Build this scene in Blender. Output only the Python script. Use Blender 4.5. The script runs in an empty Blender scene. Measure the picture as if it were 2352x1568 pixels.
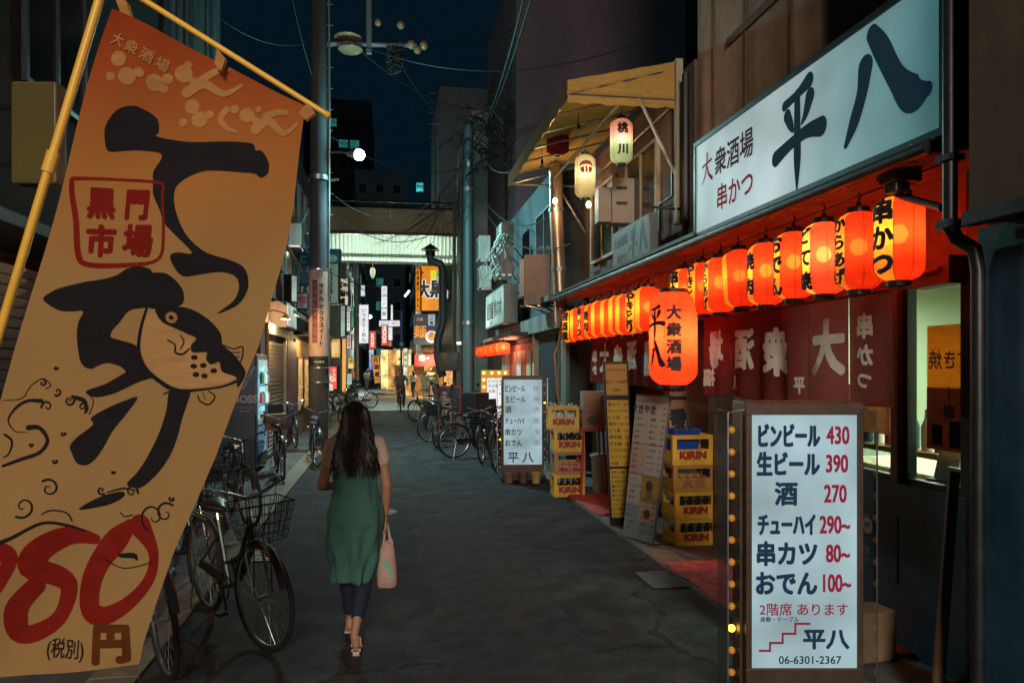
import bpy, bmesh, math, random
from mathutils import Vector, Matrix
R = math.radians
rnd = random.Random(7)
S = bpy.context.scene
COL = S.collection
# ------------------------------------------------------------------ camera, world, exposure
F = 1764.0; TH = math.atan((1176 - 895) / F); CH = 1.8; HV = 842.0
ct, st = math.cos(TH), math.sin(TH)
cd = bpy.data.cameras.new('camera'); cam = bpy.data.objects.new('camera', cd); COL.objects.link(cam)
cam.location = (0, 0, CH); cam.rotation_euler = (R(90), 0, -TH)
cd.sensor_width = 36; cd.lens = 27; cd.shift_y = (HV - 784) / 2352; cd.clip_start = 0.05; cd.clip_end = 900
S.camera = cam
W = bpy.data.worlds.new('World'); S.world = W; W.use_nodes = True
nt = W.node_tree; bg = nt.nodes['Background']
sky = nt.nodes.new('ShaderNodeTexSky'); sky.sky_type = 'NISHITA'; sky.sun_disc = False
sky.sun_elevation = R(-4); sky.sun_rotation = R(200)
gr = nt.nodes.new('ShaderNodeMix'); gr.data_type = 'RGBA'; gr.blend_type = 'ADD'; gr.inputs[0].default_value = 1
hs = nt.nodes.new('ShaderNodeMix'); hs.data_type = 'RGBA'; hs.blend_type = 'MULTIPLY'; hs.inputs[0].default_value = 1
hs.inputs[7].default_value = (0.01, 0.01, 0.012, 1)
nt.links.new(sky.outputs[0], hs.inputs[6]); nt.links.new(hs.outputs[2], gr.inputs[6])
gr.inputs[7].default_value = (0.0010, 0.0056, 0.0102, 1)      # city glow on the night sky
nt.links.new(gr.outputs[2], bg.inputs[0]); bg.inputs[1].default_value = 1.0
RAD = 1.0
S.view_settings.view_transform = 'Standard'; S.view_settings.look = 'None'
S.view_settings.exposure = 0.25; S.view_settings.gamma = 1
S.cycles.use_denoising = True; S.cycles.max_bounces = 8; S.cycles.transparent_max_bounces = 16
S.cycles.diffuse_bounces = 3; S.cycles.glossy_bounces = 3; S.cycles.transmission_bounces = 4
S.cycles.caustics_reflective = False; S.cycles.caustics_refractive = False
S.cycles.sample_clamp_indirect = 2.0; S.cycles.use_light_tree = True

# ------------------------------------------------------------------ helpers
def ray(u, v):
    c = (u - 1176) / F
    return Vector((c * ct + st, ct - c * st, (HV - v) / F))
def P(u, v, x=None, y=None, d=None, z=None):
    r = ray(u, v)
    k = d if d is not None else (x / r.x if x is not None else (y / r.y if y is not None else (z - CH) / r.z))
    return Vector((0, 0, CH)) + r * k
def lin(*c):
    return tuple((((x / 255) / 12.92) if x <= 10 else (((x / 255) + 0.055) / 1.055) ** 2.4) for x in c)
MATS = {}
def mat(name, col, rough=0.75, metal=0.0, var=0.25, scale=6.0, bump=0.15, em=None, es=1.0, alpha=None, dirt=0.0):
    if name in MATS: return MATS[name]
    m = bpy.data.materials.new(name); m.use_nodes = True; n = m.node_tree.nodes; L = m.node_tree.links
    b = n['Principled BSDF']; b.inputs['Roughness'].default_value = rough; b.inputs['Metallic'].default_value = metal
    b.inputs['Base Color'].default_value = (*col, 1)
    if em is not None:
        b.inputs['Emission Color'].default_value = (*em, 1); b.inputs['Emission Strength'].default_value = es
    tc = n.new('ShaderNodeTexCoord')
    if var > 0:
        nz = n.new('ShaderNodeTexNoise'); nz.inputs['Scale'].default_value = scale; nz.inputs['Detail'].default_value = 6
        nz.inputs['Roughness'].default_value = 0.65
        L.new(tc.outputs['Object'], nz.inputs['Vector'])
        rp = n.new('ShaderNodeValToRGB'); e = rp.color_ramp.elements
        e[0].position = 0.3; e[1].position = 0.7
        e[0].color = (*[c * (1 - var) for c in col], 1); e[1].color = (*[min(1, c * (1 + var)) for c in col], 1)
        L.new(nz.outputs['Fac'], rp.inputs[0]); out = rp.outputs[0]
        if dirt > 0:
            n2 = n.new('ShaderNodeTexNoise'); n2.inputs['Scale'].default_value = scale * 0.25; n2.inputs['Detail'].default_value = 9
            mp = n.new('ShaderNodeMapping'); mp.inputs['Scale'].default_value = (3, 3, 0.5)
            L.new(tc.outputs['Object'], mp.inputs[0]); L.new(mp.outputs[0], n2.inputs['Vector'])
            r2 = n.new('ShaderNodeValToRGB'); r2.color_ramp.elements[0].position = 0.42; r2.color_ramp.elements[1].position = 0.62
            mx = n.new('ShaderNodeMix'); mx.data_type = 'RGBA'; L.new(n2.outputs['Fac'], r2.inputs[0])
            mu = n.new('ShaderNodeMath'); mu.operation = 'MULTIPLY'; mu.inputs[1].default_value = dirt
            L.new(r2.outputs[0], mu.inputs[0]); L.new(mu.outputs[0], mx.inputs[0])
            L.new(out, mx.inputs[6]); mx.inputs[7].default_value = (*[c * 0.35 for c in col], 1); out = mx.outputs[2]
        L.new(out, b.inputs['Base Color'])
        r3 = n.new('ShaderNodeMapRange'); r3.inputs[3].default_value = max(0.03, rough - 0.12); r3.inputs[4].default_value = min(1, rough + 0.12)
        L.new(nz.outputs['Fac'], r3.inputs[0]); L.new(r3.outputs[0], b.inputs['Roughness'])
    if bump > 0:
        nb = n.new('ShaderNodeTexNoise'); nb.inputs['Scale'].default_value = scale * 8; nb.inputs['Detail'].default_value = 4
        L.new(tc.outputs['Object'], nb.inputs['Vector'])
        bp = n.new('ShaderNodeBump'); bp.inputs['Strength'].default_value = bump; bp.inputs['Distance'].default_value = 0.01
        L.new(nb.outputs['Fac'], bp.inputs['Height']); L.new(bp.outputs[0], b.inputs['Normal'])
    if alpha is not None: b.inputs['Alpha'].default_value = alpha
    MATS[name] = m; return m
def glow(name, col, es=1.0, scale=None, v0=0.75, base=(0.12, 0.12, 0.12), rough=0.4):
    """a lit panel: emission with slight unevenness of the tubes behind it"""
    if name in MATS: return MATS[name]
    m = mat(name, base, rough, 0, 0, 1, 0, em=col, es=es)
    if scale:
        n = m.node_tree.nodes; L = m.node_tree.links; b = n['Principled BSDF']
        tc = n.new('ShaderNodeTexCoord'); nz = n.new('ShaderNodeTexNoise'); nz.inputs['Scale'].default_value = scale
        L.new(tc.outputs['Object'], nz.inputs['Vector']); mr = n.new('ShaderNodeMapRange')
        mr.inputs[1].default_value = 0.3; mr.inputs[2].default_value = 0.7
        mr.inputs[3].default_value = es * v0; mr.inputs[4].default_value = es * (2 - v0)
        L.new(nz.outputs['Fac'], mr.inputs[0]); L.new(mr.outputs[0], b.inputs['Emission Strength'])
    return m
def thin(name, col, trans=0.5, clear=0.0, gcol=None):
    """paper or cloth that lets light through"""
    if name in MATS: return MATS[name]
    m = bpy.data.materials.new(name); m.use_nodes = True; n = m.node_tree.nodes; L = m.node_tree.links
    n.remove(n['Principled BSDF']); o = n['Material Output']
    d = n.new('ShaderNodeBsdfDiffuse'); t = n.new('ShaderNodeBsdfTranslucent'); x = n.new('ShaderNodeMixShader'); x.inputs[0].default_value = trans
    d.inputs[0].default_value = (*col, 1); t.inputs[0].default_value = (*col, 1)
    tc = n.new('ShaderNodeTexCoord'); nz = n.new('ShaderNodeTexNoise'); nz.inputs['Scale'].default_value = 9; nz.inputs['Detail'].default_value = 5
    mp = n.new('ShaderNodeMapping'); mp.inputs['Scale'].default_value = (1, 1, 4); L.new(tc.outputs['Object'], mp.inputs[0]); L.new(mp.outputs[0], nz.inputs['Vector'])
    rp = n.new('ShaderNodeValToRGB'); rp.color_ramp.elements[0].position = 0.3; rp.color_ramp.elements[1].position = 0.7
    rp.color_ramp.elements[0].color = (*[c * 0.85 for c in col], 1); rp.color_ramp.elements[1].color = (*[min(1, c * 1.1) for c in col], 1)
    L.new(nz.outputs['Fac'], rp.inputs[0]); L.new(rp.outputs[0], d.inputs[0]); L.new(rp.outputs[0], t.inputs[0])
    L.new(d.outputs[0], x.inputs[1]); L.new(t.outputs[0], x.inputs[2]); out = x
    if clear > 0:
        c = n.new('ShaderNodeBsdfTransparent'); c.inputs[0].default_value = (*(gcol or col), 1)
        y = n.new('ShaderNodeMixShader'); y.inputs[0].default_value = clear
        L.new(x.outputs[0], y.inputs[1]); L.new(c.outputs[0], y.inputs[2]); out = y
    L.new(out.outputs[0], o.inputs[0]); MATS[name] = m; return m
def glass(name, tint=(0.9, 0.95, 0.95), refl=0.12):
    if name in MATS: return MATS[name]
    m = bpy.data.materials.new(name); m.use_nodes = True; n = m.node_tree.nodes; L = m.node_tree.links
    n.remove(n['Principled BSDF']); o = n['Material Output']
    a = n.new('ShaderNodeBsdfTransparent'); a.inputs[0].default_value = (*tint, 1); g = n.new('ShaderNodeBsdfGlossy'); g.inputs['Roughness'].default_value = 0.04
    x = n.new('ShaderNodeMixShader'); lw = n.new('ShaderNodeLayerWeight'); pw = n.new('ShaderNodeMath'); pw.operation = 'POWER'; pw.inputs[1].default_value = 4; f = n.new('ShaderNodeMath'); f.operation = 'MULTIPLY_ADD'; f.inputs[1].default_value = .5; f.inputs[2].default_value = .035
    L.new(lw.outputs['Facing'], pw.inputs[0]); L.new(pw.outputs[0], f.inputs[0]); L.new(f.outputs[0], x.inputs[0]); L.new(a.outputs[0], x.inputs[1]); L.new(g.outputs[0], x.inputs[2]); L.new(x.outputs[0], o.inputs[0])
    MATS[name] = m; return m

class MB:
    def __init__(s): s.v = []; s.f = []
    def add(s, vs, fs):
        o = len(s.v); s.v += [tuple(v) for v in vs]; s.f += [tuple(i + o for i in f) for f in fs]; return s
    def box(s, c, d, rz=0, rx=0, ry=0):
        hx, hy, hz = d[0] / 2, d[1] / 2, d[2] / 2; c = Vector(c)
        M = (Matrix.Rotation(rz, 3, 'Z') @ Matrix.Rotation(ry, 3, 'Y') @ Matrix.Rotation(rx, 3, 'X')) if (rz or rx or ry) else None
        vs = [Vector((x, y, z)) for x in (-hx, hx) for y in (-hy, hy) for z in (-hz, hz)]
        vs = [c + (M @ v if M else v) for v in vs]
        return s.add(vs, [(0, 1, 3, 2), (4, 6, 7, 5), (0, 4, 5, 1), (2, 3, 7, 6), (0, 2, 6, 4), (1, 5, 7, 3)])
    def b2(s, a, b):
        return s.box([(a[i] + b[i]) / 2 for i in range(3)], [abs(b[i] - a[i]) for i in range(3)])
    def tube(s, pts, r, n=8, closed=False, cap=True):
        pts = [Vector(p) for p in pts]; m = len(pts); rs = r if isinstance(r, (list, tuple)) else [r] * m
        T = []
        for i in range(m):
            if closed: t = pts[(i + 1) % m] - pts[(i - 1) % m]
            else: t = pts[min(i + 1, m - 1)] - pts[max(i - 1, 0)]
            T.append(t.normalized() if t.length > 1e-9 else Vector((0, 0, 1)))
        up = Vector((0, 0, 1)) if abs(T[0].z) < 0.9 else Vector((1, 0, 0))
        a = T[0].cross(up).normalized(); vs = []
        for i in range(m):
            a = (a - T[i] * a.dot(T[i]))
            a = a.normalized() if a.length > 1e-6 else T[i].orthogonal().normalized()
            b = T[i].cross(a)
            vs += [pts[i] + (a * math.cos(2 * math.pi * k / n) + b * math.sin(2 * math.pi * k / n)) * rs[i] for k in range(n)]
        fs = []
        for i in range(m if closed else m - 1):
            j = (i + 1) % m
            fs += [(i * n + k, i * n + (k + 1) % n, j * n + (k + 1) % n, j * n + k) for k in range(n)]
        if cap and not closed: fs += [tuple(range(n - 1, -1, -1)), tuple((m - 1) * n + k for k in range(n))]
        return s.add(vs, fs)
    def lathe(s, prof, c=(0, 0, 0), n=24, axis='Z', a0=0, a1=2 * math.pi):
        full = abs(a1 - a0 - 2 * math.pi) < 1e-6; m = n if full else n + 1; vs = []
        for r, z in prof:
            for k in range(m):
                a = a0 + (a1 - a0) * k / n
                p = (r * math.cos(a), r * math.sin(a), z)
                if axis == 'Y': p = (p[0], p[2], p[1])
                if axis == 'X': p = (p[2], p[0], p[1])
                vs.append((p[0] + c[0], p[1] + c[1], p[2] + c[2]))
        fs = []
        for i in range(len(prof) - 1):
            for k in range(n):
                k2 = (k + 1) % m if full else k + 1
                fs.append((i * m + k, i * m + k2, (i + 1) * m + k2, (i + 1) * m + k))
        return s.add(vs, fs)
    def ball(s, c, r, n=12, sz=1.0):
        pr = [(max(1e-4, r * math.sin(math.pi * i / (n // 2 + 2))), -r * sz * math.cos(math.pi * i / (n // 2 + 2))) for i in range(n // 2 + 3)]
        return s.lathe(pr, c, n)
    def quad(s, a, b, c, d): return s.add([a, b, c, d], [(0, 1, 2, 3)])
    def prism(s, poly, y0, y1):
        """poly in (x,z), extruded along y"""
        n = len(poly)
        return s.add([(x, y0, z) for x, z in poly] + [(x, y1, z) for x, z in poly],
                     [tuple(range(n)), tuple(range(2 * n - 1, n - 1, -1))] + [(i, (i + 1) % n + 0, (i + 1) % n + n, i + n)[::-1] for i in range(n)])
    def loft(s, rings, cap=True):
        n = len(rings[0]); o = []
        for r in rings: o += [tuple(p) for p in r]
        fs = [(i * n + k, i * n + (k + 1) % n, (i + 1) * n + (k + 1) % n, (i + 1) * n + k) for i in range(len(rings) - 1) for k in range(n)]
        if cap: fs += [tuple(range(n - 1, -1, -1)), tuple((len(rings) - 1) * n + k for k in range(n))]
        return s.add(o, fs)
    def mesh(s, name, m, smooth=False, ang=40):
        me = bpy.data.meshes.new(name); me.from_pydata(s.v, [], s.f); me.materials.append(m); me.validate()
        bm = bmesh.new(); bm.from_mesh(me); bmesh.ops.recalc_face_normals(bm, faces=bm.faces); bm.to_mesh(me); bm.free()
        if smooth:
            me.polygons.foreach_set('use_smooth', [True] * len(me.polygons)); me.set_sharp_from_angle(angle=R(ang))
        return me
    def build(s, name, m, parent=None, smooth=False, bevel=0, loc=None, ang=40):
        o = bpy.data.objects.new(name, s.mesh(name, m, smooth, ang)); COL.objects.link(o); o.parent = parent
        if loc is not None: o.location = loc
        if bevel:
            b = o.modifiers.new('bevel', 'BEVEL'); b.width = bevel; b.segments = 2; b.limit_method = 'ANGLE'
        return o
def tag(o, label=None, cat=None, group=None, kind=None):
    for k, v in (('label', label), ('category', cat), ('group', group), ('kind', kind)):
        if v: o[k] = v
    return o
def thing(name, label, cat, loc=(0, 0, 0), rz=0, group=None):
    o = bpy.data.objects.new(name, None); COL.objects.link(o); o.location = loc; o.rotation_euler = (0, 0, rz); o.empty_display_size = 0.1
    return tag(o, label, cat, group)
def dup(root, label, loc=None, rz=None, group=None):
    kids = {}
    for o in S.objects:
        if o.parent: kids.setdefault(o.parent, []).append(o)
    def cp(o, par):
        c = o.copy(); COL.objects.link(c); c.parent = par
        for k in kids.get(o, []): cp(k, c)
        return c
    r = cp(root, None); r['label'] = label
    if loc is not None: r.location = loc
    if rz is not None: r.rotation_euler = (0, 0, rz)
    if group: r['group'] = group
    return r
def struct(o): o['kind'] = 'structure'; return o
def cable(p, q, sag, r=0.008, n=14, wob=0.0):
    p, q = Vector(p), Vector(q)
    return [p.lerp(q, i / n) - Vector((wob * math.sin(i * 2.3), 0, sag * 4 * (i / n) * (1 - i / n) + wob * math.cos(i * 1.7))) for i in range(n + 1)]

# text as 2-D meshes
TC = {}
def glyphs(s, bold=0.0):
    k = (s, bold)
    if k not in TC:
        c = bpy.data.curves.new('t', 'FONT'); c.body = s; c.size = 1; c.offset = bold; c.resolution_u = 3; c.fill_mode = 'FRONT'
        o = bpy.data.objects.new('t', c); COL.objects.link(o); dg = bpy.context.evaluated_depsgraph_get(); dg.update()
        me = bpy.data.meshes.new_from_object(o.evaluated_get(dg))
        vs = [(v.co.x, v.co.y) for v in me.vertices]; fs = [tuple(p.vertices) for p in me.polygons]
        xs = [v[0] for v in vs] or [0, 1]; ys = [v[1] for v in vs] or [0, 1]
        bpy.data.objects.remove(o); bpy.data.curves.remove(c); bpy.data.meshes.remove(me)
        TC[k] = (vs, fs, min(xs), max(xs), min(ys), max(ys))
    return TC[k]
def flat_text(items):
    """items: (string, x, z, size[, opts]) -> verts (x, z, layer) / faces. opts: a=l/c/r, sx, v=vertical pitch, mir, bold, rot"""
    V, Fc = [], []
    def put(s, x, z, size, o):
        vs, fs, x0, x1, y0, y1 = glyphs(s, 0.0); sx = o.get('sx', 1); bd = o.get('bold', 0.012)
        al = o.get('a', 'c'); ox = {'l': x0, 'c': (x0 + x1) / 2, 'r': x1}[al]; oy = (y0 + y1) / 2 if (o.get('v') or o.get('mid')) else 0.36
        ca, sa = math.cos(o.get('rot', 0)), math.sin(o.get('rot', 0))
        sh = [(0, 0)] if bd < 0.005 else ([(-bd, -bd), (bd, bd), (-bd, bd), (bd, -bd)] if bd < 0.028 else [(-bd, -bd), (bd, bd), (-bd, bd), (bd, -bd), (0, 0), (0, bd * 1.3), (0, -bd * 1.3), (bd * 1.3, 0), (-bd * 1.3, 0)])
        for l, (hx, hy) in enumerate(sh):
            b = len(V)
            for vx, vy in vs:
                px, pz = (vx - ox) * size * sx + hx * size, (vy - oy) * size + hy * size
                if o.get('mir'): px = -px
                V.append((x + px * ca - pz * sa, z + px * sa + pz * ca, l))
            Fc.extend(tuple(i + b for i in f) for f in fs)
    for it in items:
        s, x, z, size = it[:4]; o = it[4] if len(it) > 4 else {}
        if o.get('v'):
            for i, ch in enumerate(s):
                if ch == ' ': continue
                oo = dict(o)
                if ch == 'ー': oo['rot'] = math.pi / 2
                put(ch, x + o.get('dx', 0) * i, z - i * o['v'], size, oo)
        else: put(s, x, z, size, o)
    return V, Fc
LAY = 0.00025
def lettering(parent, items, m, y=-0.003, fn=None, name='lettering', shapes=None):
    V, Fc = flat_text(items) if items else ([], [])
    me = bpy.data.meshes.new(name); me.from_pydata([(p[0], y - p[2] * LAY, p[1]) for p in V], [], Fc); me.materials.append(m)
    o = bpy.data.objects.new(name, me); COL.objects.link(o); o.parent = parent; return o
def stroke(pts, dens=6, capn=5):
    """variable-width brush stroke (x,z,width) -> 2-D strip with round ends"""
    q = []
    n = len(pts)
    for i in range(n - 1):
        p0, p1, p2, p3 = pts[max(i - 1, 0)], pts[i], pts[i + 1], pts[min(i + 2, n - 1)]
        for k in range(dens):
            t = k / dens
            q.append(tuple(0.5 * ((2 * p1[j]) + (-p0[j] + p2[j]) * t + (2 * p0[j] - 5 * p1[j] + 4 * p2[j] - p3[j]) * t * t + (-p0[j] + 3 * p1[j] - 3 * p2[j] + p3[j]) * t ** 3) for j in range(3)))
    q.append(pts[-1])
    def end(a, b):
        dx, dy = a[0] - b[0], a[1] - b[1]; l = math.hypot(dx, dy) or 1; dx /= l; dy /= l; r = a[2] / 2
        return [(a[0] + dx * r * math.sin(math.pi / 2 * k / capn), a[1] + dy * r * math.sin(math.pi / 2 * k / capn), a[2] * math.cos(math.pi / 2 * k / capn)) for k in range(1, capn + 1)]
    q = end(q[0], q[1])[::-1] + q + end(q[-1], q[-2]); V, Fc = [], []
    for i, a in enumerate(q):
        b, c = q[max(i - 1, 0)], q[min(i + 1, len(q) - 1)]
        dx, dy = c[0] - b[0], c[1] - b[1]; l = math.hypot(dx, dy) or 1; w = max(a[2], 1e-4) / 2
        V += [(a[0] - dy / l * w, a[1] + dx / l * w), (a[0] + dy / l * w, a[1] - dx / l * w)]
    Fc = [(2 * i, 2 * i + 1, 2 * i + 3, 2 * i + 2) for i in range(len(q) - 1)]
    return V, Fc
HEI = [[(.22, .86, .10), (.50, .90, .09), (.74, .96, .15)], [(.28, .74, .13), (.36, .62, .10), (.40, .56, .05)], [(.76, .80, .15), (.68, .66, .10), (.60, .58, .04)],
       [(.02, .36, .16), (.35, .43, .12), (.70, .47, .13), (.98, .44, .18)], [(.50, .90, .10), (.50, .5, .12), (.50, .22, .12), (.49, -.06, .03)]]
HACHI = [[(.34, .74, .17), (.30, .52, .13), (.20, .28, .12), (.10, .10, .05)], [(.42, 1.0, .13), (.52, .82, .17), (.68, .48, .17), (.84, .26, .24), (.98, .24, .10)]]
OO = [[(.12, .60, .08), (.5, .66, .07), (.88, .70, .10)], [(.52, 1.0, .10), (.50, .62, .09), (.34, .25, .08), (.08, .02, .05)], [(.50, .60, .06), (.66, .26, .10), (.94, .06, .14)]]
def brush(ch, x, z, w, h, mir=False, wk=1.0):
    out = []
    for i, s in enumerate(ch):
        pts = [(x + (-(a - .5) if mir else (a - .5)) * w, z + (b - .5) * h, c * (w + h) / 2 * wk) for a, b, c in s]
        out.append(stroke(pts))
    return out
def poly2(pts):
    from mathutils.geometry import tessellate_polygon
    return (list(pts), [tuple(t) for t in tessellate_polygon([[Vector((p[0], p[1], 0)) for p in pts]])])
def smooth(pts, k=4):
    out = []; n = len(pts)
    for i in range(n):
        p0, p1, p2, p3 = pts[i - 1], pts[i], pts[(i + 1) % n], pts[(i + 2) % n]
        for j in range(k):
            t = j / k; out.append(tuple(0.5 * (2 * p1[c] + (-p0[c] + p2[c]) * t + (2 * p0[c] - 5 * p1[c] + 4 * p2[c] - p3[c]) * t * t + (-p0[c] + 3 * p1[c] - 3 * p2[c] + p3[c]) * t ** 3) for c in range(2)))
    return out
def circ(x, z, r, n=16, rx=1.0):
    return poly2([(x + r * rx * math.cos(2 * math.pi * i / n), z + r * math.sin(2 * math.pi * i / n)) for i in range(n)])
def layered(parent, shapes, m, y=-0.003, name='lettering', fn=None):
    """flat print shapes, each a hair above the last so that overlaps never share a plane"""
    mb = MB()
    for i, (sv, sf) in enumerate(shapes):
        mb.add([(fn(a, b, i * 0.0002) if fn else (a, y - i * 0.0002, b)) for a, b in sv], sf)
    me = bpy.data.meshes.new(name); me.from_pydata(mb.v, [], mb.f); me.materials.append(m)
    o = bpy.data.objects.new(name, me); COL.objects.link(o); o.parent = parent; return o
def lamp(name, loc, energy, col, size=0.1, kind='POINT', parent=None, rot=None, sy=None, spread=None):
    d = bpy.data.lights.new(name, kind); d.energy = energy; d.color = col
    if kind == 'AREA':
        d.size = size
        if sy: d.shape = 'RECTANGLE'; d.size_y = sy
        if spread: d.spread = spread
    else: d.shadow_soft_size = size
    o = bpy.data.objects.new(name, d); COL.objects.link(o); o.location = loc; o.parent = parent
    if rot: o.rotation_euler = rot
    return o
def cut2(V, Fc, sx=None, sz=None):
    """slice flat shapes along grid lines so that they can follow a curved surface"""
    bm = bmesh.new(); vs = [bm.verts.new((p[0], p[2] if len(p) > 2 else 0, p[1])) for p in V]
    for f in Fc:
        try: bm.faces.new([vs[i] for i in f])
        except ValueError: pass
    bmesh.ops.triangulate(bm, faces=[f for f in bm.faces if len(f.verts) > 4])
    for ax, stp in ((0, sx), (2, sz)):
        if not stp or not bm.verts: continue
        lo = min(v.co[ax] for v in bm.verts); hi = max(v.co[ax] for v in bm.verts); k = math.ceil(lo / stp + 1e-6)
        while k * stp < hi - 1e-6:
            co = [0, 0, 0]; no = [0, 0, 0]; co[ax] = k * stp; no[ax] = 1
            bmesh.ops.bisect_plane(bm, geom=bm.verts[:] + bm.edges[:] + bm.faces[:], plane_co=co, plane_no=no); k += 1
    bm.verts.index_update()
    V2 = [(v.co.x, v.co.z, v.co.y) for v in bm.verts]; F2 = [tuple(v.index for v in f.verts) for f in bm.faces]; bm.free(); return V2, F2
def wrapped(parent, items, m, fn, sx=None, sz=None, shapes=None, name='lettering'):
    V, Fc = flat_text(items) if items else ([], [])
    allp = [cut2(V, Fc, sx, sz)] if V else []
    for i, s in enumerate(shapes or []): allp.append(cut2(s[0], s[1], sx, sz))
    mb = MB()
    for i, (v, f) in enumerate(allp): mb.add([fn(p[0], p[1], (i + p[2]) * LAY) for p in v], f)
    me = bpy.data.meshes.new(name); me.from_pydata(mb.v, [], mb.f); me.materials.append(m)
    o = bpy.data.objects.new(name, me); COL.objects.link(o); o.parent = parent; return o
_b = MB.build
def wb(mb, name, m, parent, smooth=False, bevel=0, ang=40):
    """build from world coordinates under an unrotated parent"""
    return _b(mb, name, m, parent, smooth, bevel, tuple(-parent.location), ang)

# ------------------------------------------------------------------ materials
ASPH = mat('asphalt', (0.060, 0.064, 0.071), 0.86, 0, 0.5, 3.0, 0.35, dirt=0.55)
PAVE = mat('pale_paving', (0.42, 0.47, 0.43), 0.7, 0, 0.2, 2, 0.2, dirt=0.3)
CONC = mat('concrete', (0.22, 0.22, 0.21), 0.85, 0, 0.25, 3, 0.4, dirt=0.6)
CONCD = mat('dark_concrete', (0.10, 0.11, 0.12), 0.85, 0, 0.3, 2, 0.4, dirt=0.6)
STONE = mat('kerb_stone', (0.22, 0.19, 0.16), 0.8, 0, 0.3, 7, 0.4, dirt=0.5)
BLACK = mat('black_metal', (0.018, 0.02, 0.024), 0.4, 0.2, 0.3, 8, 0.1)
RUBBER = mat('black_rubber', (0.02, 0.02, 0.022), 0.8, 0, 0.2, 20, 0.1)
STEEL = mat('brushed_steel', (0.45, 0.46, 0.47), 0.3, 0.9, 0.2, 12, 0.1)
CHROME = mat('chrome', (0.5, 0.5, 0.52), 0.28, 1.0, 0.1, 12, 0.0)
GREYM = mat('grey_painted_metal', (0.22, 0.24, 0.25), 0.5, 0.3, 0.2, 6, 0.1, dirt=0.4)
DKBLUE = mat('navy_paint', (0.022, 0.07, 0.115), 0.45, 0, 0.3, 3, 0.1)
BROWN = mat('brown_wood', (0.14, 0.07, 0.035), 0.6, 0, 0.35, 5, 0.3)
WOOD = mat('stained_plank', (0.26, 0.14, 0.07), 0.6, 0, 0.35, 9, 0.3)
CREAM = mat('cream_board', (0.5, 0.42, 0.3), 0.7, 0, 0.15, 5, 0.1, dirt=0.3)
PLAST = mat('brown_plaster', (0.50, 0.33, 0.25), 0.9, 0, 0.3, 2.5, 0.5, dirt=0.6)
MAUVE = mat('mauve_wall', (0.18, 0.12, 0.12), 0.9, 0, 0.3, 2.5, 0.4, dirt=0.6)
WALLD = mat('dark_wall', (0.06, 0.085, 0.10), 0.9, 0, 0.35, 2, 0.4, dirt=0.6)
WALLG = mat('grey_green_wall', (0.20, 0.23, 0.22), 0.9, 0, 0.3, 2, 0.4, dirt=0.6)
WHITE = mat('white_paint', (0.7, 0.72, 0.7), 0.5, 0, 0.1, 5, 0.05, dirt=0.3)
ACW = mat('ivory_housing', (0.42, 0.42, 0.38), 0.5, 0, 0.15, 5, 0.05, dirt=0.5)
INK = mat('black_ink', (0.012, 0.014, 0.02), 0.6, 0, 0, 1, 0)
NAVYINK = mat('navy_ink', (0.01, 0.03, 0.06), 0.5, 0, 0, 1, 0)
REDINK = mat('red_ink', (0.30, 0.012, 0.02), 0.5, 0, 0, 1, 0)
WHITEINK = mat('white_ink', (0.85, 0.82, 0.68), 0.7, 0, 0.1, 9, 0)
RED = mat('red_paint', (0.45, 0.04, 0.03), 0.5, 0, 0.2, 6, 0.05)
GLASS = glass('window_glass')
CABLE = mat('cable_black', (0.015, 0.017, 0.02), 0.6, 0, 0, 1, 0)

for m_ in (ASPH,): m_.node_tree.nodes['Principled BSDF'].inputs['Specular IOR Level'].default_value = .12
def speckle(m):
    n = m.node_tree.nodes; L = m.node_tree.links; b = n['Principled BSDF']; src = b.inputs['Base Color'].links[0].from_socket
    tc = n.new('ShaderNodeTexCoord'); v = n.new('ShaderNodeTexVoronoi'); v.inputs['Scale'].default_value = 55; L.new(tc.outputs['Object'], v.inputs['Vector'])
    r = n.new('ShaderNodeValToRGB'); r.color_ramp.elements[0].position = .10; r.color_ramp.elements[0].color = (1.9, 1.85, 1.8, 1); r.color_ramp.elements[1].position = .32; r.color_ramp.elements[1].color = (.85, .85, .85, 1)
    x = n.new('ShaderNodeMix'); x.data_type = 'RGBA'; x.blend_type = 'MULTIPLY'; x.inputs[0].default_value = 1; L.new(v.outputs['Distance'], r.inputs[0]); L.new(src, x.inputs[6]); L.new(r.outputs[0], x.inputs[7])
    c = n.new('ShaderNodeTexVoronoi'); c.feature = 'DISTANCE_TO_EDGE'; c.inputs['Scale'].default_value = .55; w = n.new('ShaderNodeTexNoise'); w.inputs['Scale'].default_value = 2.5; w.inputs['Detail'].default_value = 8
    vm = n.new('ShaderNodeMix'); vm.data_type = 'RGBA'; vm.inputs[0].default_value = .35; L.new(tc.outputs['Object'], w.inputs['Vector']); L.new(tc.outputs['Object'], vm.inputs[6]); L.new(w.outputs['Color'], vm.inputs[7]); L.new(vm.outputs[2], c.inputs['Vector'])
    cr = n.new('ShaderNodeValToRGB'); cr.color_ramp.elements[0].position = .0; cr.color_ramp.elements[0].color = (.45, .45, .45, 1); cr.color_ramp.elements[1].position = .012; L.new(c.outputs['Distance'], cr.inputs[0])
    y = n.new('ShaderNodeMix'); y.data_type = 'RGBA'; y.blend_type = 'MULTIPLY'; y.inputs[0].default_value = 1; L.new(x.outputs[2], y.inputs[6]); L.new(cr.outputs[0], y.inputs[7]); L.new(y.outputs[2], b.inputs['Base Color'])
speckle(ASPH)
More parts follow.
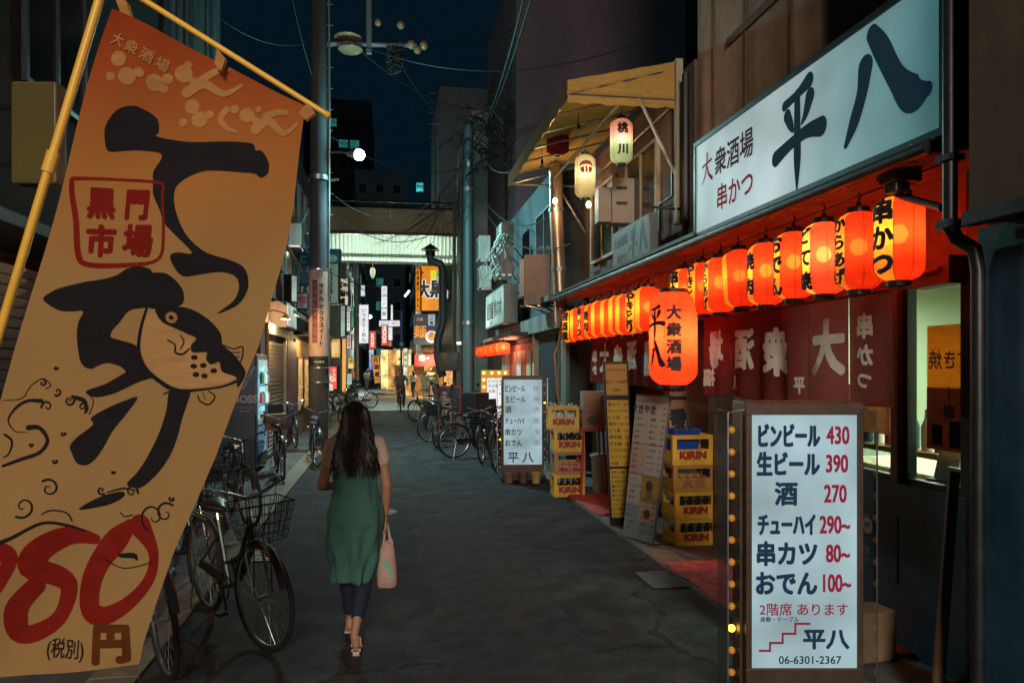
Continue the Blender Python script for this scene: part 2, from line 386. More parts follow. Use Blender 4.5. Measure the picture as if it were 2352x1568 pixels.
# ------------------------------------------------------------------ ground
def sheet(name, x0, x1, y0, y1, z, m, nx=1, ny=1):
    mb = MB(); mb.quad((x0, y0, z), (x1, y0, z), (x1, y1, z), (x0, y1, z)); return struct(mb.build(name, m))
sheet('ground', -300, 300, -60, 500, -0.012, CONCD)
sheet('street', -1.42, 2.42, -6, 32, 0.0, ASPH)
sheet('far_street', -2.6, 2.6, 49.0, 200, 0.0, mat('worn_asphalt', (0.12, 0.10, 0.09), 0.5, 0, 0.3, 1.2, 0.4, dirt=0.4))
sheet('crossing_pavement', -14, 14, 32, 49.0, 0.004, PAVE)
mb = MB()
for y0, y1 in ((32.2, 32.5), (39.6, 39.8)): mb.b2((-2.2, y0, 0.007), (2.6, y1, 0.009))
struct(mb.build('road_markings', WHITE))
g = bpy.data.objects.new('right_gutter', None); COL.objects.link(g); struct(g)
gm = MB().box((0, 0, 0), (0.27, 0.594, 0.08)).mesh('kerb_block', STONE)
for i in range(52):
    o = bpy.data.objects.new('kerb_block', gm); COL.objects.link(o); o.parent = g
    o.location = (2.56 + rnd.uniform(-.004, .004), -1 + i * 0.6, -0.022 + rnd.uniform(-.003, .004)); o.rotation_euler = (0, rnd.uniform(-.006, .006), rnd.uniform(-.004, .004))
g = bpy.data.objects.new('left_gutter', None); COL.objects.link(g); struct(g)
for i in range(52):
    o = bpy.data.objects.new('kerb_block', gm); COL.objects.link(o); o.parent = g
    o.location = (-1.56 + rnd.uniform(-.004, .004), -1 + i * 0.6, -0.018 + rnd.uniform(-.003, .004)); o.rotation_euler = (0, rnd.uniform(-.006, .006), rnd.uniform(-.004, .004))
sheet('right_pavement', 2.70, 9, -6, 32, 0.004, CONCD)
sheet('left_pavement', -9, -1.70, -6, 32, 0.004, CONCD)
# asphalt patch and manhole
mb = MB(); mb.lathe([(0.001, 0.012), (0.28, 0.012), (0.3, 0.004)], (-0.2, 9.6, 0), 32)
for i in range(6): mb.lathe([(0.04 + i * 0.042, 0.012), (0.045 + i * 0.042, 0.016), (0.06 + i * 0.042, 0.016), (0.065 + i * 0.042, 0.012)], (-0.2, 9.6, 0), 32)
tag(mb.build('manhole_cover', mat('cast_iron', (0.06, 0.06, 0.06), 0.5, 0.6, 0.3, 9, 0.2), smooth=True), 'round iron manhole cover set in the dark asphalt of the lane', 'manhole cover')
# tar seams, patches, drain covers
PT = mat('patch_asphalt', (0.049, 0.052, 0.057), .88, 0, .4, 5, .4); PT.node_tree.nodes['Principled BSDF'].inputs['Specular IOR Level'].default_value = .12
def patch(lab, pts, z=.004):
    V = []
    n = len(pts)
    for i in range(n):
        a, b = Vector(pts[i]), Vector(pts[(i + 1) % n])
        for k in range(6): q = a.lerp(b, k / 6); V.append((q.x + rnd.uniform(-.02, .02), q.y + rnd.uniform(-.02, .02), z))
    o = MB().add(V, [tuple(range(len(V)))]).build('asphalt_patch', PT); struct(o)
patch('', [(.3, 3.2), (1.3, 3.3), (1.25, 9.4), (.35, 9.2)]); patch('', [(-1.2, 11.5), (.4, 11.7), (.3, 14.4), (-1.2, 14.2)]); patch('', [(1.4, 12.5), (2.2, 12.4), (2.2, 22), (1.5, 22)])
for i, (x, y) in enumerate(((2.25, 6.2), (-1.25, 7.6), (2.22, 14.2))):
    q = thing('drain_cover', ['steel drain grate at the right kerb near the closest red mat', 'steel drain grate at the left kerb near the parked bicycles', 'steel drain grate at the right kerb beyond the farther menu sign'][i], 'drain', (x, y, .003)); MB().b2((-.15, -.25, 0), (.15, .25, .004)).build('pit', RUBBER, q)
    for k in range(9): MB().b2((-.14, -.235 + k * .055, .005), (.14, -.21 + k * .055, .012)).build('bar', GREYM, q)
# red mats
def matting(y0, y1, lab, x1=3.25):
    mb = MB(); nx, ny = 8, 16
    V = [(2.44 + (x1 - 2.44) * i / nx + 0.012 * math.sin(j * 1.3) * (i == 0), y0 + (y1 - y0) * j / ny, 0.026 + 0.004 * math.sin(i * 2.1 + j * 1.7)) for j in range(ny + 1) for i in range(nx + 1)]
    mb.add(V, [(j * (nx + 1) + i, j * (nx + 1) + i + 1, (j + 1) * (nx + 1) + i + 1, (j + 1) * (nx + 1) + i) for j in range(ny) for i in range(nx)])
    o = mb.build('door_mat', mat('red_carpet', (0.62, 0.10, 0.11), 0.95, 0, 0.35, 14, 0.8, dirt=0.5), smooth=True)
    so = o.modifiers.new('thickness', 'SOLIDIFY'); so.thickness = 0.008; tag(o, lab, 'mat', 'red mats on the pavement outside the bar')
matting(4.3, 6.66, 'red mat on the pavement behind the nearest menu sign, its corner at the kerb')
matting(8.9, 10.45, 'red mat between the far crate stack and the tall yellow menu board')
ORD = ['one', 'two', 'three', 'four', 'five', 'six', 'seven', 'eight', 'nine', 'ten', 'eleven', 'twelve', 'thirteen', 'fourteen', 'fifteen', 'sixteen']
# ================================================================== the izakaya on the right
B = thing('izakaya_building', 'two storey bar building with red lanterns, maroon curtains and brown plaster upper wall', 'building', (3.3, 8, 0))
def part(mb, name, m, smooth=False, bevel=0): return wb(mb, name, m, B, smooth, bevel)
# ground floor walls
part(MB().b2((3.2, 3.86, 0), (3.32, 5.4, 1.06)), 'low_wall', DKBLUE, bevel=.004)
part(MB().b2((3.2, 3.6, 0), (3.5, 3.86, 2.9)), 'pillar', BLACK)
part(MB().b2((3.16, 5.4, 0), (3.36, 5.5, 2.35)).b2((3.16, 4.40, 1.06), (3.30, 4.47, 2.35)), 'door_post', BROWN, bevel=.004)
part(MB().b2((3.25, 3.86, 2.352), (3.45, 12.3, 3.0)), 'header_wall', mat('ochre_wall', (0.42, 0.24, 0.12), 0.8, 0, 0.25, 4, 0.3, dirt=0.4))
part(MB().b2((3.3, 11.4, 0), (3.6, 12.3, 2.35)), 'end_wall', CONCD)
part(MB().b2((3.32, 5.5, 0), (3.36, 6.4, 2.35)), 'dark_door', BROWN)
part(MB().b2((3.3, 7.285, 0), (3.45, 7.62, 2.35)), 'dark_pier', BLACK)
# tiled pier with its tiles as pieces
part(MB().b2((3.22, 6.42, 0), (3.5, 7.28, 2.35)), 'pier', mat('tile_joint', (0.05, 0.04, 0.035), 0.9))
tm = MB().box((0, 0, 0), (0.014, 0.103, 0.052)).mesh('tile', mat('brown_tile', (0.16, 0.09, 0.06), 0.35, 0, 0.4, 11, 0.1))
tm2 = MB().box((0, 0, 0), (0.110, 0.014, 0.052)).mesh('tile', MATS['brown_tile'])
k = 0
for j in range(34):
    for i in range(8):
        o = bpy.data.objects.new('tile', tm); COL.objects.link(o); o.parent = B
        o.location = (3.216 - 3.3 + rnd.uniform(-.0015, .0015), 6.474 + i * 0.1085 - 8, 0.035 + j * 0.058)
    for i in range(2):
        o = bpy.data.objects.new('tile', tm2); COL.objects.link(o); o.parent = B
        o.location = (3.28 + i * 0.116 - 3.3, 6.416 - 8 + rnd.uniform(-.0015, .0015), 0.035 + j * 0.058)
# windows (left one over the low wall and the one at the corner)
def framed(name, x, y0, y1, z0, z1, fm, mull=(), parent=B, t=0.045, pane=GLASS):
    f = MB(); f.b2((x, y0, z0), (x + .06, y1, z0 + t)).b2((x, y0, z1 - t), (x + .06, y1, z1)).b2((x, y0, z0 + t), (x + .06, y0 + t, z1 - t)).b2((x, y1 - t, z0 + t), (x + .06, y1, z1 - t))
    for m_ in mull: f.b2((x + .005, m_ - t / 2, z0 + t), (x + .055, m_ + t / 2, z1 - t))
    fo = wb(f, name, fm, parent)
    p = MB().b2((x + .027, y0 + t, z0 + t), (x + .033, y1 - t, z1 - t)).build('pane', pane, fo)
    return fo
framed('window_frame', 3.2, 3.86, 4.40, 1.06, 2.35, BLACK)
framed('window_frame', 3.2, 4.47, 5.40, 1.06, 2.35, BLACK)
# interior
room = MB().b2((6.2, 3.4, 0), (6.3, 12.3, 2.6)).b2((3.6, 3.3, 0), (6.3, 3.4, 2.6)).b2((3.6, 7.0, 0), (6.3, 7.1, 2.6))
part(room, 'inner_wall', mat('pale_green_wall', (0.55, 0.62, 0.46), 0.8, 0, 0.08, 3, 0.05))
part(MB().b2((3.46, 3.4, 2.6), (6.3, 12.3, 2.7)), 'inner_ceiling', WHITE)
part(MB().b2((3.4, 3.4, 0.005), (6.2, 12.2, 0.03)), 'inner_floor', BROWN)
part(MB().b2((3.46, 3.4, 2.2), (6.2, 3.5, 2.26)).b2((5.9, 3.5, 2.1), (6.19, 7.0, 2.3)), 'picture_rail', CREAM)
t = thing('bar_counter', 'wooden counter box seen through the window beyond the large lit menu sign', 'counter', (4.1, 5.0, 0))
MB().b2((-.5, -.4, 0), (.5, .9, 1.0)).build('counter_front', WOOD, t, bevel=.006); MB().b2((-.54, -.44, 1.0), (.54, .94, 1.05)).build('counter_top', CREAM, t, bevel=.006)
for i, (x, y) in enumerate(((4.4, 4.4), (4.4, 5.9))):
    t = thing('tube_light', ['fluorescent tube fitting on the bar ceiling just inside the corner window', 'fluorescent tube fitting on the bar ceiling above the wooden counter'][i], 'ceiling light', (x, y, 2.56), group='tube lights inside the bar')
    MB().b2((-.08, -.5, 0), (.08, .5, .035)).build('housing', WHITE, t)
    MB().tube([(0, -.48, -.03), (0, .48, -.03)], .016).build('tube', glow('tube_glow', (0.85, 1.0, 0.75), 6.0), t, smooth=True)
    lamp('light', (0, 0, -.07), 60, (0.85, 1.0, 0.72), 0.12, 'AREA', t, sy=1.0)
# things in the window
def poster(name, lab, x, y0, y1, z0, z1, m, items=(), ink=INK, cat='poster', bands=()):
    c = ((y0 + y1) / 2, (z0 + z1) / 2); t = thing(name, lab, cat, (x, c[0], c[1]), R(-90))
    w, h = y1 - y0, z1 - z0
    MB().b2((-w / 2, 0, -h / 2), (w / 2, .004, h / 2)).build('sheet', m, t)
    for (a, b, c_, d, mm) in bands: MB().b2((-w / 2 + a * w, -.003, -h / 2 + b * h), (-w / 2 + c_ * w, -.0005, -h / 2 + d * h)).build('printed_panel', mm, t)
    if items: lettering(t, [(s, (a - .5) * w, (b - .5) * h, sz, o) for s, a, b, sz, o in items], ink, -.006)
    return t
YEL = thin('yellow_poster_paper', (0.75, 0.36, 0.07), 0.55); TANP = thin('tan_poster_paper', (0.55, 0.32, 0.18), 0.45)
poster('window_poster', 'large amber and brown menu poster hung inside the corner window, seen from behind', 3.27, 3.88, 4.27, 1.30, 2.05, YEL,
       [('すき焼', .5, .72, .12, {'mir': 1}), ('一番', .5, .38, .1, {'mir': 1, 'rot': 1.57})], bands=[(0, 0, 1, .5, TANP), (.12, .04, .35, .2, mat('print_slate', (.12, .13, .16), .7)), (.5, .03, .75, .24, MATS['print_slate'])])
poster('door_poster', 'brown paper poster hanging under the right end of the maroon curtain', 3.18, 4.52, 5.0, 1.36, 1.68, TANP, [('• •', .5, .5, .05, {})])
poster('floor_sticker', 'round white 99 sticker with a column of pale writing on the dark low wall', 3.195, 4.45, 4.86, 0.42, 0.84, DKBLUE, [('地球一個の', .25, .88, .06, {'v': .075}), ('居酒屋', .1, .8, .04, {'v': .06})], ink=mat('faded_print', (.3, .34, .38), .7), cat='sticker')
st9 = MB().lathe([(.001, 0), (.055, 0)], (0, 0, 0), 24, 'Y').build('sticker_disc', WHITEINK, bpy.data.objects['floor_sticker']); st9.location = (-.09, -.008, .1)
lettering(st9, [('99', 0, 0, .06, {'mid': 1, 'rot': .2})], INK, -.004)
t = thing('windowsill_sign', 'small white notice with red stripes standing on the corner window sill', 'sign', (3.26, 3.98, 1.11), R(-90))
MB().b2((-.1, 0, 0), (.1, .01, .1)).build('board', WHITE, t); lettering(t, [('MENU', 0, .05, .05, {'mid': 1})], REDINK, -.003)
t = thing('tablet_stand', 'grey angled tablet holder behind the corner window glass', 'stand', (3.36, 4.2, 1.1), R(-70))
MB().box((0, 0, .1), (.14, .02, .2), rx=R(-20)).build('back_plate', GREYM, t); MB().box((0, -.04, .01), (.16, .12, .02)).build('foot', BLACK, t)
# shelf bottles behind the door glass, in the strip of light below the curtain
for i in range(16):
    y = 4.6 + i * 0.13; c = [RED, WHITE, DKBLUE, CREAM][i % 4]
    t = MB().lathe([(.001, 0), (.035, 0), (.037, .16), (.013, .22), (.013, .28), (.001, .285)], (3.62, y, 1.23), 10).build('shelf_bottle', c, smooth=True)
    tag(t, '%s bottle on the bar shelf below the maroon curtain, number %s from near end' % (['red', 'white', 'navy', 'cream'][i % 4], ORD[i]), 'bottle', 'bottles on the bar shelf behind the door glass')
part(MB().b2((3.52, 4.5, 1.19), (3.75, 6.7, 1.228)), 'inner_shelf', WOOD)
# eave: rafters, soffit planks, gutter
pl = MB().box((0, 0, 0), (0.66, 0.143, 0.018)).mesh('soffit_plank', mat('soffit_wood', (0.60, 0.36, 0.20), 0.6, 0, 0.3, 6, 0.2))
for i in range(59):
    o = bpy.data.objects.new('soffit_plank', pl); COL.objects.link(o); o.parent = B
    o.location = (3.04 - 3.3, 3.55 + i * 0.148 - 8, 2.92 + rnd.uniform(-.002, .002)); o.rotation_euler = (0, R(-6), 0)
part(MB().b2((2.69, 3.46, 2.87), (2.72, 12.32, 2.95)), 'eave_board', BROWN, bevel=.003)
g_ = part(MB().tube([(2.66, 3.46, 2.90), (2.66, 12.32, 2.90)], .04, 10), 'gutter', BLACK, True)
part(MB().b2((2.67, 6.5, 2.965), (3.36, 12.32, 3.0)), 'eave_roof', mat('roof_sheet', (0.05, 0.055, 0.06), .5, .4, .3, 3, .2))
hk = MB()
for i in range(30): hk.tube([(2.66, 3.6 + i * .3, 2.95), (2.66, 3.6 + i * .3, 2.86), (2.70, 3.6 + i * .3, 2.86)], .005, 4)
part(hk, 'gutter_hook', STEEL)
# upper wall behind the big sign
part(MB().b2((3.42, 5.75, 3.0), (6.5, 8.2, 13)), 'upper_wall', PLAST)
part(MB().b2((3.36, 6.6, 3.0), (6.4, 13.2, 3.02)), 'upper_floor', CONCD)
part(MB().b2((3.38, 8.201, 3.02), (6.4, 13.2, 5.25)), 'upper_storey_wall', MAUVE)
sm = MB()
for y in (6.15, 7.0, 7.75): sm.b2((3.405, y, 3.9), (3.42, y + .03, 13))
sm.b2((3.39, 5.75, 5.06), (3.42, 7.4, 5.14))
part(sm, 'wall_batten', BROWN)
part(MB().b2((3.3, 6.6, 3.02), (3.38, 12.5, 3.35)), 'ledge', CONCD)
framed('window_frame', 3.32, 9.3, 10.6, 3.5, 4.7, CREAM, (9.95,), pane=mat('dark_glass', (.02, .025, .03), .08, 0, 0))
framed('window_frame', 3.32, 11.2, 12.5, 3.5, 4.7, CREAM, (11.85,), pane=MATS['dark_glass'])
# ---------------- big illuminated sign
t = thing('shop_sign', 'large white illuminated signboard with huge brush characters above the red lanterns', 'sign', (2.7, 4.965, 3.37), R(-90))
MB().b2((-1.58, .02, -.43), (1.58, .24, .43)).build('housing', BLACK, t, bevel=.01)
fr = MB().b2((-1.58, -.012, .385), (1.58, .02, .43)).b2((-1.58, -.012, -.43), (1.58, .02, -.385)).b2((-1.58, -.012, -.385), (-1.535, .02, .385)).b2((1.535, -.012, -.385), (1.58, .02, .385))
fr.build('frame', BLACK, t, bevel=.004)
sw = glow('sign_white', (0.27, 0.32, 0.325), 0.74, 1.3, 0.7, base=(.1, .11, .11), rough=.5)
n = sw.node_tree.nodes; L = sw.node_tree.links; bs = n['Principled BSDF']; src = bs.inputs['Emission Strength'].links[0].from_socket       # tubes at the near end are weak
tc = n.new('ShaderNodeTexCoord'); sp = n.new('ShaderNodeSeparateXYZ'); mr = n.new('ShaderNodeMapRange'); mu = n.new('ShaderNodeMath'); mu.operation = 'MULTIPLY'
mr.inputs[1].default_value = -.2; mr.inputs[2].default_value = 1.6; mr.inputs[3].default_value = 1.5; mr.inputs[4].default_value = .30
rc = n.new('ShaderNodeMix'); rc.data_type = 'RGBA'; rc.inputs[6].default_value = (.27, .32, .325, 1); rc.inputs[7].default_value = (.10, .34, .36, 1)
m2 = n.new('ShaderNodeMapRange'); m2.inputs[1].default_value = 0; m2.inputs[2].default_value = 1.6
L.new(tc.outputs['Object'], sp.inputs[0]); L.new(sp.outputs['X'], mr.inputs[0]); L.new(sp.outputs['X'], m2.inputs[0]); L.new(m2.outputs[0], rc.inputs[0]); L.new(rc.outputs[2], bs.inputs['Emission Color'])
L.new(mr.outputs[0], mu.inputs[0]); L.new(src, mu.inputs[1]); L.new(mu.outputs[0], bs.inputs['Emission Strength'])
MB().b2((-1.535, 0, -.385), (1.535, .02, .385)).build('lit_panel', sw, t)
SNAVY = mat('sign_navy_print', (0.004, 0.015, 0.022), .9, 0, 0, 1, 0, em=(.001,.009,.016)); SRED = mat('sign_red_print', (.16, .005, .01), .9, 0, 0, 1, 0, em=(.09, .003, .008))
layered(t, brush(HEI, .185, -.01, .60, .66, wk=1.15) + brush(HACHI, 1.06, .0, .80, .62, wk=1.15), SNAVY)
lettering(t, [('衆酒場', -.79, .13, .235, {'bold': .014})], mat('sign_brown_print', (.03, .008, .012), .9, 0, 0, 1, 0, em=(.012, .004, .006)), -.004)
layered(t, brush(OO, -1.30, .14, .24, .25), SRED, -.004)
lettering(t, [('串かつ', -.77, -.17, .225, {'bold': .014, 'mid': 1})], SRED, -.004)
# ---------------- canopy over the upper floor
t = thing('awning', 'mustard yellow fabric awning on a steel frame projecting over the lane', 'awning', (3.35, 10.7, 4.9))
AWN = thin('awning_fabric', (0.68, 0.42, 0.13), 0.35)
x0, x1, y0, y1 = 2.0, 3.35, 8.54, 12.9
def aw(mb, n, m, **k): return wb(mb, n, m, t, **k)
aw(MB().add([(x0, y0, 5.06), (x1, y0, 5.36), (x1, y1, 5.36), (x0, y1, 5.06)], [(0, 1, 2, 3)]), 'roof_cloth', AWN)
nx = 14; V = []
for i in range(nx + 1):
    x = x0 + (x1 - x0) * i / nx; V += [(x, y0 - .01 + .008 * math.sin(i * 1.9), 5.06 + .3 * i / nx), (x, y0 - .012, 4.9), (x, y0 - .02 + .012 * math.sin(i * 1.4), 4.80 + .012 * math.sin(i * 2.2))]
aw(MB().add(V, [(3 * i + k, 3 * i + 3 + k, 3 * i + 4 + k, 3 * i + 1 + k) for i in range(nx) for k in (0, 1)]), 'front_valance', AWN)
V = []; nx = 40
for i in range(nx + 1):
    y = y0 + (y1 - y0) * i / nx; V += [(x0 - .004, y, 5.06), (x0 - .01 + .012 * math.sin(i * 1.4), y, 4.84 + .01 * math.sin(i * 2.2))]
aw(MB().add(V, [(2 * i, 2 * i + 2, 2 * i + 3, 2 * i + 1) for i in range(nx)]), 'side_valance', thin('awning_fabric_dark', (0.20, 0.16, 0.10), 0.2))
fr = MB()
for (a, b) in (((x0 + .02, y0, 4.9), (x1, y0, 4.9)), ((x0 + .02, y0, 4.9), (x0 + .02, y1, 4.9)), ((x0 + .02, y1, 4.9), (x1, y1, 4.9)), ((x1 - .03, y0, 4.9), (x1 - .03, y1, 4.9)), ((2.7, y0, 4.93), (2.7, y1, 4.93))):
    fr.tube([a, b], .018, 6)
for i in range(7):
    y = y0 + (y1 - y0) * i / 6; fr.tube([(x0 + .02, y, 4.9), (x1, y, 5.28)], .014, 6)
aw(fr, 'frame', STEEL, smooth=True)
aw(MB().tube([(2.85, y0, 4.9), (3.35, y0 + .02, 3.95)], .02, 6).tube([(2.85, y1, 4.9), (3.35, y1, 4.1)], .02, 6), 'brace', STEEL, smooth=True)
aw(MB().b2((3.27, 8.46, 3.45), (3.35, 8.54, 5.36)), 'post', CREAM)
# ---------------- paper lanterns
def prof(h, r, cap, ribs, amp=0.0042, sq=0.35):
    out = []; N = ribs * 2
    for i in range(N + 1):
        z = -h / 2 + h * i / N; e = min(1, (h / 2 - abs(z)) / (h * sq * .5)); rr = cap + (r - cap) * (1 - (1 - e) ** 2.6)
        out.append((rr - amp * (i % 2), z))
    return out
REDP = thin('lantern_red_paper', (0.86, 0.066, 0.030), 0.75, 0.024, (1.0, 0.42, 0.12)); PALEP = thin('lantern_pale_paper', (0.85, 0.40, 0.07), 0.75, 0.024, (1.0, 0.6, 0.2))
BULB = glow('warm_bulb', (1.0, 0.52, 0.15), 40.0); BULBD = glow('dim_bulb', (1.0, 0.48, 0.14), 29.0); BULBW = glow('white_bulb', (1.0, 0.78, 0.42), 50.0)
LRIB = mat('lantern_rib', (0.25, 0.03, 0.01), .7)
def lantern_fn(pr, off=0.003):
    def rad(z):
        for (r0, z0), (r1, z1) in zip(pr, pr[1:]):
            if z0 <= z <= z1: return max(r0, r1)
        return pr[0][0]
    def fn(a, b, k=0):
        r = rad(b) + off + k; an = -math.pi / 2 + a / 0.135 * (0.135 / max(pr[len(pr) // 2][0], .01))
        return (r * math.cos(an), r * math.sin(an), b)
    return fn
def lantern(name, lab, loc, h, r, text, size, pitch, facing, group=None, cat='lantern', paper=REDP, pale=PALEP, bulb=BULB, cap=.062, dx=0, sx=1, extra=None, halfw=0.44, seams=8, hook=True, ink=INK, tilt=0):
    t = thing(name, lab, cat, loc, facing, group)
    if tilt: t.rotation_euler = (0, tilt, facing)
    pr = prof(h, r, cap, 17); hw = halfw
    MB().lathe(pr, n=22, a0=-math.pi / 2 + hw, a1=1.5 * math.pi - hw).build('paper_body', paper, t, smooth=True, ang=60)
    if hw > 0: MB().lathe(pr, n=6, a0=-math.pi / 2 - hw, a1=-math.pi / 2 + hw).build('pale_panel', pale, t, smooth=True, ang=60)
    s = MB()
    for k in range(seams):
        a = -math.pi / 2 + hw + (2 * math.pi - 2 * hw) * k / (seams - 1)
        s.tube([((q[0] + .001) * math.cos(a), (q[0] + .001) * math.sin(a), q[1]) for q in pr[::2]], .0018, 4)
    s.build('seam', LRIB, t)
    MB().lathe([(.001, h / 2 + .03), (cap + .006, h / 2 + .03), (cap + .006, h / 2 - .012), (cap - .004, h / 2 - .012)], n=18).build('top_ring', BLACK, t)
    MB().lathe([(cap - .004, -h / 2 + .012), (cap + .006, -h / 2 + .012), (cap + .006, -h / 2 - .025), (cap - .004, -h / 2 - .025)], n=18).build('bottom_ring', BLACK, t)
    if hook: MB().tube([(0, 0, h / 2 + .03), (0, 0, h / 2 + .075), (.02, 0, h / 2 + .09), (0, 0, h / 2 + .12)], .006, 6).ball((0, 0, h / 2 + .05), .018, 8).build('hook', BLACK, t, smooth=True)
    MB().ball((0, 0, .03), .049, 14, 1.1).build('bulb', bulb, t, smooth=True)
    if text:
        n = len(text); wrapped(t, [(text, dx, (n - 1) * pitch / 2, size, {'v': pitch, 'bold': .04, 'sx': sx})], ink, lantern_fn(pr), 0.03, 0.03)
    if extra: extra(t, pr)
    return t
def yx(u, x): return P(u, 0, x=x).y
LX = 2.85
names = [('串かつ', .145, .15, 1, 'end lantern nearest the corner, with large black kushikatsu characters and a pale front strip'),
         ('からあげ', .10, .105, 1.1, 'red lantern second from the corner, next to the kushikatsu end lantern, narrow kana'),
         ('どて焼', .12, .15, 1.0, 'red lantern third from the corner with the brightest whitish bulb'),
         ('おでん', .14, .15, 1.0, 'red lantern fourth from the corner lettered oden in big kana'),
         ('焼肉', .13, .19, 1.0, 'red lantern fifth from the corner with two kanji for grilled meat'),
         ('', .1, .1, 1.0, 'slightly tilted plain red lantern between the grilled meat and karaage ones'),
         ('からあげ', .10, .105, 1.0, 'red karaage lantern just left of the tilted plain lantern'),
         ('やきとり', .12, .115, 1.0, 'red yakitori lantern above and right of the giant red lantern'),
         ('串かつ', .145, .15, 1.0, 'red kushikatsu lantern directly above the giant red lantern')]
us = [2064.6, 1971.8, 1892, 1823, 1759, 1699, 1654, 1614, 1572]
for i, (u, (tx, sz, pt, sx, lab)) in enumerate(zip(us, names)):
    lantern('paper_lantern', lab, (LX, yx(u, LX), 2.515 + rnd.uniform(-.008, .008)), .48, .138, tx, sz, pt, R(-90 + [14, 4, 2, 0, 0, 0, 0, 10, 16][i]), 'red paper lanterns in a row along the eave',
            bulb=BULBW if i == 2 else (BULBD if i in (1, 5, 7) else BULB), tilt=R(-7) if i == 5 else 0, halfw=.50 if i in (0, 7, 8) else .34, sx=sx)
us2 = [1312, 1332, 1349, 1366, 1385, 1404, 1422, 1441, 1466, 1491]
tx2 = ['居酒屋', '', '串かつ', '焼肉', '', '', '', '', 'やきとり', '']
lab2 = ['small izakaya lantern with yellow panel at the far left end of the lantern row', 'plain red lantern beside the izakaya lantern at the row end', 'kushikatsu lantern third from the far left end of the row',
        'grilled meat lantern left of the glowing plain lanterns', 'first plain lantern right of the far grilled meat lantern', 'second plain lantern right of the far grilled meat lantern', 'third plain glowing lantern, in the middle of the far row',
        'plain lantern just left of the pale yakitori panel', 'yakitori lantern with wide pale panel above the yellow menu board', 'plain red lantern between the far yakitori lantern and the giant lantern']
for i, (u, tx, lab) in enumerate(zip(us2, tx2, lab2)):
    lantern('paper_lantern', lab, (LX + rnd.uniform(-.02, .02), yx(u, LX), 2.44 + rnd.uniform(-.012, .012)), .50, .15, tx, .14, .15 if len(tx) < 4 else .115, R(-62 if i in (0, 8) else -75), 'red paper lanterns in a row along the eave', halfw=.6 if i in (0, 8) else .34)
GR = thin('giant_lantern_paper', (0.87, 0.068, 0.028), 0.70, 0.0)
def gx(t, pr):
    f = lantern_fn(pr); wrapped(t, [], INK, f, .03, .03, brush(HEI, -.165, .15, .19, .30, wk=1.1) + brush(HACHI, -.15, -.17, .19, .27, wk=1.1), 'brush_lettering')
lantern('giant_lantern', 'giant bright red paper lantern with black brush lettering hanging low below the row', (2.6, 6.81, 2.06), .86, .222, '大衆酒場', .135, .155, R(-24), cap=.12, bulb=glow('big_bulb', (1, .38, .15), 330.0), extra=gx, paper=GR, pale=GR, halfw=.3, dx=.02, seams=5)
wire = MB().tube(cable((LX, 3.5, 2.86), (LX, 12.2, 2.84), .03, n=20), .006, 5)
tag(wire.build('lantern_wire', CABLE), 'thin black wire along the eave from which the red lanterns hang', 'cable')
# ---------------- noren curtains
def noren(lab, x, y0, y1, z0, z1, chars, slits, mon=True, seed=1):
    w, h = y1 - y0, z1 - z0; t = thing('noren_curtain', lab, 'curtain', (x, (y0 + y1) / 2, (z0 + z1) / 2), R(-90), 'maroon cloth curtains under the lanterns')
    r = random.Random(seed); ph = r.uniform(0, 6)
    def dep(a, b): 
        k = (h / 2 - b) / h
        return (.006 + .014 * k) * math.sin(a * 15 + ph + .6 * math.sin(a * 5)) + .02 * k * math.sin(a * 5 + 1)
    M_ = thin('noren_cloth', (0.20, 0.05, 0.045), 0.22)
    edges = [-w / 2] + slits + [w / 2]
    for a0, a1 in zip(edges, edges[1:]):
        a0 += .004; a1 -= .004; nx = max(4, int((a1 - a0) / .02)); nz = 14; V = []
        for j in range(nz + 1):
            for i in range(nx + 1):
                a = a0 + (a1 - a0) * i / nx; b = h / 2 - h * j / nz; zz = b - (.02 * math.sin(a * 3 + seed)) * (j / nz)
                V.append((a, dep(a, b), zz))
        MB().add(V, [(j * (nx + 1) + i, j * (nx + 1) + i + 1, (j + 1) * (nx + 1) + i + 1, (j + 1) * (nx + 1) + i) for j in range(nz) for i in range(nx)]).build('cloth_panel', M_, t, smooth=True)
    f = lambda a, b, k=0: (a, dep(a, b) - .005 - k, b - (.02 * math.sin(a * 3 + seed)) * ((h / 2 - b) / h))
    wrapped(t, chars, WHITEINK, f, .02, .1)
    MB().tube([(-w / 2 - .1, 0, h / 2 + .01), (w / 2 + .1, 0, h / 2 + .01)], .015, 8).build('rail', BROWN, t, smooth=True)
    return t
mi = {'mir': 1, 'mid': 1, 'bold': .035}
noren('maroon curtain with large mirrored cream characters hanging behind the nearest lit menu sign', 3.0, 4.22, 7.03, 1.53, 2.26,
      [('場', -1.13, .06, .36, dict(mi, sx=.9)), ('酒', -.55, .05, .36, mi), ('衆', -.02, .03, .38, mi), ('大', .72, .04, .40, mi), ('串', 1.14, .16, .17, mi), ('か', 1.14, -.03, .15, mi), ('つ', 1.14, -.2, .13, mi), ('八', -.72, -.25, .14, mi), ('平', .33, -.22, .13, mi), ('福', -1.3, -.2, .17, mi)], [-.85, -.28, .10, .45, .95], seed=1)
noren('maroon curtain behind the giant lantern and the tall yellow menu board', 3.0, 7.4, 11.2, 1.55, 2.24,
      [('場', .75, 0, .42, mi), ('酒', .05, .04, .38, mi), ('衆', -.55, 0, .4, mi), ('大', -1.2, .03, .42, mi), ('串', -1.7, .05, .2, mi), ('か', -1.7, -.15, .16, mi)], [-1.5, -.9, -.3, .3, .4, 1.0, 1.5], seed=4)
# dark inside of the second opening
part(MB().b2((4.0, 7.1, 0.03), (4.1, 12.2, 2.6)), 'back_partition', BROWN)
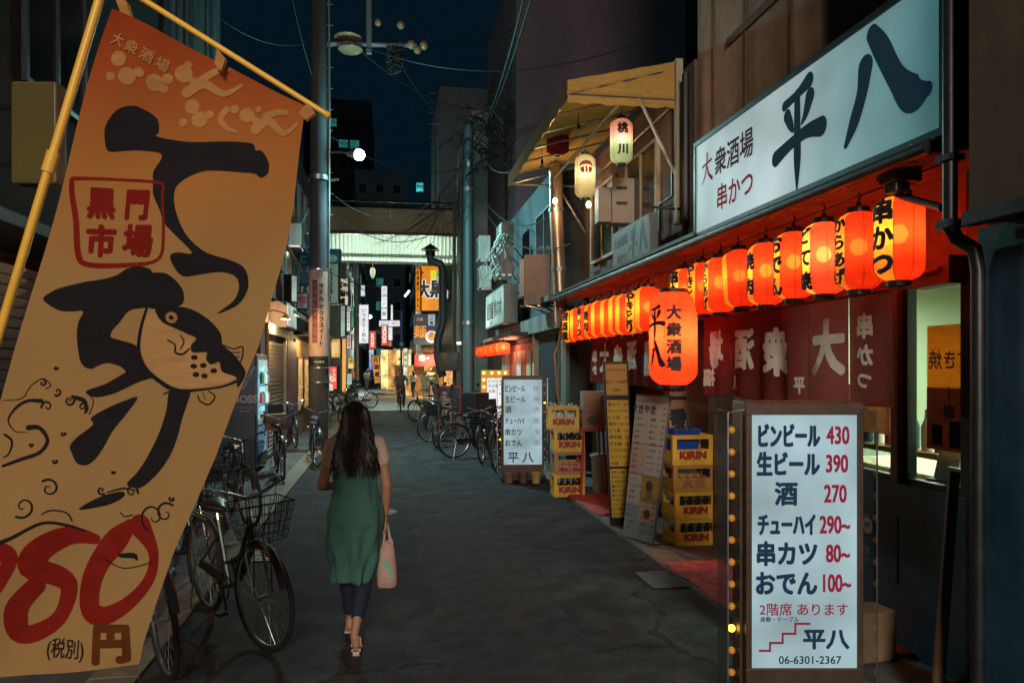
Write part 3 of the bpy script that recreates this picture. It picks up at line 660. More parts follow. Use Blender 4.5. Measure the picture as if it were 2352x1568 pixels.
# outdoor lamp on its arm by the corner
t = thing('spotlight', 'black spotlight on a bent arm fixed under the right end of the large sign', 'spotlight', (2.9, 3.85, 2.75))
wb(MB().tube([P(2165, 478, x=2.7), P(2110, 462, x=2.78), P(2060, 448, x=2.8), P(2050, 430, x=2.8), P(2050, 410, x=2.8)], .02, 8), 'arm', BLACK, t, smooth=True)
c = P(2068, 400, x=2.8); wb(MB().box(c, (.16, .16, .11)).box(c + Vector((-.02, 0, -.08)), (.09, .1, .06)).box(c + Vector((0, .12, .01)), (.1, .06, .05)), 'housing', BLACK, t, bevel=.01)
# cream board and shelf at the corner
t = thing('corner_shelf', 'dark wooden bracket shelf with a red handle beside the end lantern', 'shelf', (3.15, 3.95, 2.3))
wb(MB().b2((3.1, 3.87, 2.27), (3.24, 4.25, 2.43)), 'board', BROWN, t, bevel=.005); wb(MB().tube([(3.085, 3.93, 2.36), (3.085, 4.12, 2.34)], .012, 8), 'handle', RED, t, smooth=True)
# ---------------- neighbour building on the extreme right
N = thing('neighbour_building', 'dark building at the right edge with a projecting brown upper storey and drainpipe', 'building', (3.5, 1, 0))
wb(MB().b2((2.78, -5, 0), (6.5, 3.28, 2.46)), 'lower_wall', DKBLUE, N); wb(MB().b2((2.60, -5, 2.462), (6.5, 3.12, 12)), 'upper_wall', mat('umber_panel', (.10, .065, .04), .8, 0, .3, 3, .3, dirt=.4), N)
wb(MB().b2((2.57, -5, 2.44), (2.64, 3.13, 2.5)), 'trim', BLACK, N)
wb(MB().b2((3.0, 3.281, 2.97), (6.5, 5.6, 3.3)).b2((3.1, 3.281, 0), (3.45, 3.59, 2.96)), 'side_wall', WALLD, N)
a = P(2182, 530, x=2.66)
wb(MB().tube([(a.x, a.y, 7), (a.x, a.y, a.z)], .034, 10).tube([(a.x, a.y, a.z + .02), (a.x + .02, a.y - .02, a.z - .04), (2.73, 3.24, a.z - .10), (2.74, 3.23, a.z - .2), (2.74, 3.23, .05)], .034, 10), 'drainpipe', BLACK, N, smooth=True)
wb(MB().box((a.x, a.y, 2.8), (.09, .09, .03)).box((a.x, a.y, a.z + .03), (.09, .09, .04)), 'pipe_bracket', BLACK, N)
MB().b2((-.03, -.01, 0), (.03, .01, 1.25)).build('leaning_board', BROWN)
o = bpy.data.objects['leaning_board']; o.location = P(2150, 1640, z=0.01, x=None); o.rotation_euler = (R(-4), R(8), 0); tag(o, 'narrow board leaning against the dark wall at the bottom right', 'board')
# small crate-like carton near bottom right
t = MB().b2((-.13, -.1, 0), (.13, .1, .3)).build('carton', mat('cardboard', (.28, .18, .10), .85, 0, .2, 5, .1), bevel=.004); t.location = (2.92, 4.35, 0.01); t.rotation_euler = (0, 0, R(8)); tag(t, 'brown carton on the pavement right behind the nearest lit menu sign', 'box')
# ================================================================== lit menu signs
MWHITE = glow('menu_white', (0.23, 0.35, 0.385), 0.95, 2.4, 0.66, base=(.1, .11, .11), rough=.5)
BOXB = mat('sign_casing', (0.075, 0.045, 0.032), 0.45, 0.2, 0.3, 6, 0.1)
AMB = mat('amber_bulb_glass', (0.55, 0.26, 0.04), 0.15, 0, 0, 1, 0, em=(0.12, 0.045, 0.005))
AMBON = glow('amber_bulb_lit', (1.0, 0.55, 0.04), 5.0)
ACR = glass('acrylic', (0.82, 0.85, 0.85))
MNAVY = mat('menu_navy_print', (.004, .012, .03), .9, 0, 0, 1, 0, em=(.003, .014, .035)); MRED = mat('menu_red_print', (.2, .006, .02), .9, 0, 0, 1, 0, em=(.10, .004, .018))
def menu_sign(lab, loc, rz, pw, zb, zt, rows, small=False):
    t = thing('menu_sign', lab, 'sign', loc, rz); bw = pw + (.055 if not small else .045); dz = .22
    MB().b2((-bw / 2, .012, .09), (bw / 2, dz, zt + .06)).build('casing', BOXB, t, bevel=.006)
    f = MB()
    for a, b in (((-bw / 2, -.01, zt), (bw / 2, .012, zt + .055)), ((-bw / 2, -.01, .09), (bw / 2, .012, zb)), ((-bw / 2, -.01, zb), (-pw / 2, .012, zt)), ((pw / 2, -.01, zb), (bw / 2, .012, zt))): f.b2(a, b)
    f.build('frame', BOXB, t, bevel=.003)
    MB().b2((-pw / 2, 0, zb), (pw / 2, .011, zt)).build('lit_panel', MWHITE, t)
    for s in (-1, 1):
        xs = s * (bw / 2 + .035)
        MB().b2((s * (bw / 2 + .0), .05, .2), (s * (bw / 2 + .012), .17, zt)).build('bulb_rail', BOXB, t)
        c = MB().b2((s * (bw / 2 + .075), .02, .16), (s * (bw / 2 + .079), .20, zt + .02)).build('acrylic_cover', ACR, t)
        e = MB().tube([(s * bw / 2, .02, zt + .025), (s * (bw / 2 + .077), .02, zt + .01), (s * (bw / 2 + .077), .02, .16)], .004, 5).build('cover_edge', STEEL, t)
        n = 13 if not small else 10
        for i in range(n):
            b = MB().ball((0, 0, 0), .018 if not small else .013, 10).lathe([(.012, 0), (.012, .02)], (-s * .03, 0, 0), 8, 'X').build('bulb', AMBON if (i == 3 and s < 0) or (small and i == 7) else AMB, t, smooth=True)
            b.location = (s * (bw / 2 + .034), .11, .22 + (zt - .3) * i / (n - 1))
    MB().b2((-bw / 2 - .04, -.02, .05), (bw / 2 + .04, dz + .03, .088)).build('base', BLACK, t, bevel=.004)
    for x in (-bw / 2, bw / 2):
        for y in (.0, dz): 
            wv = MB().lathe([(.001, -.012), (.024, -.012), (.024, .012), (.001, .012)], n=14, axis='X').build('castor', RUBBER, t, smooth=True); wv.location = (x, y, .025)
    return t
p = P(1847, 900, d=3.6); p.z = 0
t = menu_sign('nearest lit menu sign, tall, starting with 430 yen beer and ending in a phone number', p, -TH, .494, .39, 1.575, [])
X = lambda u: (u - 1847) / 490.0
Z = lambda v: 1.8 - (v - 842) / 490.0
rows = [('ビンビール', 1812, 999, .118, .53, '430', 1924), ('生ビール', 1810, 1064, .118, .66, '390', 1922), ('酒', 1805, 1133, .115, 1, '270', 1918), ('チューハイ', 1806, 1204, .110, .53, '290~', 1917), ('串カツ', 1807, 1270, .118, .88, '80~', 1924), ('おでん', 1806, 1338, .118, .88, '100~', 1922)]
lettering(t, [(r[0], X(r[1]), Z(r[2]), r[3], {'sx': r[4] * .95, 'mid': 1, 'bold': .03}) for r in rows] + [('平八', X(1897), Z(1467), .1, {'mid': 1, 'bold': .03, 'sx': 1.1}), ('06-6301-2367', X(1860), Z(1514), .052, {'mid': 1})], MNAVY)
lettering(t, [(r[5], X(r[6]), Z(r[2]), .115, {'sx': .62 if len(r[5]) < 4 else .6, 'mid': 1, 'bold': .02}) for r in rows] + [('2階席 あります', X(1846), Z(1398), .062, {'mid': 1, 'bold': .01})], MRED, name='price_lettering')
lettering(t, [('座敷・テーブル', X(1790), Z(1421), .026, {'mid': 1})], MNAVY, name='small_lettering')
st_ = MB(); pts = [(1743, 1493), (1768, 1493), (1768, 1475), (1797, 1475), (1797, 1454), (1826, 1454), (1826, 1431), (1858, 1431)]
for a, b in zip(pts, pts[1:]): st_.b2((X(min(a[0], b[0])) - .004 * (a[0] == b[0]), -.004, Z(max(a[1], b[1])) - .005), (X(max(a[0], b[0])) + .005, -.0015 - .0004 * (a[0] == b[0]), Z(min(a[1], b[1])) + .005))
st_.build('staircase_print', MRED, t)
p = P(1201, 1106, z=0)
t = menu_sign('lit white menu sign farther up the lane, with three small pots at its foot', p, -TH + R(3), .60, .27, 1.60, [], small=True)
X2 = lambda u: (u - 1201) / 148.0
Z2 = lambda v: 1.8 - (v - 842) / 148.0
r2 = [('ビンビール', 892, .62, '430'), ('生ビール', 917, .78, '390'), ('酒', 941, 1, '270'), ('チューハイ', 967, .62, '290'), ('串カツ', 993, .9, '90'), ('おでん', 1018, .9, '100')]
lettering(t, [(a, X2(1160), Z2(v), .115, {'a': 'l', 'sx': s * .9, 'mid': 1, 'bold': .02}) for a, v, s, b in r2] + [('平 八', X2(1196), Z2(1052), .18, {'mid': 1, 'bold': .02})], mat('menu_black_print', (.01, .02, .03), .4, 0, 0, 1, 0, em=(.01, .015, .02)))
lettering(t, [(b, X2(1239), Z2(v), .11, {'a': 'r', 'sx': .6, 'mid': 1}) for a, v, s, b in r2], mat('menu_grey_print', (.15, .15, .18), .4, 0, 0, 1, 0, em=(.12, .11, .13)), name='price_lettering')
for i, (dx, c, l) in enumerate(((-.22, mat('clay', (.22, .12, .09), .8), 'dark clay pot'), (.0, BROWN, 'brown pot'), (.2, mat('ochre_pot', (.45, .32, .12), .6), 'ochre pot'))):
    o = MB().lathe([(.001, 0), (.06, 0), (.08, .15), (.088, .15), (.088, .165), (.07, .165), (.066, .06), (.001, .06)], n=16).build('flower_pot', c, smooth=True)
    q = Matrix.Rotation(-TH, 3, 'Z') @ Vector((dx, -.11, 0)); o.location = p + q; tag(o, l + ' at the foot of the farther lit menu sign, ' + ['left one', 'middle one', 'right one'][i], 'pot')
# ================================================================== beer crates
CY = mat('crate_yellow', (0.88, 0.52, 0.055), 0.45, 0, 0.18, 4, 0.05, dirt=0.5); CT = mat('crate_tan', (0.48, 0.27, 0.10), 0.5, 0, 0.18, 4, 0.05, dirt=0.5)
CRED = mat('crate_red_print', (0.28, 0.02, 0.015), 0.5, 0, 0, 1, 0); CWH = mat('crate_cream_print', (.6, .5, .35), .5, 0, 0, 1, 0)
def crate_body(w, d, h):
    m = MB(); e = .012
    m.b2((-w / 2, -d / 2, 0), (w / 2, d / 2, .012)); lo, hi = h * .52, h * .86
    for s in (-1, 1):
        for (a0, a1, z0, z1) in ((-w / 2, w / 2, .012, lo), (-w / 2, w / 2, hi, h), (-w / 2, -w / 2 + .045, lo, hi), (w / 2 - .045, w / 2, lo, hi)):
            m.b2((a0, s * d / 2 - s * e, z0), (a1, s * d / 2, z1))
        for (a0, a1, z0, z1) in ((-d / 2 + e, d / 2 - e, .012, lo * .9), (-d / 2 + e, d / 2 - e, hi, h), (-d / 2 + e, -d / 2 + .05, lo * .9, hi), (d / 2 - .05, d / 2 - e, lo * .9, hi)):
            m.b2((s * w / 2 - s * e, a0, z0), (s * w / 2, a1, z1))
        for z in (h * .955, .03): m.b2((-w / 2 - .006, s * (d / 2 + .001), z), (w / 2 + .006, s * (d / 2 + .008), z + .012))
        for z in (h * .955, .03): m.b2((s * (w / 2 + .001), -d / 2, z), (s * (w / 2 + .008), d / 2, z + .012))
        for x in (-w / 2 + .03, w / 2 - .03): m.b2((x - .006, s * (d / 2 + .001), .044), (x + .006, s * (d / 2 + .005), h * .95))
    for x in range(1, 5): m.b2((-w / 2 + w * x / 5 - .002, -d / 2 + .014, .014), (-w / 2 + w * x / 5 + .002, d / 2 - .014, h * .45))
    return m
CM = {}
def crate(lab, loc, rz, h, m, txt='KIRIN', sub='キリンビール', group=None, plate=False, bottles=True, glab='', ink=None):
    w, d = .43, .36; k = (h, m.name)
    if k not in CM: CM[k] = crate_body(w, d, h).mesh('body', m)
    t = thing('beer_crate', lab, 'crate', loc, rz, group)
    o = bpy.data.objects.new('body', CM[k]); COL.objects.link(o); o.parent = t
    if plate:
        MB().b2((-.15, -d / 2 - .0045, h * .15), (.15, -d / 2 - .001, h * .46)).build('label_plate', CRED, t)
        lettering(t, [(txt, 0, h * .35, .05, {'mid': 1, 'bold': .03}), ('SUPER', 0, h * .21, .025, {'mid': 1})], CWH, -d / 2 - .007)
    elif txt: lettering(t, [(txt, 0, h * .33, h * .34, {'mid': 1, 'bold': .06, 'sx': 1.12}), (sub, 0, h * .16, h * .10, {'mid': 1})], ink or CRED, -d / 2 - .003)
    if bottles:
        if 'bot' not in CM:
            CM['bot'] = MB().lathe([(.001, 0), (.034, 0), (.035, .15), (.03, .17), (.014, .20), (.012, .235), (.001, .237)], n=12).mesh('bottle', mat('bottle_glass', (.035, .022, .008), .08, 0, 0, 1, 0), True)
            CM['cap'] = MB().lathe([(.001, .250), (.014, .248), (.015, .236)], n=10).mesh('cap', mat('bottle_cap', (.6, .5, .3), .3, .6, 0, 1, 0), True)
        M_ = Matrix.Rotation(rz, 3, 'Z')
        for j in range(2):
            for i in range(5):
                bt = bpy.data.objects.new('beer_bottle', CM['bot']); COL.objects.link(bt); bt.location = Vector(loc) + M_ @ Vector((-w / 2 + w * (i + .5) / 5, -d / 2 + .055 + j * .085, .014)); bt.scale = (1, 1, h / .31)
                tag(bt, 'brown beer bottle in ' + glab + [', front row', ', back row'][j] + ', ' + ['leftmost', 'second from left', 'middle', 'second from right', 'rightmost'][i], 'bottle', 'beer bottles in ' + glab)
                cp = bpy.data.objects.new('cap', CM['cap']); COL.objects.link(cp); cp.parent = bt
    return t
g = 'yellow beer crates stacked outside the bar'
p = P(1303, 1136, z=0); fz = R(-3)
crate('yellow crate on the ground, lowest of the far stack beside the farther menu sign', p, fz, .31, CY, group=g, glab='the lowest crate of the far stack')
crate('tan crate with a red katakana label plate, second from the ground in the far stack', p + Vector((.004, .0, .312)), fz + R(1), .31, CT, 'アサヒビール', plate=True, group=g, bottles=False)
crate('yellow crate third from the ground in the far stack', p + Vector((.0, .005, .624)), fz, .31, CY, group=g, glab='the third crate of the far stack')
crate('topmost yellow crate of the far stack, holding bundled wrappings', p + Vector((-.07, .0, .936)), fz - R(4), .31, CY, group=g, bottles=False, sub='')
mb = MB()
for i in range(14):
    a = p + Vector((-.24 + i * .026, rnd.uniform(-.1, .1), 1.06)); mb.tube([a, a + Vector((rnd.uniform(-.04, .04), rnd.uniform(-.04, .04), .14)), a + Vector((rnd.uniform(-.1, .1), 0, .2 + rnd.uniform(0, .05)))], [.03, .022, .006], 7)
tag(mb.build('plastic_wrapping', mat('clear_wrap', (.55, .55, .5), .15, 0, .3, 9, .3), smooth=True), 'crumpled pale plastic wrappings poking out of the topmost far crate', 'wrapping')
p = P(1583, 1244, z=0); fz = R(1)
crate('yellow crate on the ground, lowest of the near stack, sticker on its last letter', p, fz, .27, CY, group=g, glab='the lowest crate of the near stack')
crate('yellow crate with dark bottles, second from the ground in the near stack', p + Vector((-.012, 0, .272)), fz + R(1), .27, CY, group=g, glab='the second crate of the near stack')
crate('tan yellow crate with faded grey print, third from the ground in the near stack', p + Vector((-.02, .004, .544)), fz - R(1), .27, mat('crate_ochre', (0.52, 0.26, 0.05), 0.5, 0, 0.18, 4, 0.05, dirt=.5), '大 瓶', '', group=g, bottles=False, ink=mat('faded_red', (.25, .1, .06), .6))
crate('topmost yellow crate of the near stack with big letters and a blue tub in it', p + Vector((-.04, -.01, .816)), fz, .30, CY, group=g, bottles=False)
t = thing('blue_tub', 'blue plastic tub sitting inside the topmost crate of the near stack', 'tub', p + Vector((-.08, .02, .84)), fz + R(10))
MB().loft([[(sx * a, sy * b, z) for sx, sy in ((-1, -1), (1, -1), (1, 1), (-1, 1))] for a, b, z in ((.13, .10, 0), (.15, .12, .30), (.165, .13, .30), (.165, .13, .325), (.14, .11, .325), (.12, .09, .02))], cap=True).build('tub', mat('blue_plastic', (.02, .07, .35), .4, 0, .15, 5, .05), t, bevel=.004)
mb = MB()
for i in range(9): mb.ball((rnd.uniform(-.1, .1), rnd.uniform(-.07, .07), .32), .035, 8)
mb.build('contents', mat('dark_bag', (.03, .03, .045), .4), t, smooth=True)
# ================================================================== standing boards made from four corners
def corner_board(name, lab, cat, a, b, c, d_, thick=.02, fm=BLACK, margin=.0):
    """a b: foot left/right, c d_: top right/left"""
    a, b, c, d_ = map(Vector, (a, b, c, d_)); O = (a + b) / 2; O.z = 0
    nrm = (b - a).cross(d_ - a).normalized()
    if nrm.y > 0: nrm = -nrm
    c = c - nrm * (c - a).dot(nrm)
    t = thing(name, lab, cat, O)
    def fn(s, k, off=0.0): return ((a.lerp(b, s)).lerp(d_.lerp(c, s), k) + nrm * off) - O
    f = [fn(0, 0), fn(1, 0), fn(1, 1), fn(0, 1)]; g_ = [v - nrm * thick for v in f]
    MB().add(f + g_, [(0, 1, 2, 3), (7, 6, 5, 4), (0, 4, 5, 1), (1, 5, 6, 2), (2, 6, 7, 3), (3, 7, 4, 0)]).build('board', fm, t)
    def panel(s0, k0, s1, k1, m, nm='panel', off=.004):
        f = [fn(s0, k0, off), fn(s1, k0, off), fn(s1, k1, off), fn(s0, k1, off)]; g_ = [v - nrm * .003 for v in f]
        return MB().add(f + g_, [(0, 1, 2, 3), (7, 6, 5, 4), (0, 4, 5, 1), (1, 5, 6, 2), (2, 6, 7, 3), (3, 7, 4, 0)]).build(nm, m, t)
    W_, H_ = (b - a).length, (d_ - a).length
    def text(items, m, off=.0065, name='lettering'):
        V, Fc = flat_text([(s, x * W_, z * H_, sz, o) for s, x, z, sz, o in items])
        me = bpy.data.meshes.new(name); me.from_pydata([fn(p[0] / W_, p[1] / H_, off + p[2] * LAY) for p in V], [], Fc); me.materials.append(m)
        o = bpy.data.objects.new(name, me); COL.objects.link(o); o.parent = t
    return t, panel, text, fn, W_, H_
a = P(1402, 1210, z=.0); b = P(1459, 1209, z=.0)
d_ = P(1385, 830, d=8.5); c = d_ + (b - a)
t, panel, text, fn, w, h = corner_board('menu_board', 'tall narrow yellow menu board in a black frame standing by the giant lantern', 'menu board', a, b, c, d_)
YP = mat('yellow_menu_paper', (.52, .33, .03), .6, 0, .15, 3, .05)
panel(.08, .80, .93, .985, mat('amber_menu_paper', (.46, .26, .05), .6, 0, .15, 3, .05)); panel(.08, .37, .93, .77, YP); panel(.08, .06, .93, .355, YP)
foods = ['串カツ', 'チューハイ', 'とり皮', '焼ちくわ', 'とり串', '豚平焼', 'げそ焼', 'ベーコンエッグ', '上ハラミ', '冷奴', '枝豆うま煮', 'ちくわチーズ', 'ふぐ皮ひれ', '鶏バイ', '焼くじら', '胡バター', '牛すじ', 'とんぺい', 'もつ煮', 'キムチ']
pr_ = [300, 330, 150, 150, 330, 350, 180, 180, 150, 200, 250, 250, 300, 280, 390, 200, 300, 280, 250, 180]
it = []; it2 = []
for i, f_ in enumerate(foods):
    k = .745 - i * .0395 if i < 10 else .335 - (i - 10) * .028
    it.append((f_, .12, k, .042 if i < 10 else .036, {'a': 'l', 'mid': 1, 'sx': min(1.1, 4.2 / max(3, len(f_))), 'bold': .02})); it2.append((str(pr_[i]), .9, k, .042, {'a': 'r', 'mid': 1, 'sx': .8}))
text(it + [('本日のおすすめ', .5, .95, .03, {'mid': 1}), ('生ビール390円', .5, .88, .042, {'mid': 1, 'sx': .9, 'bold': .02}), ('営業中', .5, .83, .03, {'mid': 1})], mat('brown_ink', (.06, .03, .01), .6)); text(it2, CRED, name='price_lettering')
a = P(1430, 1230, z=.03); b = P(1500, 1252, z=.03); d_ = P(1462, 905, d=8.15); c = d_ + (b - a) * 1.08
t, panel, text, fn, w, h = corner_board('poster_stand', 'grey white board full of pasted menu sheets, leaning, beside the near crate stack', 'poster board', a, b, c, d_, fm=GREYM)
GP = mat('grey_menu_paper', (.50, .44, .40), .5, 0, .12, 2, .05); PK = mat('pinkish_menu_paper', (.52, .36, .28), .5, 0, .15, 2, .05); BLP = mat('bluish_menu_paper', (.28, .35, .38), .5, 0, .15, 3, .05)
panel(.02, .66, .98, .99, GP, 'poster'); panel(.02, .45, .46, .655, PK, 'poster'); panel(.48, .45, .98, .655, GP, 'poster'); panel(.02, .23, .44, .445, GP, 'poster'); panel(.46, .27, .97, .445, mat('mustard_print', (.42, .24, .04), .5), 'poster')
panel(.46, .13, .97, .265, PK, 'poster'); panel(.02, .01, .45, .225, BLP, 'poster'); panel(.46, .01, .97, .125, BLP, 'poster')
r = random.Random(3); DI = mat('slate_ink', (.07, .075, .09), .6); its = []
for k in range(22): its.append((r.choice(foods), .08, .955 - k * .042, .034, {'a': 'l', 'mid': 1, 'sx': .8, 'bold': .02}))
for k in range(22): 
    if k in (12, 13, 14, 15): continue
    its.append((r.choice(foods), .54, .955 - k * .042, .034, {'a': 'l', 'mid': 1, 'sx': .7, 'bold': .02})); its.append((str(r.choice(pr_)), .95, .955 - k * .042, .03, {'a': 'r', 'mid': 1}))
text(its, DI); text([('すきやき', .3, .9, .09, {'mid': 1, 'bold': .03})], DI, .0075, 'title_lettering')
for k, (x, z, rr) in enumerate(((.7, .38, .055), (.72, .32, .05), (.72, .19, .05))):
    v = [fn(x + rr / w * math.cos(q * .52), z + rr / h * math.sin(q * .52), .0068) for q in range(12)]; MB().add(v, [tuple(range(12))]).build('dish_photo', [mat('dish_brown', (.08, .05, .03), .5), mat('dish_grey', (.15, .15, .16), .5)][k % 2], t)
lg = MB(); lg.tube([fn(.1, .02, -.03), fn(.1, .0, -.25) + Vector((0, 0, .0))], .01, 6).tube([fn(.95, .0, -.02), fn(.95, .0, -.02) + Vector((.25, .1, .0))], .009, 6); lg.build('foot_bar', STEEL, t, smooth=True)
# banner and boxes behind the boards
t = thing('banner', 'narrow peach banner with black kanji hanging behind the near crate stack', 'banner', P(1557, 900, d=8.9), -TH)
MB().b2((-.10, 0, -.62), (.10, .006, .1)).build('cloth', mat('peach_cloth', (.5, .28, .16), .8, 0, .12, 5, .1), t); lettering(t, [('一番搾', 0, -.07, .20, {'v': .22, 'bold': .05})], INK, -.004)
MB().tube([(-.11, -.003, .105), (.11, -.003, .105)], .008, 6).build('rod', BLACK, t)
for i, (u, v0, v1, wd, lab) in enumerate(((1352, 985, 942, .33, 'lower cardboard box with a round mark, between the far crates and the yellow menu board'), (1358, 942, 899, .36, 'upper cardboard box with a teal print, between the far crates and the yellow menu board'))):
    d = 10.6; q = P(u + 12, v0, d=d); t = thing('cardboard_box', lab, 'box', q, -TH + R(4 * i)); hh = (v0 - v1) / F * d
    MB().b2((-wd / 2, 0, 0), (wd / 2, .3, hh)).build('carton', mat('carton_%d' % i, [(.26, .17, .13), (.38, .24, .17)][i], .85, 0, .15, 5, .1), t, bevel=.004)
    layered(t, [circ(.0, hh * .45, .07, 16, 1.4)] if i == 0 else [poly2([(.1, .22), (.05, .18), (.04, .12), (.09, .06), (.15, .12), (.15, .19)])], mat(['box_print_grey', 'box_print_teal'][i], [(.08, .07, .07), (.03, .13, .16)][i], .7), -.003, 'print')
q = P(1364, 985, d=10.6)
t = thing('stool', 'small red stool carrying the two cardboard boxes near the far crates', 'stool', (q.x, q.y + .15, 0))
MB().b2((-.2, -.17, q.z - .03), (.2, .17, q.z - .002)).build('seat', RED, t, bevel=.004)
for sx in (-1, 1):
    for sy in (-1, 1): MB().tube([(sx * .14, sy * .12, q.z - .03), (sx * .18, sy * .14, 0)], .018, 6).build('leg', RED, t, smooth=True)
q = P(1383, 1130, z=0); t = thing('waste_bin', 'pale plastic waste bin behind the yellow menu board, by the red mat', 'bin', q)
MB().loft([[(a * math.cos(k * .5236 + .1), a * math.sin(k * .5236 + .1), z) for k in range(12)] for a, z in ((.13, 0), (.16, .5), (.175, .5), (.175, .53))]).build('bin_body', mat('pale_plastic', (.35, .36, .33), .5, 0, .1, 4, .05), t, smooth=True); MB().lathe([(.001, .58), (.16, .56), (.18, .535), (.18, .52)], n=20).build('lid', ACW, t, smooth=True)
# ================================================================== foreground banner flag
TL, TR_, BR = P(262, 25, d=2.20), P(700, 240, d=2.26), P(316, 1537, d=2.30)
EX = (TR_ - TL); EY = (BR - TR_); NF = EX.cross(EY).normalized()
if NF.y > 0: NF = -NF
C0 = Vector((0, 0, CH))
FO = (TL + BR) / 2
def wav(p):
    q = p - TL; s = q.dot(EX) / EX.length_squared; k = q.dot(EY.normalized()) / 1.7
    return .016 * math.sin(s * 9 + k * 3) * (.3 + k) + .012 * math.sin(s * 12.6) * math.exp(-k * 5) + .016 * math.sin(s * 4 - k * 7 + 1) + .010 * math.sin(s * 6 + k * 11)
def FP(u, v, off=0.0):
    r = ray(u, v); k = (TL - C0).dot(NF) / r.dot(NF); p = C0 + r * k
    return p + NF * (wav(p) + off) - FO
t = thing('banner_flag', 'big orange and ochre banner flag with black brush strokes and a blowfish, close by', 'flag', FO)
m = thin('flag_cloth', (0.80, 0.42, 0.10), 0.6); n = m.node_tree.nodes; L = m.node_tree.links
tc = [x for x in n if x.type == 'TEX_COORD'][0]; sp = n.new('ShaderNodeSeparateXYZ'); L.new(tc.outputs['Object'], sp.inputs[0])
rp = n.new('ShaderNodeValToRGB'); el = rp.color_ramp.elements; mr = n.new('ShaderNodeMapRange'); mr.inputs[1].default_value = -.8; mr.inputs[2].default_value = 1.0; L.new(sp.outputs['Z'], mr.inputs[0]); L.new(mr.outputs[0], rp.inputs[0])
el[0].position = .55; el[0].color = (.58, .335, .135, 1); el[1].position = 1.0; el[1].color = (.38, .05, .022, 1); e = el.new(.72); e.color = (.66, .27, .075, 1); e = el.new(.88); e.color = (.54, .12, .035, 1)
for x in n:
    if x.type in ('BSDF_DIFFUSE', 'BSDF_TRANSLUCENT'): L.new(rp.outputs[0], x.inputs[0])
RE = [(240, 700), (267, 697), (479, 671), (580, 651), (706, 617), (793, 597), (848, 576), (912, 552), (1042, 504), (1147, 457), (1263, 403), (1384, 360), (1484, 327), (1537, 316)]
def redge(v):
    for (v0, u0), (v1, u1) in zip(RE, RE[1:]):
        if v <= v1: return u0 + (u1 - u0) * (v - v0) / (v1 - v0)
    return RE[-1][1]
BL = (-200, 1562); V = []; nx, ny = 36, 84
for j in range(ny + 1):
    for i in range(nx + 1):
        s, k = i / nx, j / ny
        a = (262 + (BL[0] - 262) * k, 25 + (BL[1] - 25) * k); vr = 240 + 1297 * k; b = (redge(vr), vr)
        V.append(FP(a[0] + (b[0] - a[0]) * s, a[1] + (b[1] - a[1]) * s + 10 * math.sin(s * 5) * (k > .99)))
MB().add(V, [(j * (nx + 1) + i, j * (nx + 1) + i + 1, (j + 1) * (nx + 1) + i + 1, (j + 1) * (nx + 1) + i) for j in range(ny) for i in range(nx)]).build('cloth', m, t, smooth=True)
def fprint(shapes, mm, base, name):
    mb = MB()
    for i, (v, f) in enumerate(shapes):
        v, f = cut2(v, f, 26, 26); mb.add([FP(p[0], p[1], base + i * .00006 + p[2] * .00012) for p in v], f)
    me = bpy.data.meshes.new(name); me.from_pydata(mb.v, [], mb.f); me.materials.append(mm); o = bpy.data.objects.new(name, me); COL.objects.link(o); o.parent = t
z1 = lambda q: (q[0] * .504, q[1] * .504) + tuple(w_ * .504 for w_ in q[2:])
z6 = lambda q: (q[0] * .3984, 569.6 + q[1] * .3984) + tuple(w_ * .3984 for w_ in q[2:])
z2 = lambda q: (q[0] * .5023, 781 + q[1] * .5023) + tuple(w_ * .5023 for w_ in q[2:])
FB = thin('flag_black_dye', (.022, .020, .022), .25); FR = thin('flag_red_dye', (.30, .025, .018), .45); FBR = thin('flag_brown_dye', (.16, .05, .015), .4); FC = thin('flag_cream_dye', (.66, .36, .13), .55)
s1 = [(483,640),(492,580),(540,515),(600,490),(650,497),(715,540),(722,600),(712,620),(800,640),(900,652),(1050,648),(1150,655),(1165,685),(1195,690),(1225,740),(1222,790),(1190,812),(1165,795),(1100,790),(1000,785),(930,790),(860,820),(815,860),(808,920),(830,1000),(870,1080),(930,1140),(980,1165),(1050,1185),(1110,1220),(1128,1290),(1110,1350),(1070,1395),(985,1430),(1060,1370),(1085,1310),(1070,1260),(1010,1240),(930,1250),(850,1262),(810,1220),(795,1170),(830,1155),(890,1155),(800,1060),(765,1020),(740,960),(705,890),(700,830),(700,780),(738,705),(640,685),(560,688),(495,690)]
s2 = [(232,290),(280,250),(340,225),(470,195),(600,178),(690,155),(740,125),(820,108),(890,125),(905,145),(980,150),(1040,200),(1070,260),(1050,330),(915,352),(868,345),(780,355),(740,380),(700,430),(660,470),(645,510),(700,530),(790,560),(815,620),(850,690),(900,748),(860,752),(780,780),(650,840),(540,860),(490,825),(600,785),(700,730),(725,712),(690,680),(620,662),(560,680),(525,697),(480,685),(450,640),(432,520),(440,430),(470,365),(400,365),(330,360),(270,330)]
s3 = [(980,822),(1098,822),(1085,900),(1060,980),(1030,1100),(980,1210),(900,1310),(800,1385),(720,1365),(780,1300),(850,1200),(920,1060),(960,930)]
s4 = [(790,860),(720,960),(700,985),(640,1060),(590,1150),(540,1220),(490,1252),(440,1240),(410,1180),(400,1140),(440,1090),(530,1020),(520,980),(600,930),(700,885)]
s5 = [(440,1512),(560,1440),(690,1408),(700,1440),(600,1490)]
back = [(915,345),(1000,335),(1100,350),(1200,410),(1270,490),(1285,555),(1340,600),(1390,650),(1430,720),(1385,800),(1375,740),(1290,710),(1270,655),(1220,670),(1190,640),(1190,600),(1110,600),(1100,560),(1130,520),(1070,490),(1020,465),(950,430),(920,390)]
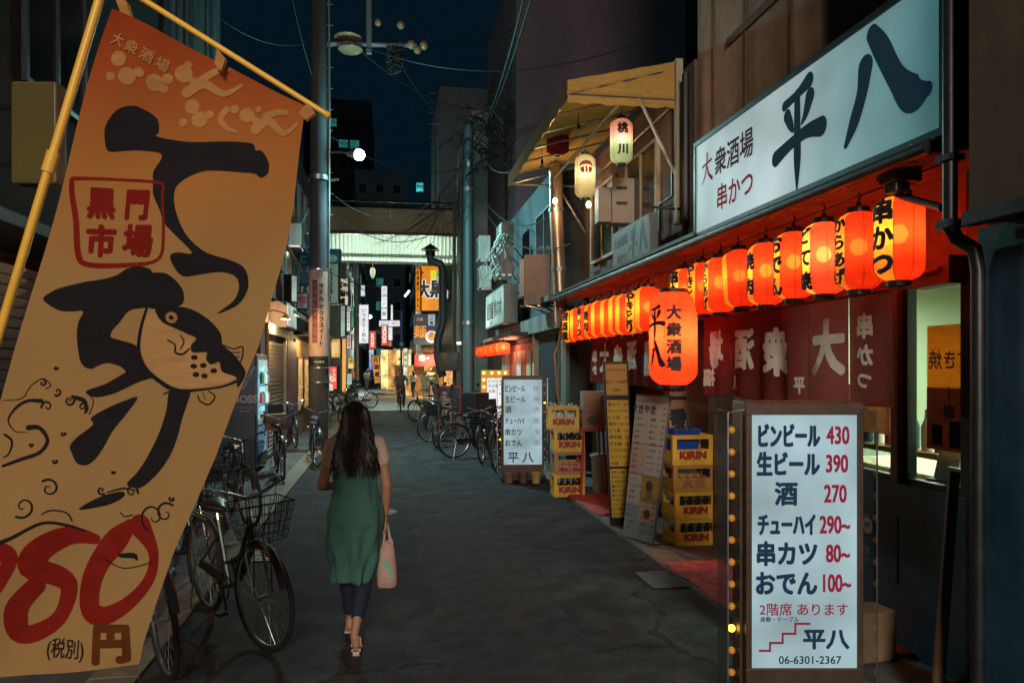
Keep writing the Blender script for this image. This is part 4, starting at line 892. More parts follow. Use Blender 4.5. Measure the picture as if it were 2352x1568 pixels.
blk = [poly2(smooth([z1(q) for q in s1]))] + [poly2(smooth([z6(q) for q in p_])) for p_ in (s2, s3, s4, s5, back)]
for q in ([(862,350,14),(822,470,18),(806,590,20),(838,690,22),(920,770,26),(1020,820,26),(1150,815,14),(1300,792,12),(1384,760,18)], [(1290,560,8),(1350,580,8),(1405,570,9),(1395,655,9),(1340,640,7)], [(1150,850,9),(1170,880,9),(1220,895,9),(1255,850,9),(1215,820,7)], [(970,530,9),(1010,560,9),(1010,600,12),(1050,612,12),(1090,580,9)], [(1040,500,7),(1060,540,8),(1040,580,8)], [(1310,600,6),(1390,600,6)], [(1320,625,6),(1388,625,6)], [(945,840,9),(975,826,9)], [(1180,830,5),(1200,870,5)]):
    blk.append(stroke([z6(a) for a in q]))
for x, y in ((1120, 630), (1118, 680), (1175, 675), (1240, 705), (1133, 728), (1185, 735)): blk.append(circ(*z6((x, y)), 6, 8, 1.4))
# waves
def spiral(x, y, r, turns, sgn, w0=4, a0=0): return [(x + sgn * r * (1 - i / 22) * math.cos(a0 + i * turns * 6.28 / 20), y + r * (1 - i / 22) * math.sin(a0 + i * turns * 6.28 / 20), w0 * (1.6 - i / 20)) for i in range(20)]
for q in ([(0,880,4),(100,870,5),(150,800,5),(220,755,6),(270,790,7),(240,815,5)], [(0,1260,16),(110,1220,20),(220,1180,22),(265,1110,22),(210,1040,24),(140,1040,30)], [(215,885,24),(130,885,18),(60,930,14),(20,1000,8),(60,1060,6),(130,1066,4)], [(0,1080,14),(45,1120,14),(30,1190,10),(0,1210,8)], [(410,860,24),(480,880,26),(490,930,14)], [(490,830,5),(535,880,5),(510,960,4)]): blk.append(stroke([z6(a) for a in q], 4))
for x, y, r_, tn, sg, a0 in ((100, 935, 14, 1.1, 1, 3), (125, 900, 10, 1, -1, 1), (155, 920, 12, 1.2, 1, 0), (188, 935, 13, 1.2, -1, 2), (88, 880, 9, 1, 1, 5), (228, 1128, 10, 1.1, 1, 1), (115, 1120, 22, 1.3, 1, 4), (60, 1160, 26, 1.2, -1, 1), (355, 1185, 34, 1.2, 1, 2), (385, 1175, 26, 1.1, -1, 4), (120, 845, 5, .9, 1, 0), (142, 995, 6, .9, 1, 0), (125, 1058, 6, .9, 1, 0), (255, 1085, 4, .9, 1, 0), (65, 1022, 5, .9, 1, 0), (398, 1140, 7, .9, 1, 0), (300, 1130, 16, 1.2, -1, 3)):
    blk.append(stroke(spiral(x, y, r_, tn, sg, 3.4, a0), 2))
for q in ([(0,925,24),(80,890,16),(200,832,14),(300,850,14),(370,880,10)], [(200,790,6),(240,775,7),(300,790,7),(320,830,6)], [(540,990,18),(610,985,26),(625,1000,12)], [(600,800,6),(560,810,6),(540,790,5)], [(480,700,6),(560,680,9),(620,690,6)], [(460,1010,6),(560,1045,5),(700,1010,5)]): blk.append(stroke([z2(a) for a in q], 4))
fprint([poly2([z6(q) for q in [(905,350),(868,372),(838,440),(818,520),(812,600),(850,690),(930,765),(1030,808),(1150,803),(1300,780),(1372,745),(1300,715),(1262,680),(1210,665),(1180,620),(1100,600),(1095,560),(1120,522),(1060,490),(1010,468),(940,430)]])], thin('flag_belly_dye', (.66, .40, .17), .5), .0008, 'belly_print')
fprint(blk, FB, .0015, 'brush_print')
sq = [(330,812,16),(520,815,12),(735,838,14),(752,900,12),(765,1100,14),(735,1190,14),(600,1210,20),(400,1205,24),(345,1160,28),(335,1000,26),(322,880,24),(325,820,20)]
red = [stroke([z1(a) for a in sq], 4)]
fv, ff = flat_text([('黒', 455 * .504, -925 * .504, 74, {'mid': 1, 'bold': .035, 'sx': .92, 'rot': -.06}), ('門', 628 * .504, -935 * .504, 74, {'mid': 1, 'bold': .035, 'sx': .85, 'rot': -.06}), ('市', 455 * .504, -1095 * .504, 76, {'mid': 1, 'bold': .035, 'rot': -.04}), ('場', 640 * .504, -1100 * .504, 76, {'mid': 1, 'bold': .035, 'rot': -.04})])
red.append(([(p[0], -p[1], p[2]) for p in fv], ff))
for q in ([(640,850,110),(705,960,50),(690,1080,48),(600,1190,60),(480,1260,80),(400,1240,100),(395,1130,100),(440,1020,100),(520,920,110),(590,850,60)], [(415,920,50),(300,900,90),(180,960,110),(150,1040,110),(240,1090,100),(290,1150,80),(250,1280,70),(150,1350,80),(70,1350,90),(70,1230,90),(150,1130,80)], [(-60,960,90),(40,960,90),(60,1010,60),(0,1120,60)]): red.append(stroke([z2(a) for a in q], 5))
fprint(red, FR, .003, 'red_print')
fv, ff = flat_text([('円', 512 * .5023, -(781 + 1385 * .5023), 92, {'mid': 1, 'bold': .05, 'rot': .03})]); fprint([([(p[0], -p[1], p[2]) for p in fv], ff)], FBR, .003, 'yen_print')
fv, ff = flat_text([('(税別)', 290 * .5023, -(781 + 1422 * .5023), 44, {'mid': 1, 'bold': .01, 'rot': .03, 'sx': .85})]); fprint([([(p[0], -p[1], p[2]) for p in fv], ff)], FB, .003, 'tax_print')
cr = [circ(*z1((x, y)), r_ * .504, 14) for x, y, r_ in ((567,290,34),(527,367,20),(600,365,38),(650,345,22),(715,385,38),(770,365,24),(750,410,20),(840,340,40),(885,375,20),(860,300,18),(877,487,34),(912,548,38),(835,560,20),(958,527,20),(1070,500,20),(1125,525,34),(1175,495,14),(1165,550,18))]
for q in ([(870,412,46),(930,360,36),(1000,322,30),(1042,318,22)], [(850,425,46),(930,385,40),(1020,430,30),(1100,388,12)], [(1035,500,28),(1008,545,28),(1040,590,22),(1078,602,14)], [(1210,525,30),(1260,508,28),(1300,510,24)], [(1165,590,46),(1220,548,38),(1290,608,26),(1352,565,12)]): cr.append(stroke([z1(a) for a in q], 5))
fv, ff = flat_text([(ch, (565 + i * 62) * .504, -(205 + i * 33) * .504, 30, {'mid': 1, 'bold': .02, 'rot': -.45}) for i, ch in enumerate('大衆酒場')]); cr.append(([(p[0], -p[1], p[2]) for p in fv], ff))
cr += [circ(*z6((998, 400)), 13, 18)]
fprint(cr, FC, .003, 'cream_print'); fprint([circ(*z6((998, 400)), 5, 12)], FB, .008, 'eye_print')
POLEM = mat('yellow_pole_plastic', (0.75, 0.42, 0.05), 0.4, 0, 0.1, 3, 0)
a, b = P(252, -80, d=2.2) - FO, P(-60, 960, d=2.24) - FO; b2 = P(-250, 1640, d=2.3) - FO
MB().tube([a + (a - b) * .1, a, b, b + (b - a) * .75], .0125, 12).build('pole', POLEM, t, smooth=True)
c = a.lerp(b, .43); MB().tube([c - (b - a).normalized() * .03, c + (b - a).normalized() * .03], .018, 12).build('pole_joint', POLEM, t, smooth=True)
e0, e1 = P(290, -25, d=2.2) - FO, P(752, 264, d=2.27) - FO
MB().tube([e0, e1], .0085, 10).ball(e1, .011, 8).build('crossbar', POLEM, t, smooth=True)
for (u, v, u2, v2, w_) in ((275, -10, 292, 40, 26), (508, 120, 500, 150, 16), (715, 245, 694, 262, 16)):
    q = [P(u - w_ * .6, v - 8, d=2.19) - FO, P(u + w_ * .6, v + 14, d=2.19) - FO, P(u2 + w_ * .5, v2 + 14, d=2.19) - FO, P(u2 - w_ * .5, v2 - 4, d=2.19) - FO]
    mb = MB(); mb.add(q + [x - NF * .022 for x in q], [(0, 1, 2, 3), (4, 5, 6, 7), (0, 1, 5, 4)]); mb.build('loop_tab', FC, t, smooth=True)
# ================================================================== people
def capsule(mb, p0, r0, p1, r1, n=12):
    p0, p1 = Vector(p0), Vector(p1); d = (p1 - p0); l = d.length or 1e-3; t = d / l; a = t.orthogonal().normalized(); b = t.cross(a); V = []; rings = 0
    pr = [(-r0 * math.cos(k * math.pi / 8), r0 * math.sin(k * math.pi / 8)) for k in range(1, 5)] + [(l + r1 * math.sin(k * math.pi / 8), r1 * math.cos(k * math.pi / 8)) for k in range(0, 4)]
    for h, r in pr: V += [p0 + t * h + (a * math.cos(2 * math.pi * k / n) + b * math.sin(2 * math.pi * k / n)) * r for k in range(n)]
    m = len(pr); F_ = [(i * n + k, i * n + (k + 1) % n, (i + 1) * n + (k + 1) % n, (i + 1) * n + k) for i in range(m - 1) for k in range(n)]
    V += [p0 - t * r0, p1 + t * r1]; F_ += [(m * n, (k + 1) % n, k) for k in range(n)] + [(m * n + 1, (m - 1) * n + k, (m - 1) * n + (k + 1) % n) for k in range(n)]
    mb.add(V, F_)
def ell(mb, c, rx, ry, rz, n=14, rot=None):
    V = []; m = 9; c = Vector(c)
    for i in range(1, m):
        for k in range(n):
            v = Vector((rx * math.sin(math.pi * i / m) * math.cos(2 * math.pi * k / n), ry * math.sin(math.pi * i / m) * math.sin(2 * math.pi * k / n), -rz * math.cos(math.pi * i / m)))
            V.append(c + (rot @ v if rot else v))
    F_ = [(i * n + k, i * n + (k + 1) % n, (i + 1) * n + (k + 1) % n, (i + 1) * n + k) for i in range(m - 2) for k in range(n)]
    b, t_ = Vector((0, 0, -rz)), Vector((0, 0, rz)); V += [c + (rot @ b if rot else b), c + (rot @ t_ if rot else t_)]; q = len(V)
    F_ += [(q - 2, (k + 1) % n, k) for k in range(n)] + [(q - 1, (m - 2) * n + k, (m - 2) * n + (k + 1) % n) for k in range(n)]
    mb.add(V, F_)
def fuse(mb, name, m, parent, vox=.008, smooth=4, dec=None):
    me = mb.mesh(name, m); o = bpy.data.objects.new(name, me); COL.objects.link(o)
    r = o.modifiers.new('r', 'REMESH'); r.mode = 'VOXEL'; r.voxel_size = vox
    s = o.modifiers.new('s', 'SMOOTH'); s.iterations = smooth; s.factor = .5
    dg = bpy.context.evaluated_depsgraph_get(); dg.update(); me2 = bpy.data.meshes.new_from_object(o.evaluated_get(dg)); o.modifiers.clear(); o.data = me2
    me2.polygons.foreach_set('use_smooth', [True] * len(me2.polygons)); me2.name = name
    if not me2.materials: me2.materials.append(m)
    o.parent = parent; return o
SKIN = mat('skin', (0.42, 0.22, 0.13), 0.55, 0, 0.08, 12, 0.03)
def hand(mb, w, d, side, curl=1.0, s=1.0):
    """palm and five separate fingers from wrist w, fingers pointing along d, curling towards -side"""
    w, d = Vector(w), Vector(d).normalized(); f = Vector((0, 1, 0)); f = (f - d * f.dot(d)).normalized(); inn = d.cross(f) * side
    L_ = [.070, .078, .072, .058]
    for i in range(4):
        o = f * (.030 - .020 * i) * s; base = w + d * .085 * s + o
        capsule(mb, w + o * .5 + d * .01 * s, .014 * s, base, .0125 * s, 8)
        a = base + (d * .55 + inn * .35 * curl) * L_[i] * .55 * s; b = a + (d * .2 + inn * .75 * curl) * L_[i] * .5 * s
        capsule(mb, base, .0095 * s, a, .0085 * s, 8); capsule(mb, a, .0085 * s, b, .0070 * s, 8)
    tb = w + d * .03 * s + f * .026 * s; t1 = tb + (d * .6 + f * .55 + inn * .3).normalized() * .038 * s; t2 = t1 + (d * .8 + inn * .5).normalized() * .03 * s
    capsule(mb, tb, .0125 * s, t1, .0105 * s, 8); capsule(mb, t1, .0105 * s, t2, .008 * s, 8)
def head(mb, c, s=1.0, yaw=0):
    M_ = Matrix.Rotation(yaw, 3, 'Z'); g = lambda x, y, z: Vector(c) + M_ @ Vector((x, y, z)) * s
    ell(mb, c, .073 * s, .090 * s, .105 * s, rot=M_); ell(mb, g(0, .02, -.055), .052 * s, .062 * s, .058 * s, rot=M_)
    capsule(mb, g(0, .085, .005), .010 * s, g(0, .105, -.022), .013 * s, 8)
    for q in (-1, 1): ell(mb, g(q * .075, -.005, -.01), .010 * s, .02 * s, .03 * s, 8); ell(mb, g(q * .03, .078, .012), .013 * s, .010 * s, .009 * s, 8)
    ell(mb, g(0, .082, -.050), .024 * s, .010 * s, .008 * s, 8)
# ---------------- the woman walking away
WP = P(817, 1480, z=0); WP.z = 0
wmn = thing('person', 'woman with long dark wavy hair and green tunic walking away with a pale bag', 'person', WP, 0)
mb = MB()
head(mb, (.0, .02, 1.475), .98, R(8))
capsule(mb, (0, .0, 1.33), .05, (0, .01, 1.42), .046); capsule(mb, (-.13, -.005, 1.315), .048, (.13, -.005, 1.315), .048)
ell(mb, (0, 0, 1.20), .135, .095, .16); ell(mb, (0, 0, 1.03), .115, .085, .12); ell(mb, (.0, -.01, .86), .155, .12, .13)
for s in (-1, 1): ell(mb, (s * .07, -.06, .84), .075, .08, .09)
for s, (el, wr) in ((1, ((.222, -.025, 1.05), (.213, .03, .83))), (-1, ((-.235, -.03, 1.06), (-.16, .19, 1.02)))):
    capsule(mb, (s * .165, 0, 1.305), .050, (s * .19, -.01, 1.22), .046); capsule(mb, (s * .19, -.01, 1.22), .045, el, .036); 
    e, w_ = Vector(el), Vector(wr); capsule(mb, e, .037, e.lerp(w_, .35), .036); capsule(mb, e.lerp(w_, .35), .036, w_, .023)
hand(mb, (.213, .03, .83), (.02, .03, -1), -1, 1.1, .92)
hand(mb, (-.16, .19, 1.02), (.35, .8, .25), 1, .7, .9)
legs = {1: ((.08, .0, .82), (.065, .06, .46), (.0, -.17, .13)), -1: ((-.08, .0, .82), (-.07, .16, .47), (-.055, .27, .09))}
for s, (hp, kn, an) in legs.items():
    capsule(mb, hp, .088, kn, .055); k_, a_ = Vector(kn), Vector(an); c_ = k_.lerp(a_, .3) - Vector((0, .02, 0)); capsule(mb, kn, .052, c_, .055); capsule(mb, c_, .053, a_, .028)
# feet: right one pushing off on the toes, left flat ahead
capsule(mb, (.0, -.175, .12), .030, (.012, -.165, .07), .034); capsule(mb, (.012, -.165, .075), .032, (.02, -.075, .025), .030); capsule(mb, (.02, -.075, .025), .028, (.02, -.03, .018), .016)
capsule(mb, (-.055, .265, .08), .034, (-.055, .255, .045), .034); capsule(mb, (-.055, .26, .045), .032, (-.065, .42, .022), .024)
fuse(mb, 'body', SKIN, wmn, .0055, 3)
wmn.scale = (.89, 1, .985)
# tunic: elliptical rings with folds
GRN = mat('green_cotton', (0.05, 0.15, 0.122), 0.85, 0, 0.22, 5, 0.35)
rings = []; prof_ = [(1.375, .085, .07, 0, 0), (1.355, .145, .085, 0, 0), (1.32, .178, .098, 0, 0), (1.25, .170, .112, 0, 0), (1.15, .160, .112, 0, .002), (1.05, .155, .108, 0, .004), (.98, .168, .118, 0, .004), (.90, .192, .140, 0, .004), (.83, .202, .155, 0, .004), (.76, .200, .152, -.005, .006), (.68, .185, .140, -.008, .008), (.58, .165, .130, -.012, .011), (.48, .145, .122, -.02, .013), (.43, .135, .118, -.025, .014)]
for z, rx, ry, ox, amp in prof_:
    ring = []
    for k in range(56):
        a = 2 * math.pi * k / 56; f = 1 + 1.7 * amp / .16 * (math.sin(a * 7 + z * 9) + .6 * math.sin(a * 11 - z * 14 + 2)) + .014 * math.sin(z * 38 + 2.0 * a) * (z < 1.0) + .010 * math.sin(z * 70 - 5 * a + 2 * math.sin(3 * a)) * (.4 + .6 * (z < .9))
        but = .018 * math.exp(-((z - .85) / .09) ** 2) * (abs(math.cos(a)) ** .5) * (math.sin(a) < 0)
        hem = .010 * math.sin(a * 3 + 1) * (z < .45)
        ring.append((ox + rx * f * math.cos(a), -.006 + ry * f * math.sin(a) - but, z + hem))
    rings.append(ring)
sub = []
for r0_, r1_ in zip(rings, rings[1:]):
    for q in range(3): sub.append([tuple(a + (b - a) * q / 3 for a, b in zip(p0, p1)) for p0, p1 in zip(r0_, r1_)])
sub.append(rings[-1]); tn = MB().loft(sub, cap=False).build('tunic', GRN, wmn, smooth=True, ang=80); s_ = tn.modifiers.new('s', 'SOLIDIFY'); s_.thickness = .004
mb = MB(); mb.tube([(-.13, -.158, .80), (-.04, -.168, .792), (.06, -.166, .795), (.13, -.150, .812)], .0022, 5); mb.build('seam', GRN, wmn)
# blouse sleeves
CRM = mat('pale_blouse', (0.55, 0.42, 0.34), 0.8, 0, 0.12, 8, 0.3)
mb = MB()
for s in (-1, 1):
    capsule(mb, (s * .085, -.004, 1.335), .054, (s * .165, -.004, 1.312), .060); capsule(mb, (s * .165, -.004, 1.312), .060, (s * .192, -.014, 1.215), .059)
fuse(mb, 'blouse', CRM, wmn, .009, 3)
# trousers
NV = mat('navy_cotton', (0.012, 0.02, 0.04), 0.85, 0, 0.25, 8, 0.2); mb = MB(); 
for s, (hp, kn, an) in legs.items():
    k_, a_ = Vector(kn), Vector(an); e_ = k_.lerp(a_, .70 if s > 0 else .8); capsule(mb, hp, .096, kn, .068); capsule(mb, kn, .067, k_.lerp(a_, .35) - Vector((0, .02, 0)), .064); capsule(mb, k_.lerp(a_, .35) - Vector((0, .02, 0)), .062, e_, .050)
fuse(mb, 'trousers', NV, wmn, .009, 3)
# sandals
mb = MB(); mb.add(*(lambda q: (q, [(0, 1, 2, 3), (7, 6, 5, 4), (0, 4, 5, 1), (1, 5, 6, 2), (2, 6, 7, 3), (3, 7, 4, 0)]))([(-.02, -.205, .045), (.045, -.205, .045), (.055, -.03, .004), (-.02, -.03, .004), (-.02, -.205, .030), (.045, -.205, .030), (.055, -.03, .0), (-.02, -.03, .0)]))
mb.box((.012, -.185, .022), (.045, .04, .04)); mb.tube([(-.02, -.17, .05), (-.015, -.175, .11), (.012, -.205, .115), (.04, -.175, .11), (.045, -.17, .05)], .006, 6); mb.build('sandal', CRM, wmn, bevel=.003)
MB().b2((-.095, .22, 0), (-.02, .45, .014)).build('sandal', CRM, wmn, bevel=.005)
# hair: cap plus hundreds of wavy locks
HAIR = mat('dark_hair', (0.022, 0.014, 0.012), 0.38, 0, 0.4, 30, 0.2)
hr = random.Random(11); mb = MB(); ell(mb, (0, .0, 1.492), .093, .104, .108, 20)
V = []
for z, rx, ry, oy in ((1.49, .080, .07, -.030), (1.40, .088, .055, -.04), (1.30, .105, .045, -.055), (1.20, .115, .04, -.065), (1.12, .09, .03, -.07), (1.10, .03, .01, -.07)):
    V.append([(rx * math.cos(a), oy + ry * math.sin(a), z) for a in [2 * math.pi * q / 24 for q in range(24)]])
mb.loft(V)
mb.build('hair', HAIR, wmn, smooth=True, ang=80)
mb = MB()
for i in range(620):
    a = hr.uniform(math.pi * .98, math.pi * 2.02) if i > 60 else hr.uniform(0.9 * math.pi, 2.1 * math.pi); e = hr.uniform(.1, 1.0)
    x0_, y0_ = math.cos(a), math.sin(a); ln = hr.uniform(.70, 1.04); pts = [(.02 * x0_, -.01 + .02 * y0_, 1.60)]; w1, w2 = a * 4 + hr.uniform(-.7, .7), hr.uniform(20, 26); sp_ = hr.uniform(.45, 1.08); lay = hr.uniform(.86, 1.06)
    for k in range(1, 14):
        u_ = k / 13; z = 1.60 - (.465 * ln) * u_ ** 1.05 - .02
        if z > 1.44: rr = (.098 * math.sqrt(max(0.02, 1 - ((z - 1.47) / .145) ** 2)), .112 * math.sqrt(max(0.02, 1 - ((z - 1.47) / .145) ** 2))); oy = 0
        else:
            q = min(1, (1.44 - z) / .22); rr = (.100 + .055 * q, .108 - .030 * q); oy = -.055 * q
        if z < 1.14: rr = (rr[0] - (1.14 - z) * .35, rr[1])
        pts.append((x0_ * rr[0] * (sp_ if z < 1.40 else 1.0) + .018 * min(1, (1.6 - z) * 4) * math.sin(w2 * z + w1), oy + y0_ * rr[1] * lay + .010 * math.cos(w2 * z + w1), z))
    mb.tube(pts, [.0045] * 3 + [.0052] * 8 + [.004, .0025, .001], 4, cap=False)
tag(mb.build('hair_locks', HAIR, wmn, smooth=True, ang=80), kind='stuff')
mb = MB(); mb.box((-.085, .315, 1.09), (.07, .009, .145), rx=R(-25)); mb.build('phone', BLACK, None, bevel=.004)
o = bpy.data.objects['phone']; o.location = WP; tag(o, 'thin dark phone held up in the left hand of the woman walking away', 'phone')
# bag in her right hand
BAGM = thin('pale_plastic_bag', (0.72, 0.48, 0.42), 0.3); bg_ = thing('shopping_bag', 'pale pink plastic carrier bag with a mint green print held by the walking woman', 'bag', WP + Vector((.200, .045, .345)))
V = []
for z, rx, ry, oy in ((0, .055, .03, 0), (.02, .066, .045, 0), (.10, .064, .050, .0), (.20, .055, .042, 0), (.27, .046, .030, 0), (.31, .036, .018, 0)):
    V.append([(rx * math.cos(a) * (1 + .05 * math.sin(a * 5 + z * 40)), oy + ry * math.sin(a) * (1 + .12 * math.sin(a * 4 + z * 30)), z + .01 * math.sin(a * 3) * (z > .25)) for a in [2 * math.pi * q / 28 for q in range(28)]])
o = MB().loft(V, cap=False).add([v for v in V[0]], [tuple(range(27, -1, -1))]).build('bag_body', BAGM, bg_, smooth=True, ang=80); o.modifiers.new('s', 'SOLIDIFY').thickness = .002
for s in (-1, 1): MB().add([(-.034, s * .015, .30), (-.014, s * .017, .30), (-.006, s * .006, .42), (-.016, s * .006, .42), (.034, s * .015, .30), (.014, s * .017, .30), (.0, s * .006, .42), (.008, s * .006, .42), (-.010, s * .002, .435), (.0, s * .002, .435)], [(0, 1, 2, 3), (4, 5, 6, 7), (3, 2, 6, 8), (6, 7, 9, 8)]).build('handle', BAGM, bg_, smooth=True)
V = [(x, -.0525 + abs(x) * .25, z) for x, z in ((-.03, .08), (.028, .06), (.035, .13), (.01, .19), (-.02, .20), (-.035, .14))]; MB().add(V, [tuple(range(6))]).build('print', mat('mint_print', (.22, .5, .34), .6), bg_)
MB().tube([(.213 + .026 * math.cos(a), .028 + .026 * math.sin(a), .845) for a in [2 * math.pi * k / 16 for k in range(16)]], .004, 6, closed=True).build('bracelet', mat('dark_beads', (.08, .05, .04), .4), wmn, smooth=True)
# ---------------- generic small figures
def figure(lab, loc, face, h=1.68, top=(.1, .1, .12), bot=(.02, .025, .04), hairc=(.02, .015, .012), pose='stand', skirt=False, hat=None, bag=None, longhair=False, coat=False):
    t = thing('person', lab, 'person', loc, face, 'people farther up the lane'); s = h / 1.68; b = MB(); v = lambda x, y, z: Vector((x, y, z)) * s
    head(b, v(0, .01, 1.57), s * .98); capsule(b, v(0, 0, 1.42), .05 * s, v(0, .005, 1.5), .048 * s)
    q = {'stand': (.04, -.04), 'walk': (.20, -.22)}.get(pose, (.08, -.08))
    if pose == 'ride': ft = {1: (v(.09, .0, .95), v(.12, .38, .72), v(.11, .22, .30)), -1: (v(-.09, .0, .95), v(-.12, .30, .60), v(-.11, .12, .18))}; sh = .12
    else: ft = {1: (v(.09, 0, .86), v(.09, q[0] * .7, .47), v(.08, q[0] - .04, .09)), -1: (v(-.09, 0, .86), v(-.09, q[1] * .1 + .03, .47), v(-.08, q[1], .09))}; sh = 0
    ar = {1: (v(.19, 0, 1.36), v(.24, -.03, 1.08), v(.22, .10, .88)), -1: (v(-.19, 0, 1.36), v(-.24, -.03, 1.08), v(-.22, .08, .88))}
    if pose == 'ride': ar = {k: (v(k * .19, .02, 1.36), v(k * .26, .18, 1.14), v(k * .24, .42, 1.05)) for k in (1, -1)}
    if pose == 'phone': ar[1] = (v(.19, 0, 1.36), v(.22, .05, 1.10), v(.06, .25, 1.18))
    for k in (1, -1):
        a, e, w_ = ar[k]; capsule(b, a, .045 * s, e, .036 * s); capsule(b, e, .035 * s, w_, .024 * s); hand(b, w_, (w_ - e), -k, .8, .95 * s)
        hp, kn, an = ft[k]; capsule(b, hp, .085 * s, kn, .055 * s); capsule(b, kn, .054 * s, an, .034 * s)
    ell(b, v(0, 0, 1.2), .14 * s, .09 * s, .22 * s); ell(b, v(0, 0, .93), .14 * s, .1 * s, .12 * s); fuse(b, 'body', SKIN, t, .013, 2)
    c = MB(); capsule(c, v(-.14, 0, 1.37), .060 * s, v(.14, 0, 1.37), .060 * s); ell(c, v(0, 0, 1.24), .185 * s, .115 * s, .20 * s); ell(c, v(0, 0, 1.05), .175 * s, .115 * s, .17 * s)
    if coat: ell(c, v(0, 0, .88), .185 * s, .13 * s, .2 * s)
    for k in (1, -1):
        a, e, w_ = ar[k]; capsule(c, a, .062 * s, e if coat else a.lerp(e, .75), .052 * s)
        if coat: capsule(c, e, .05 * s, e.lerp(w_, .85), .042 * s)
    fuse(c, 'shirt', mat('cloth_%02d_%02d_%02d' % tuple(int(x * 99) for x in top), top, .85, 0, .15, 8, .1), t, .016, 2)
    c = MB(); ell(c, v(0, 0, .93), .165 * s, .12 * s, .13 * s)
    if skirt:
        rg = [[(r_ * s * math.cos(a) * (1 + .06 * math.sin(5 * a)), r_ * .75 * s * math.sin(a), z * s) for a in [2 * math.pi * q_ / 20 for q_ in range(20)]] for r_, z in ((.15, 1.0), (.19, .85), (.23, .62), (.26, .40))]; c.loft(rg)
    else:
        for k in (1, -1): hp, kn, an = ft[k]; capsule(c, hp, .098 * s, kn, .072 * s); capsule(c, kn, .070 * s, kn.lerp(an, .95), .052 * s)
    fuse(c, 'skirt' if skirt else 'trousers', mat('cloth_%02d_%02d_%02d' % tuple(int(x * 99) for x in bot), bot, .85, 0, .15, 8, .1), t, .016, 2)
    c = MB(); ell(c, v(0, -.012, 1.60), .084 * s, .098 * s, .092 * s)
    if longhair: ell(c, v(0, -.07, 1.48), .095 * s, .055 * s, .16 * s)
    c.build('hair', mat('hair_%02d' % int(hairc[0] * 99), hairc, .5, 0, .3, 20, .1), t, smooth=True, ang=80)
    for k in (1, -1):
        an = ft[k][2]; sc = MB(); capsule(sc, an + v(0, -.02, -.045), .036 * s, an + v(0, .14, -.055), .032 * s, 10); sc.build('shoe', WHITE if h * 100 % 2 < 1 else BLACK, t, smooth=True)
    if hat: MB().lathe([(.15 * s, 1.60 * s), (.16 * s, 1.61 * s), (.1 * s, 1.64 * s), (.088 * s, 1.71 * s), (.001, 1.735 * s)], n=18).build('hat', hat, t, smooth=True)
    if bag: MB().box(v(.0, -.17, 1.2), v(.28, .14, .38)).build('backpack', bag, t, bevel=.03)
    return t
q = P(920, 943, z=0)
figure('man in a grey jacket riding a bicycle towards the viewer down the lane', (q.x, q.y + .1, .02), R(180 + 4), 1.7, (.16, .15, .16), (.12, .09, .08), pose='ride', coat=True, bag=None)
q = P(846, 897, z=0); figure('pedestrian in a black jacket and shorts standing left of centre', q, R(170), 1.66, (.02, .025, .035), (.02, .02, .025), pose='phone', coat=True)
q = P(876, 897, z=0); figure('small pedestrian with a pale top beside the orange banner', q, R(185), 1.5, (.35, .33, .28), (.03, .04, .06), longhair=True)
q = P(822, 900, z=0); figure('white haired pedestrian by the left shops next to the pole', q, R(100), 1.6, (.05, .10, .13), (.05, .05, .06), hairc=(.5, .42, .3))
q = P(834, 900, z=0); figure('person in a white shirt behind the white haired pedestrian', q + Vector((.2, 2.5, 0)), R(20), 1.55, (.55, .55, .5), (.2, .2, .22), pose='walk')
q = P(949, 912, z=0); figure('dark haired woman in a white top, left of the group outside the noodle shop', q, R(30), 1.55, (.6, .6, .58), (.03, .06, .07), pose='walk', longhair=True)
q = P(962, 908, z=0); figure('tall dark haired pedestrian behind the group outside the noodle shop', q + Vector((0, 1.2, 0)), R(60), 1.7, (.25, .26, .22), (.3, .32, .26))
q = P(976, 916, z=0); figure('girl in a straw hat and pale dress in the group outside the noodle shop', q, R(200), 1.52, (.55, .52, .42), (.5, .47, .36), skirt=True, hat=mat('straw', (.5, .45, .28), .8))
q = P(989, 912, z=0); figure('adult in a striped top at the right of the group outside the noodle shop', q + Vector((.1, .8, 0)), R(150), 1.72, (.45, .44, .4), (.08, .12, .16), pose='walk')
# ================================================================== bicycles and scooters
CM2 = {}
def cm(key, fn):
    if key not in CM2: CM2[key] = fn()
    return CM2[key]
def lk(name, me, parent, loc=(0, 0, 0), rot=None):
    o = bpy.data.objects.new(name, me); COL.objects.link(o); o.parent = parent; o.location = loc
    if rot: o.rotation_euler = rot
    return o
def wheel(parent, x, r=.33, steer=0):
    w = lk('wheel', cm(('tyre', r), lambda: MB().tube([(r * math.cos(a), 0, r * math.sin(a)) for a in [2 * math.pi * k / 40 for k in range(40)]], .018, 8, closed=True).mesh('tyre', RUBBER, True)), parent, (x, 0, r + .017), (0, 0, steer))
    lk('rim', cm(('rim', r), lambda: MB().tube([((r - .022) * math.cos(a), 0, (r - .022) * math.sin(a)) for a in [2 * math.pi * k / 40 for k in range(40)]], .010, 6, closed=True).mesh('rim', STEEL, True)), w)
    def sp():
        m = MB()
        for k in range(32):
            a = 2 * math.pi * k / 32; y = .028 * (1 if k % 2 else -1); b = a + .5 * (1 if k % 4 < 2 else -1)
            m.tube([(.02 * math.cos(b), y, .02 * math.sin(b)), ((r - .03) * math.cos(a), 0, (r - .03) * math.sin(a))], .0014, 3, cap=False)
        m.lathe([(.001, -.045), (.012, -.04), (.022, -.03), (.012, -.02), (.012, .02), (.022, .03), (.012, .04), (.001, .045)], n=12, axis='Y'); return m.mesh('spokes', STEEL)
    lk('spokes', cm(('spokes', r), sp), w)
    return w
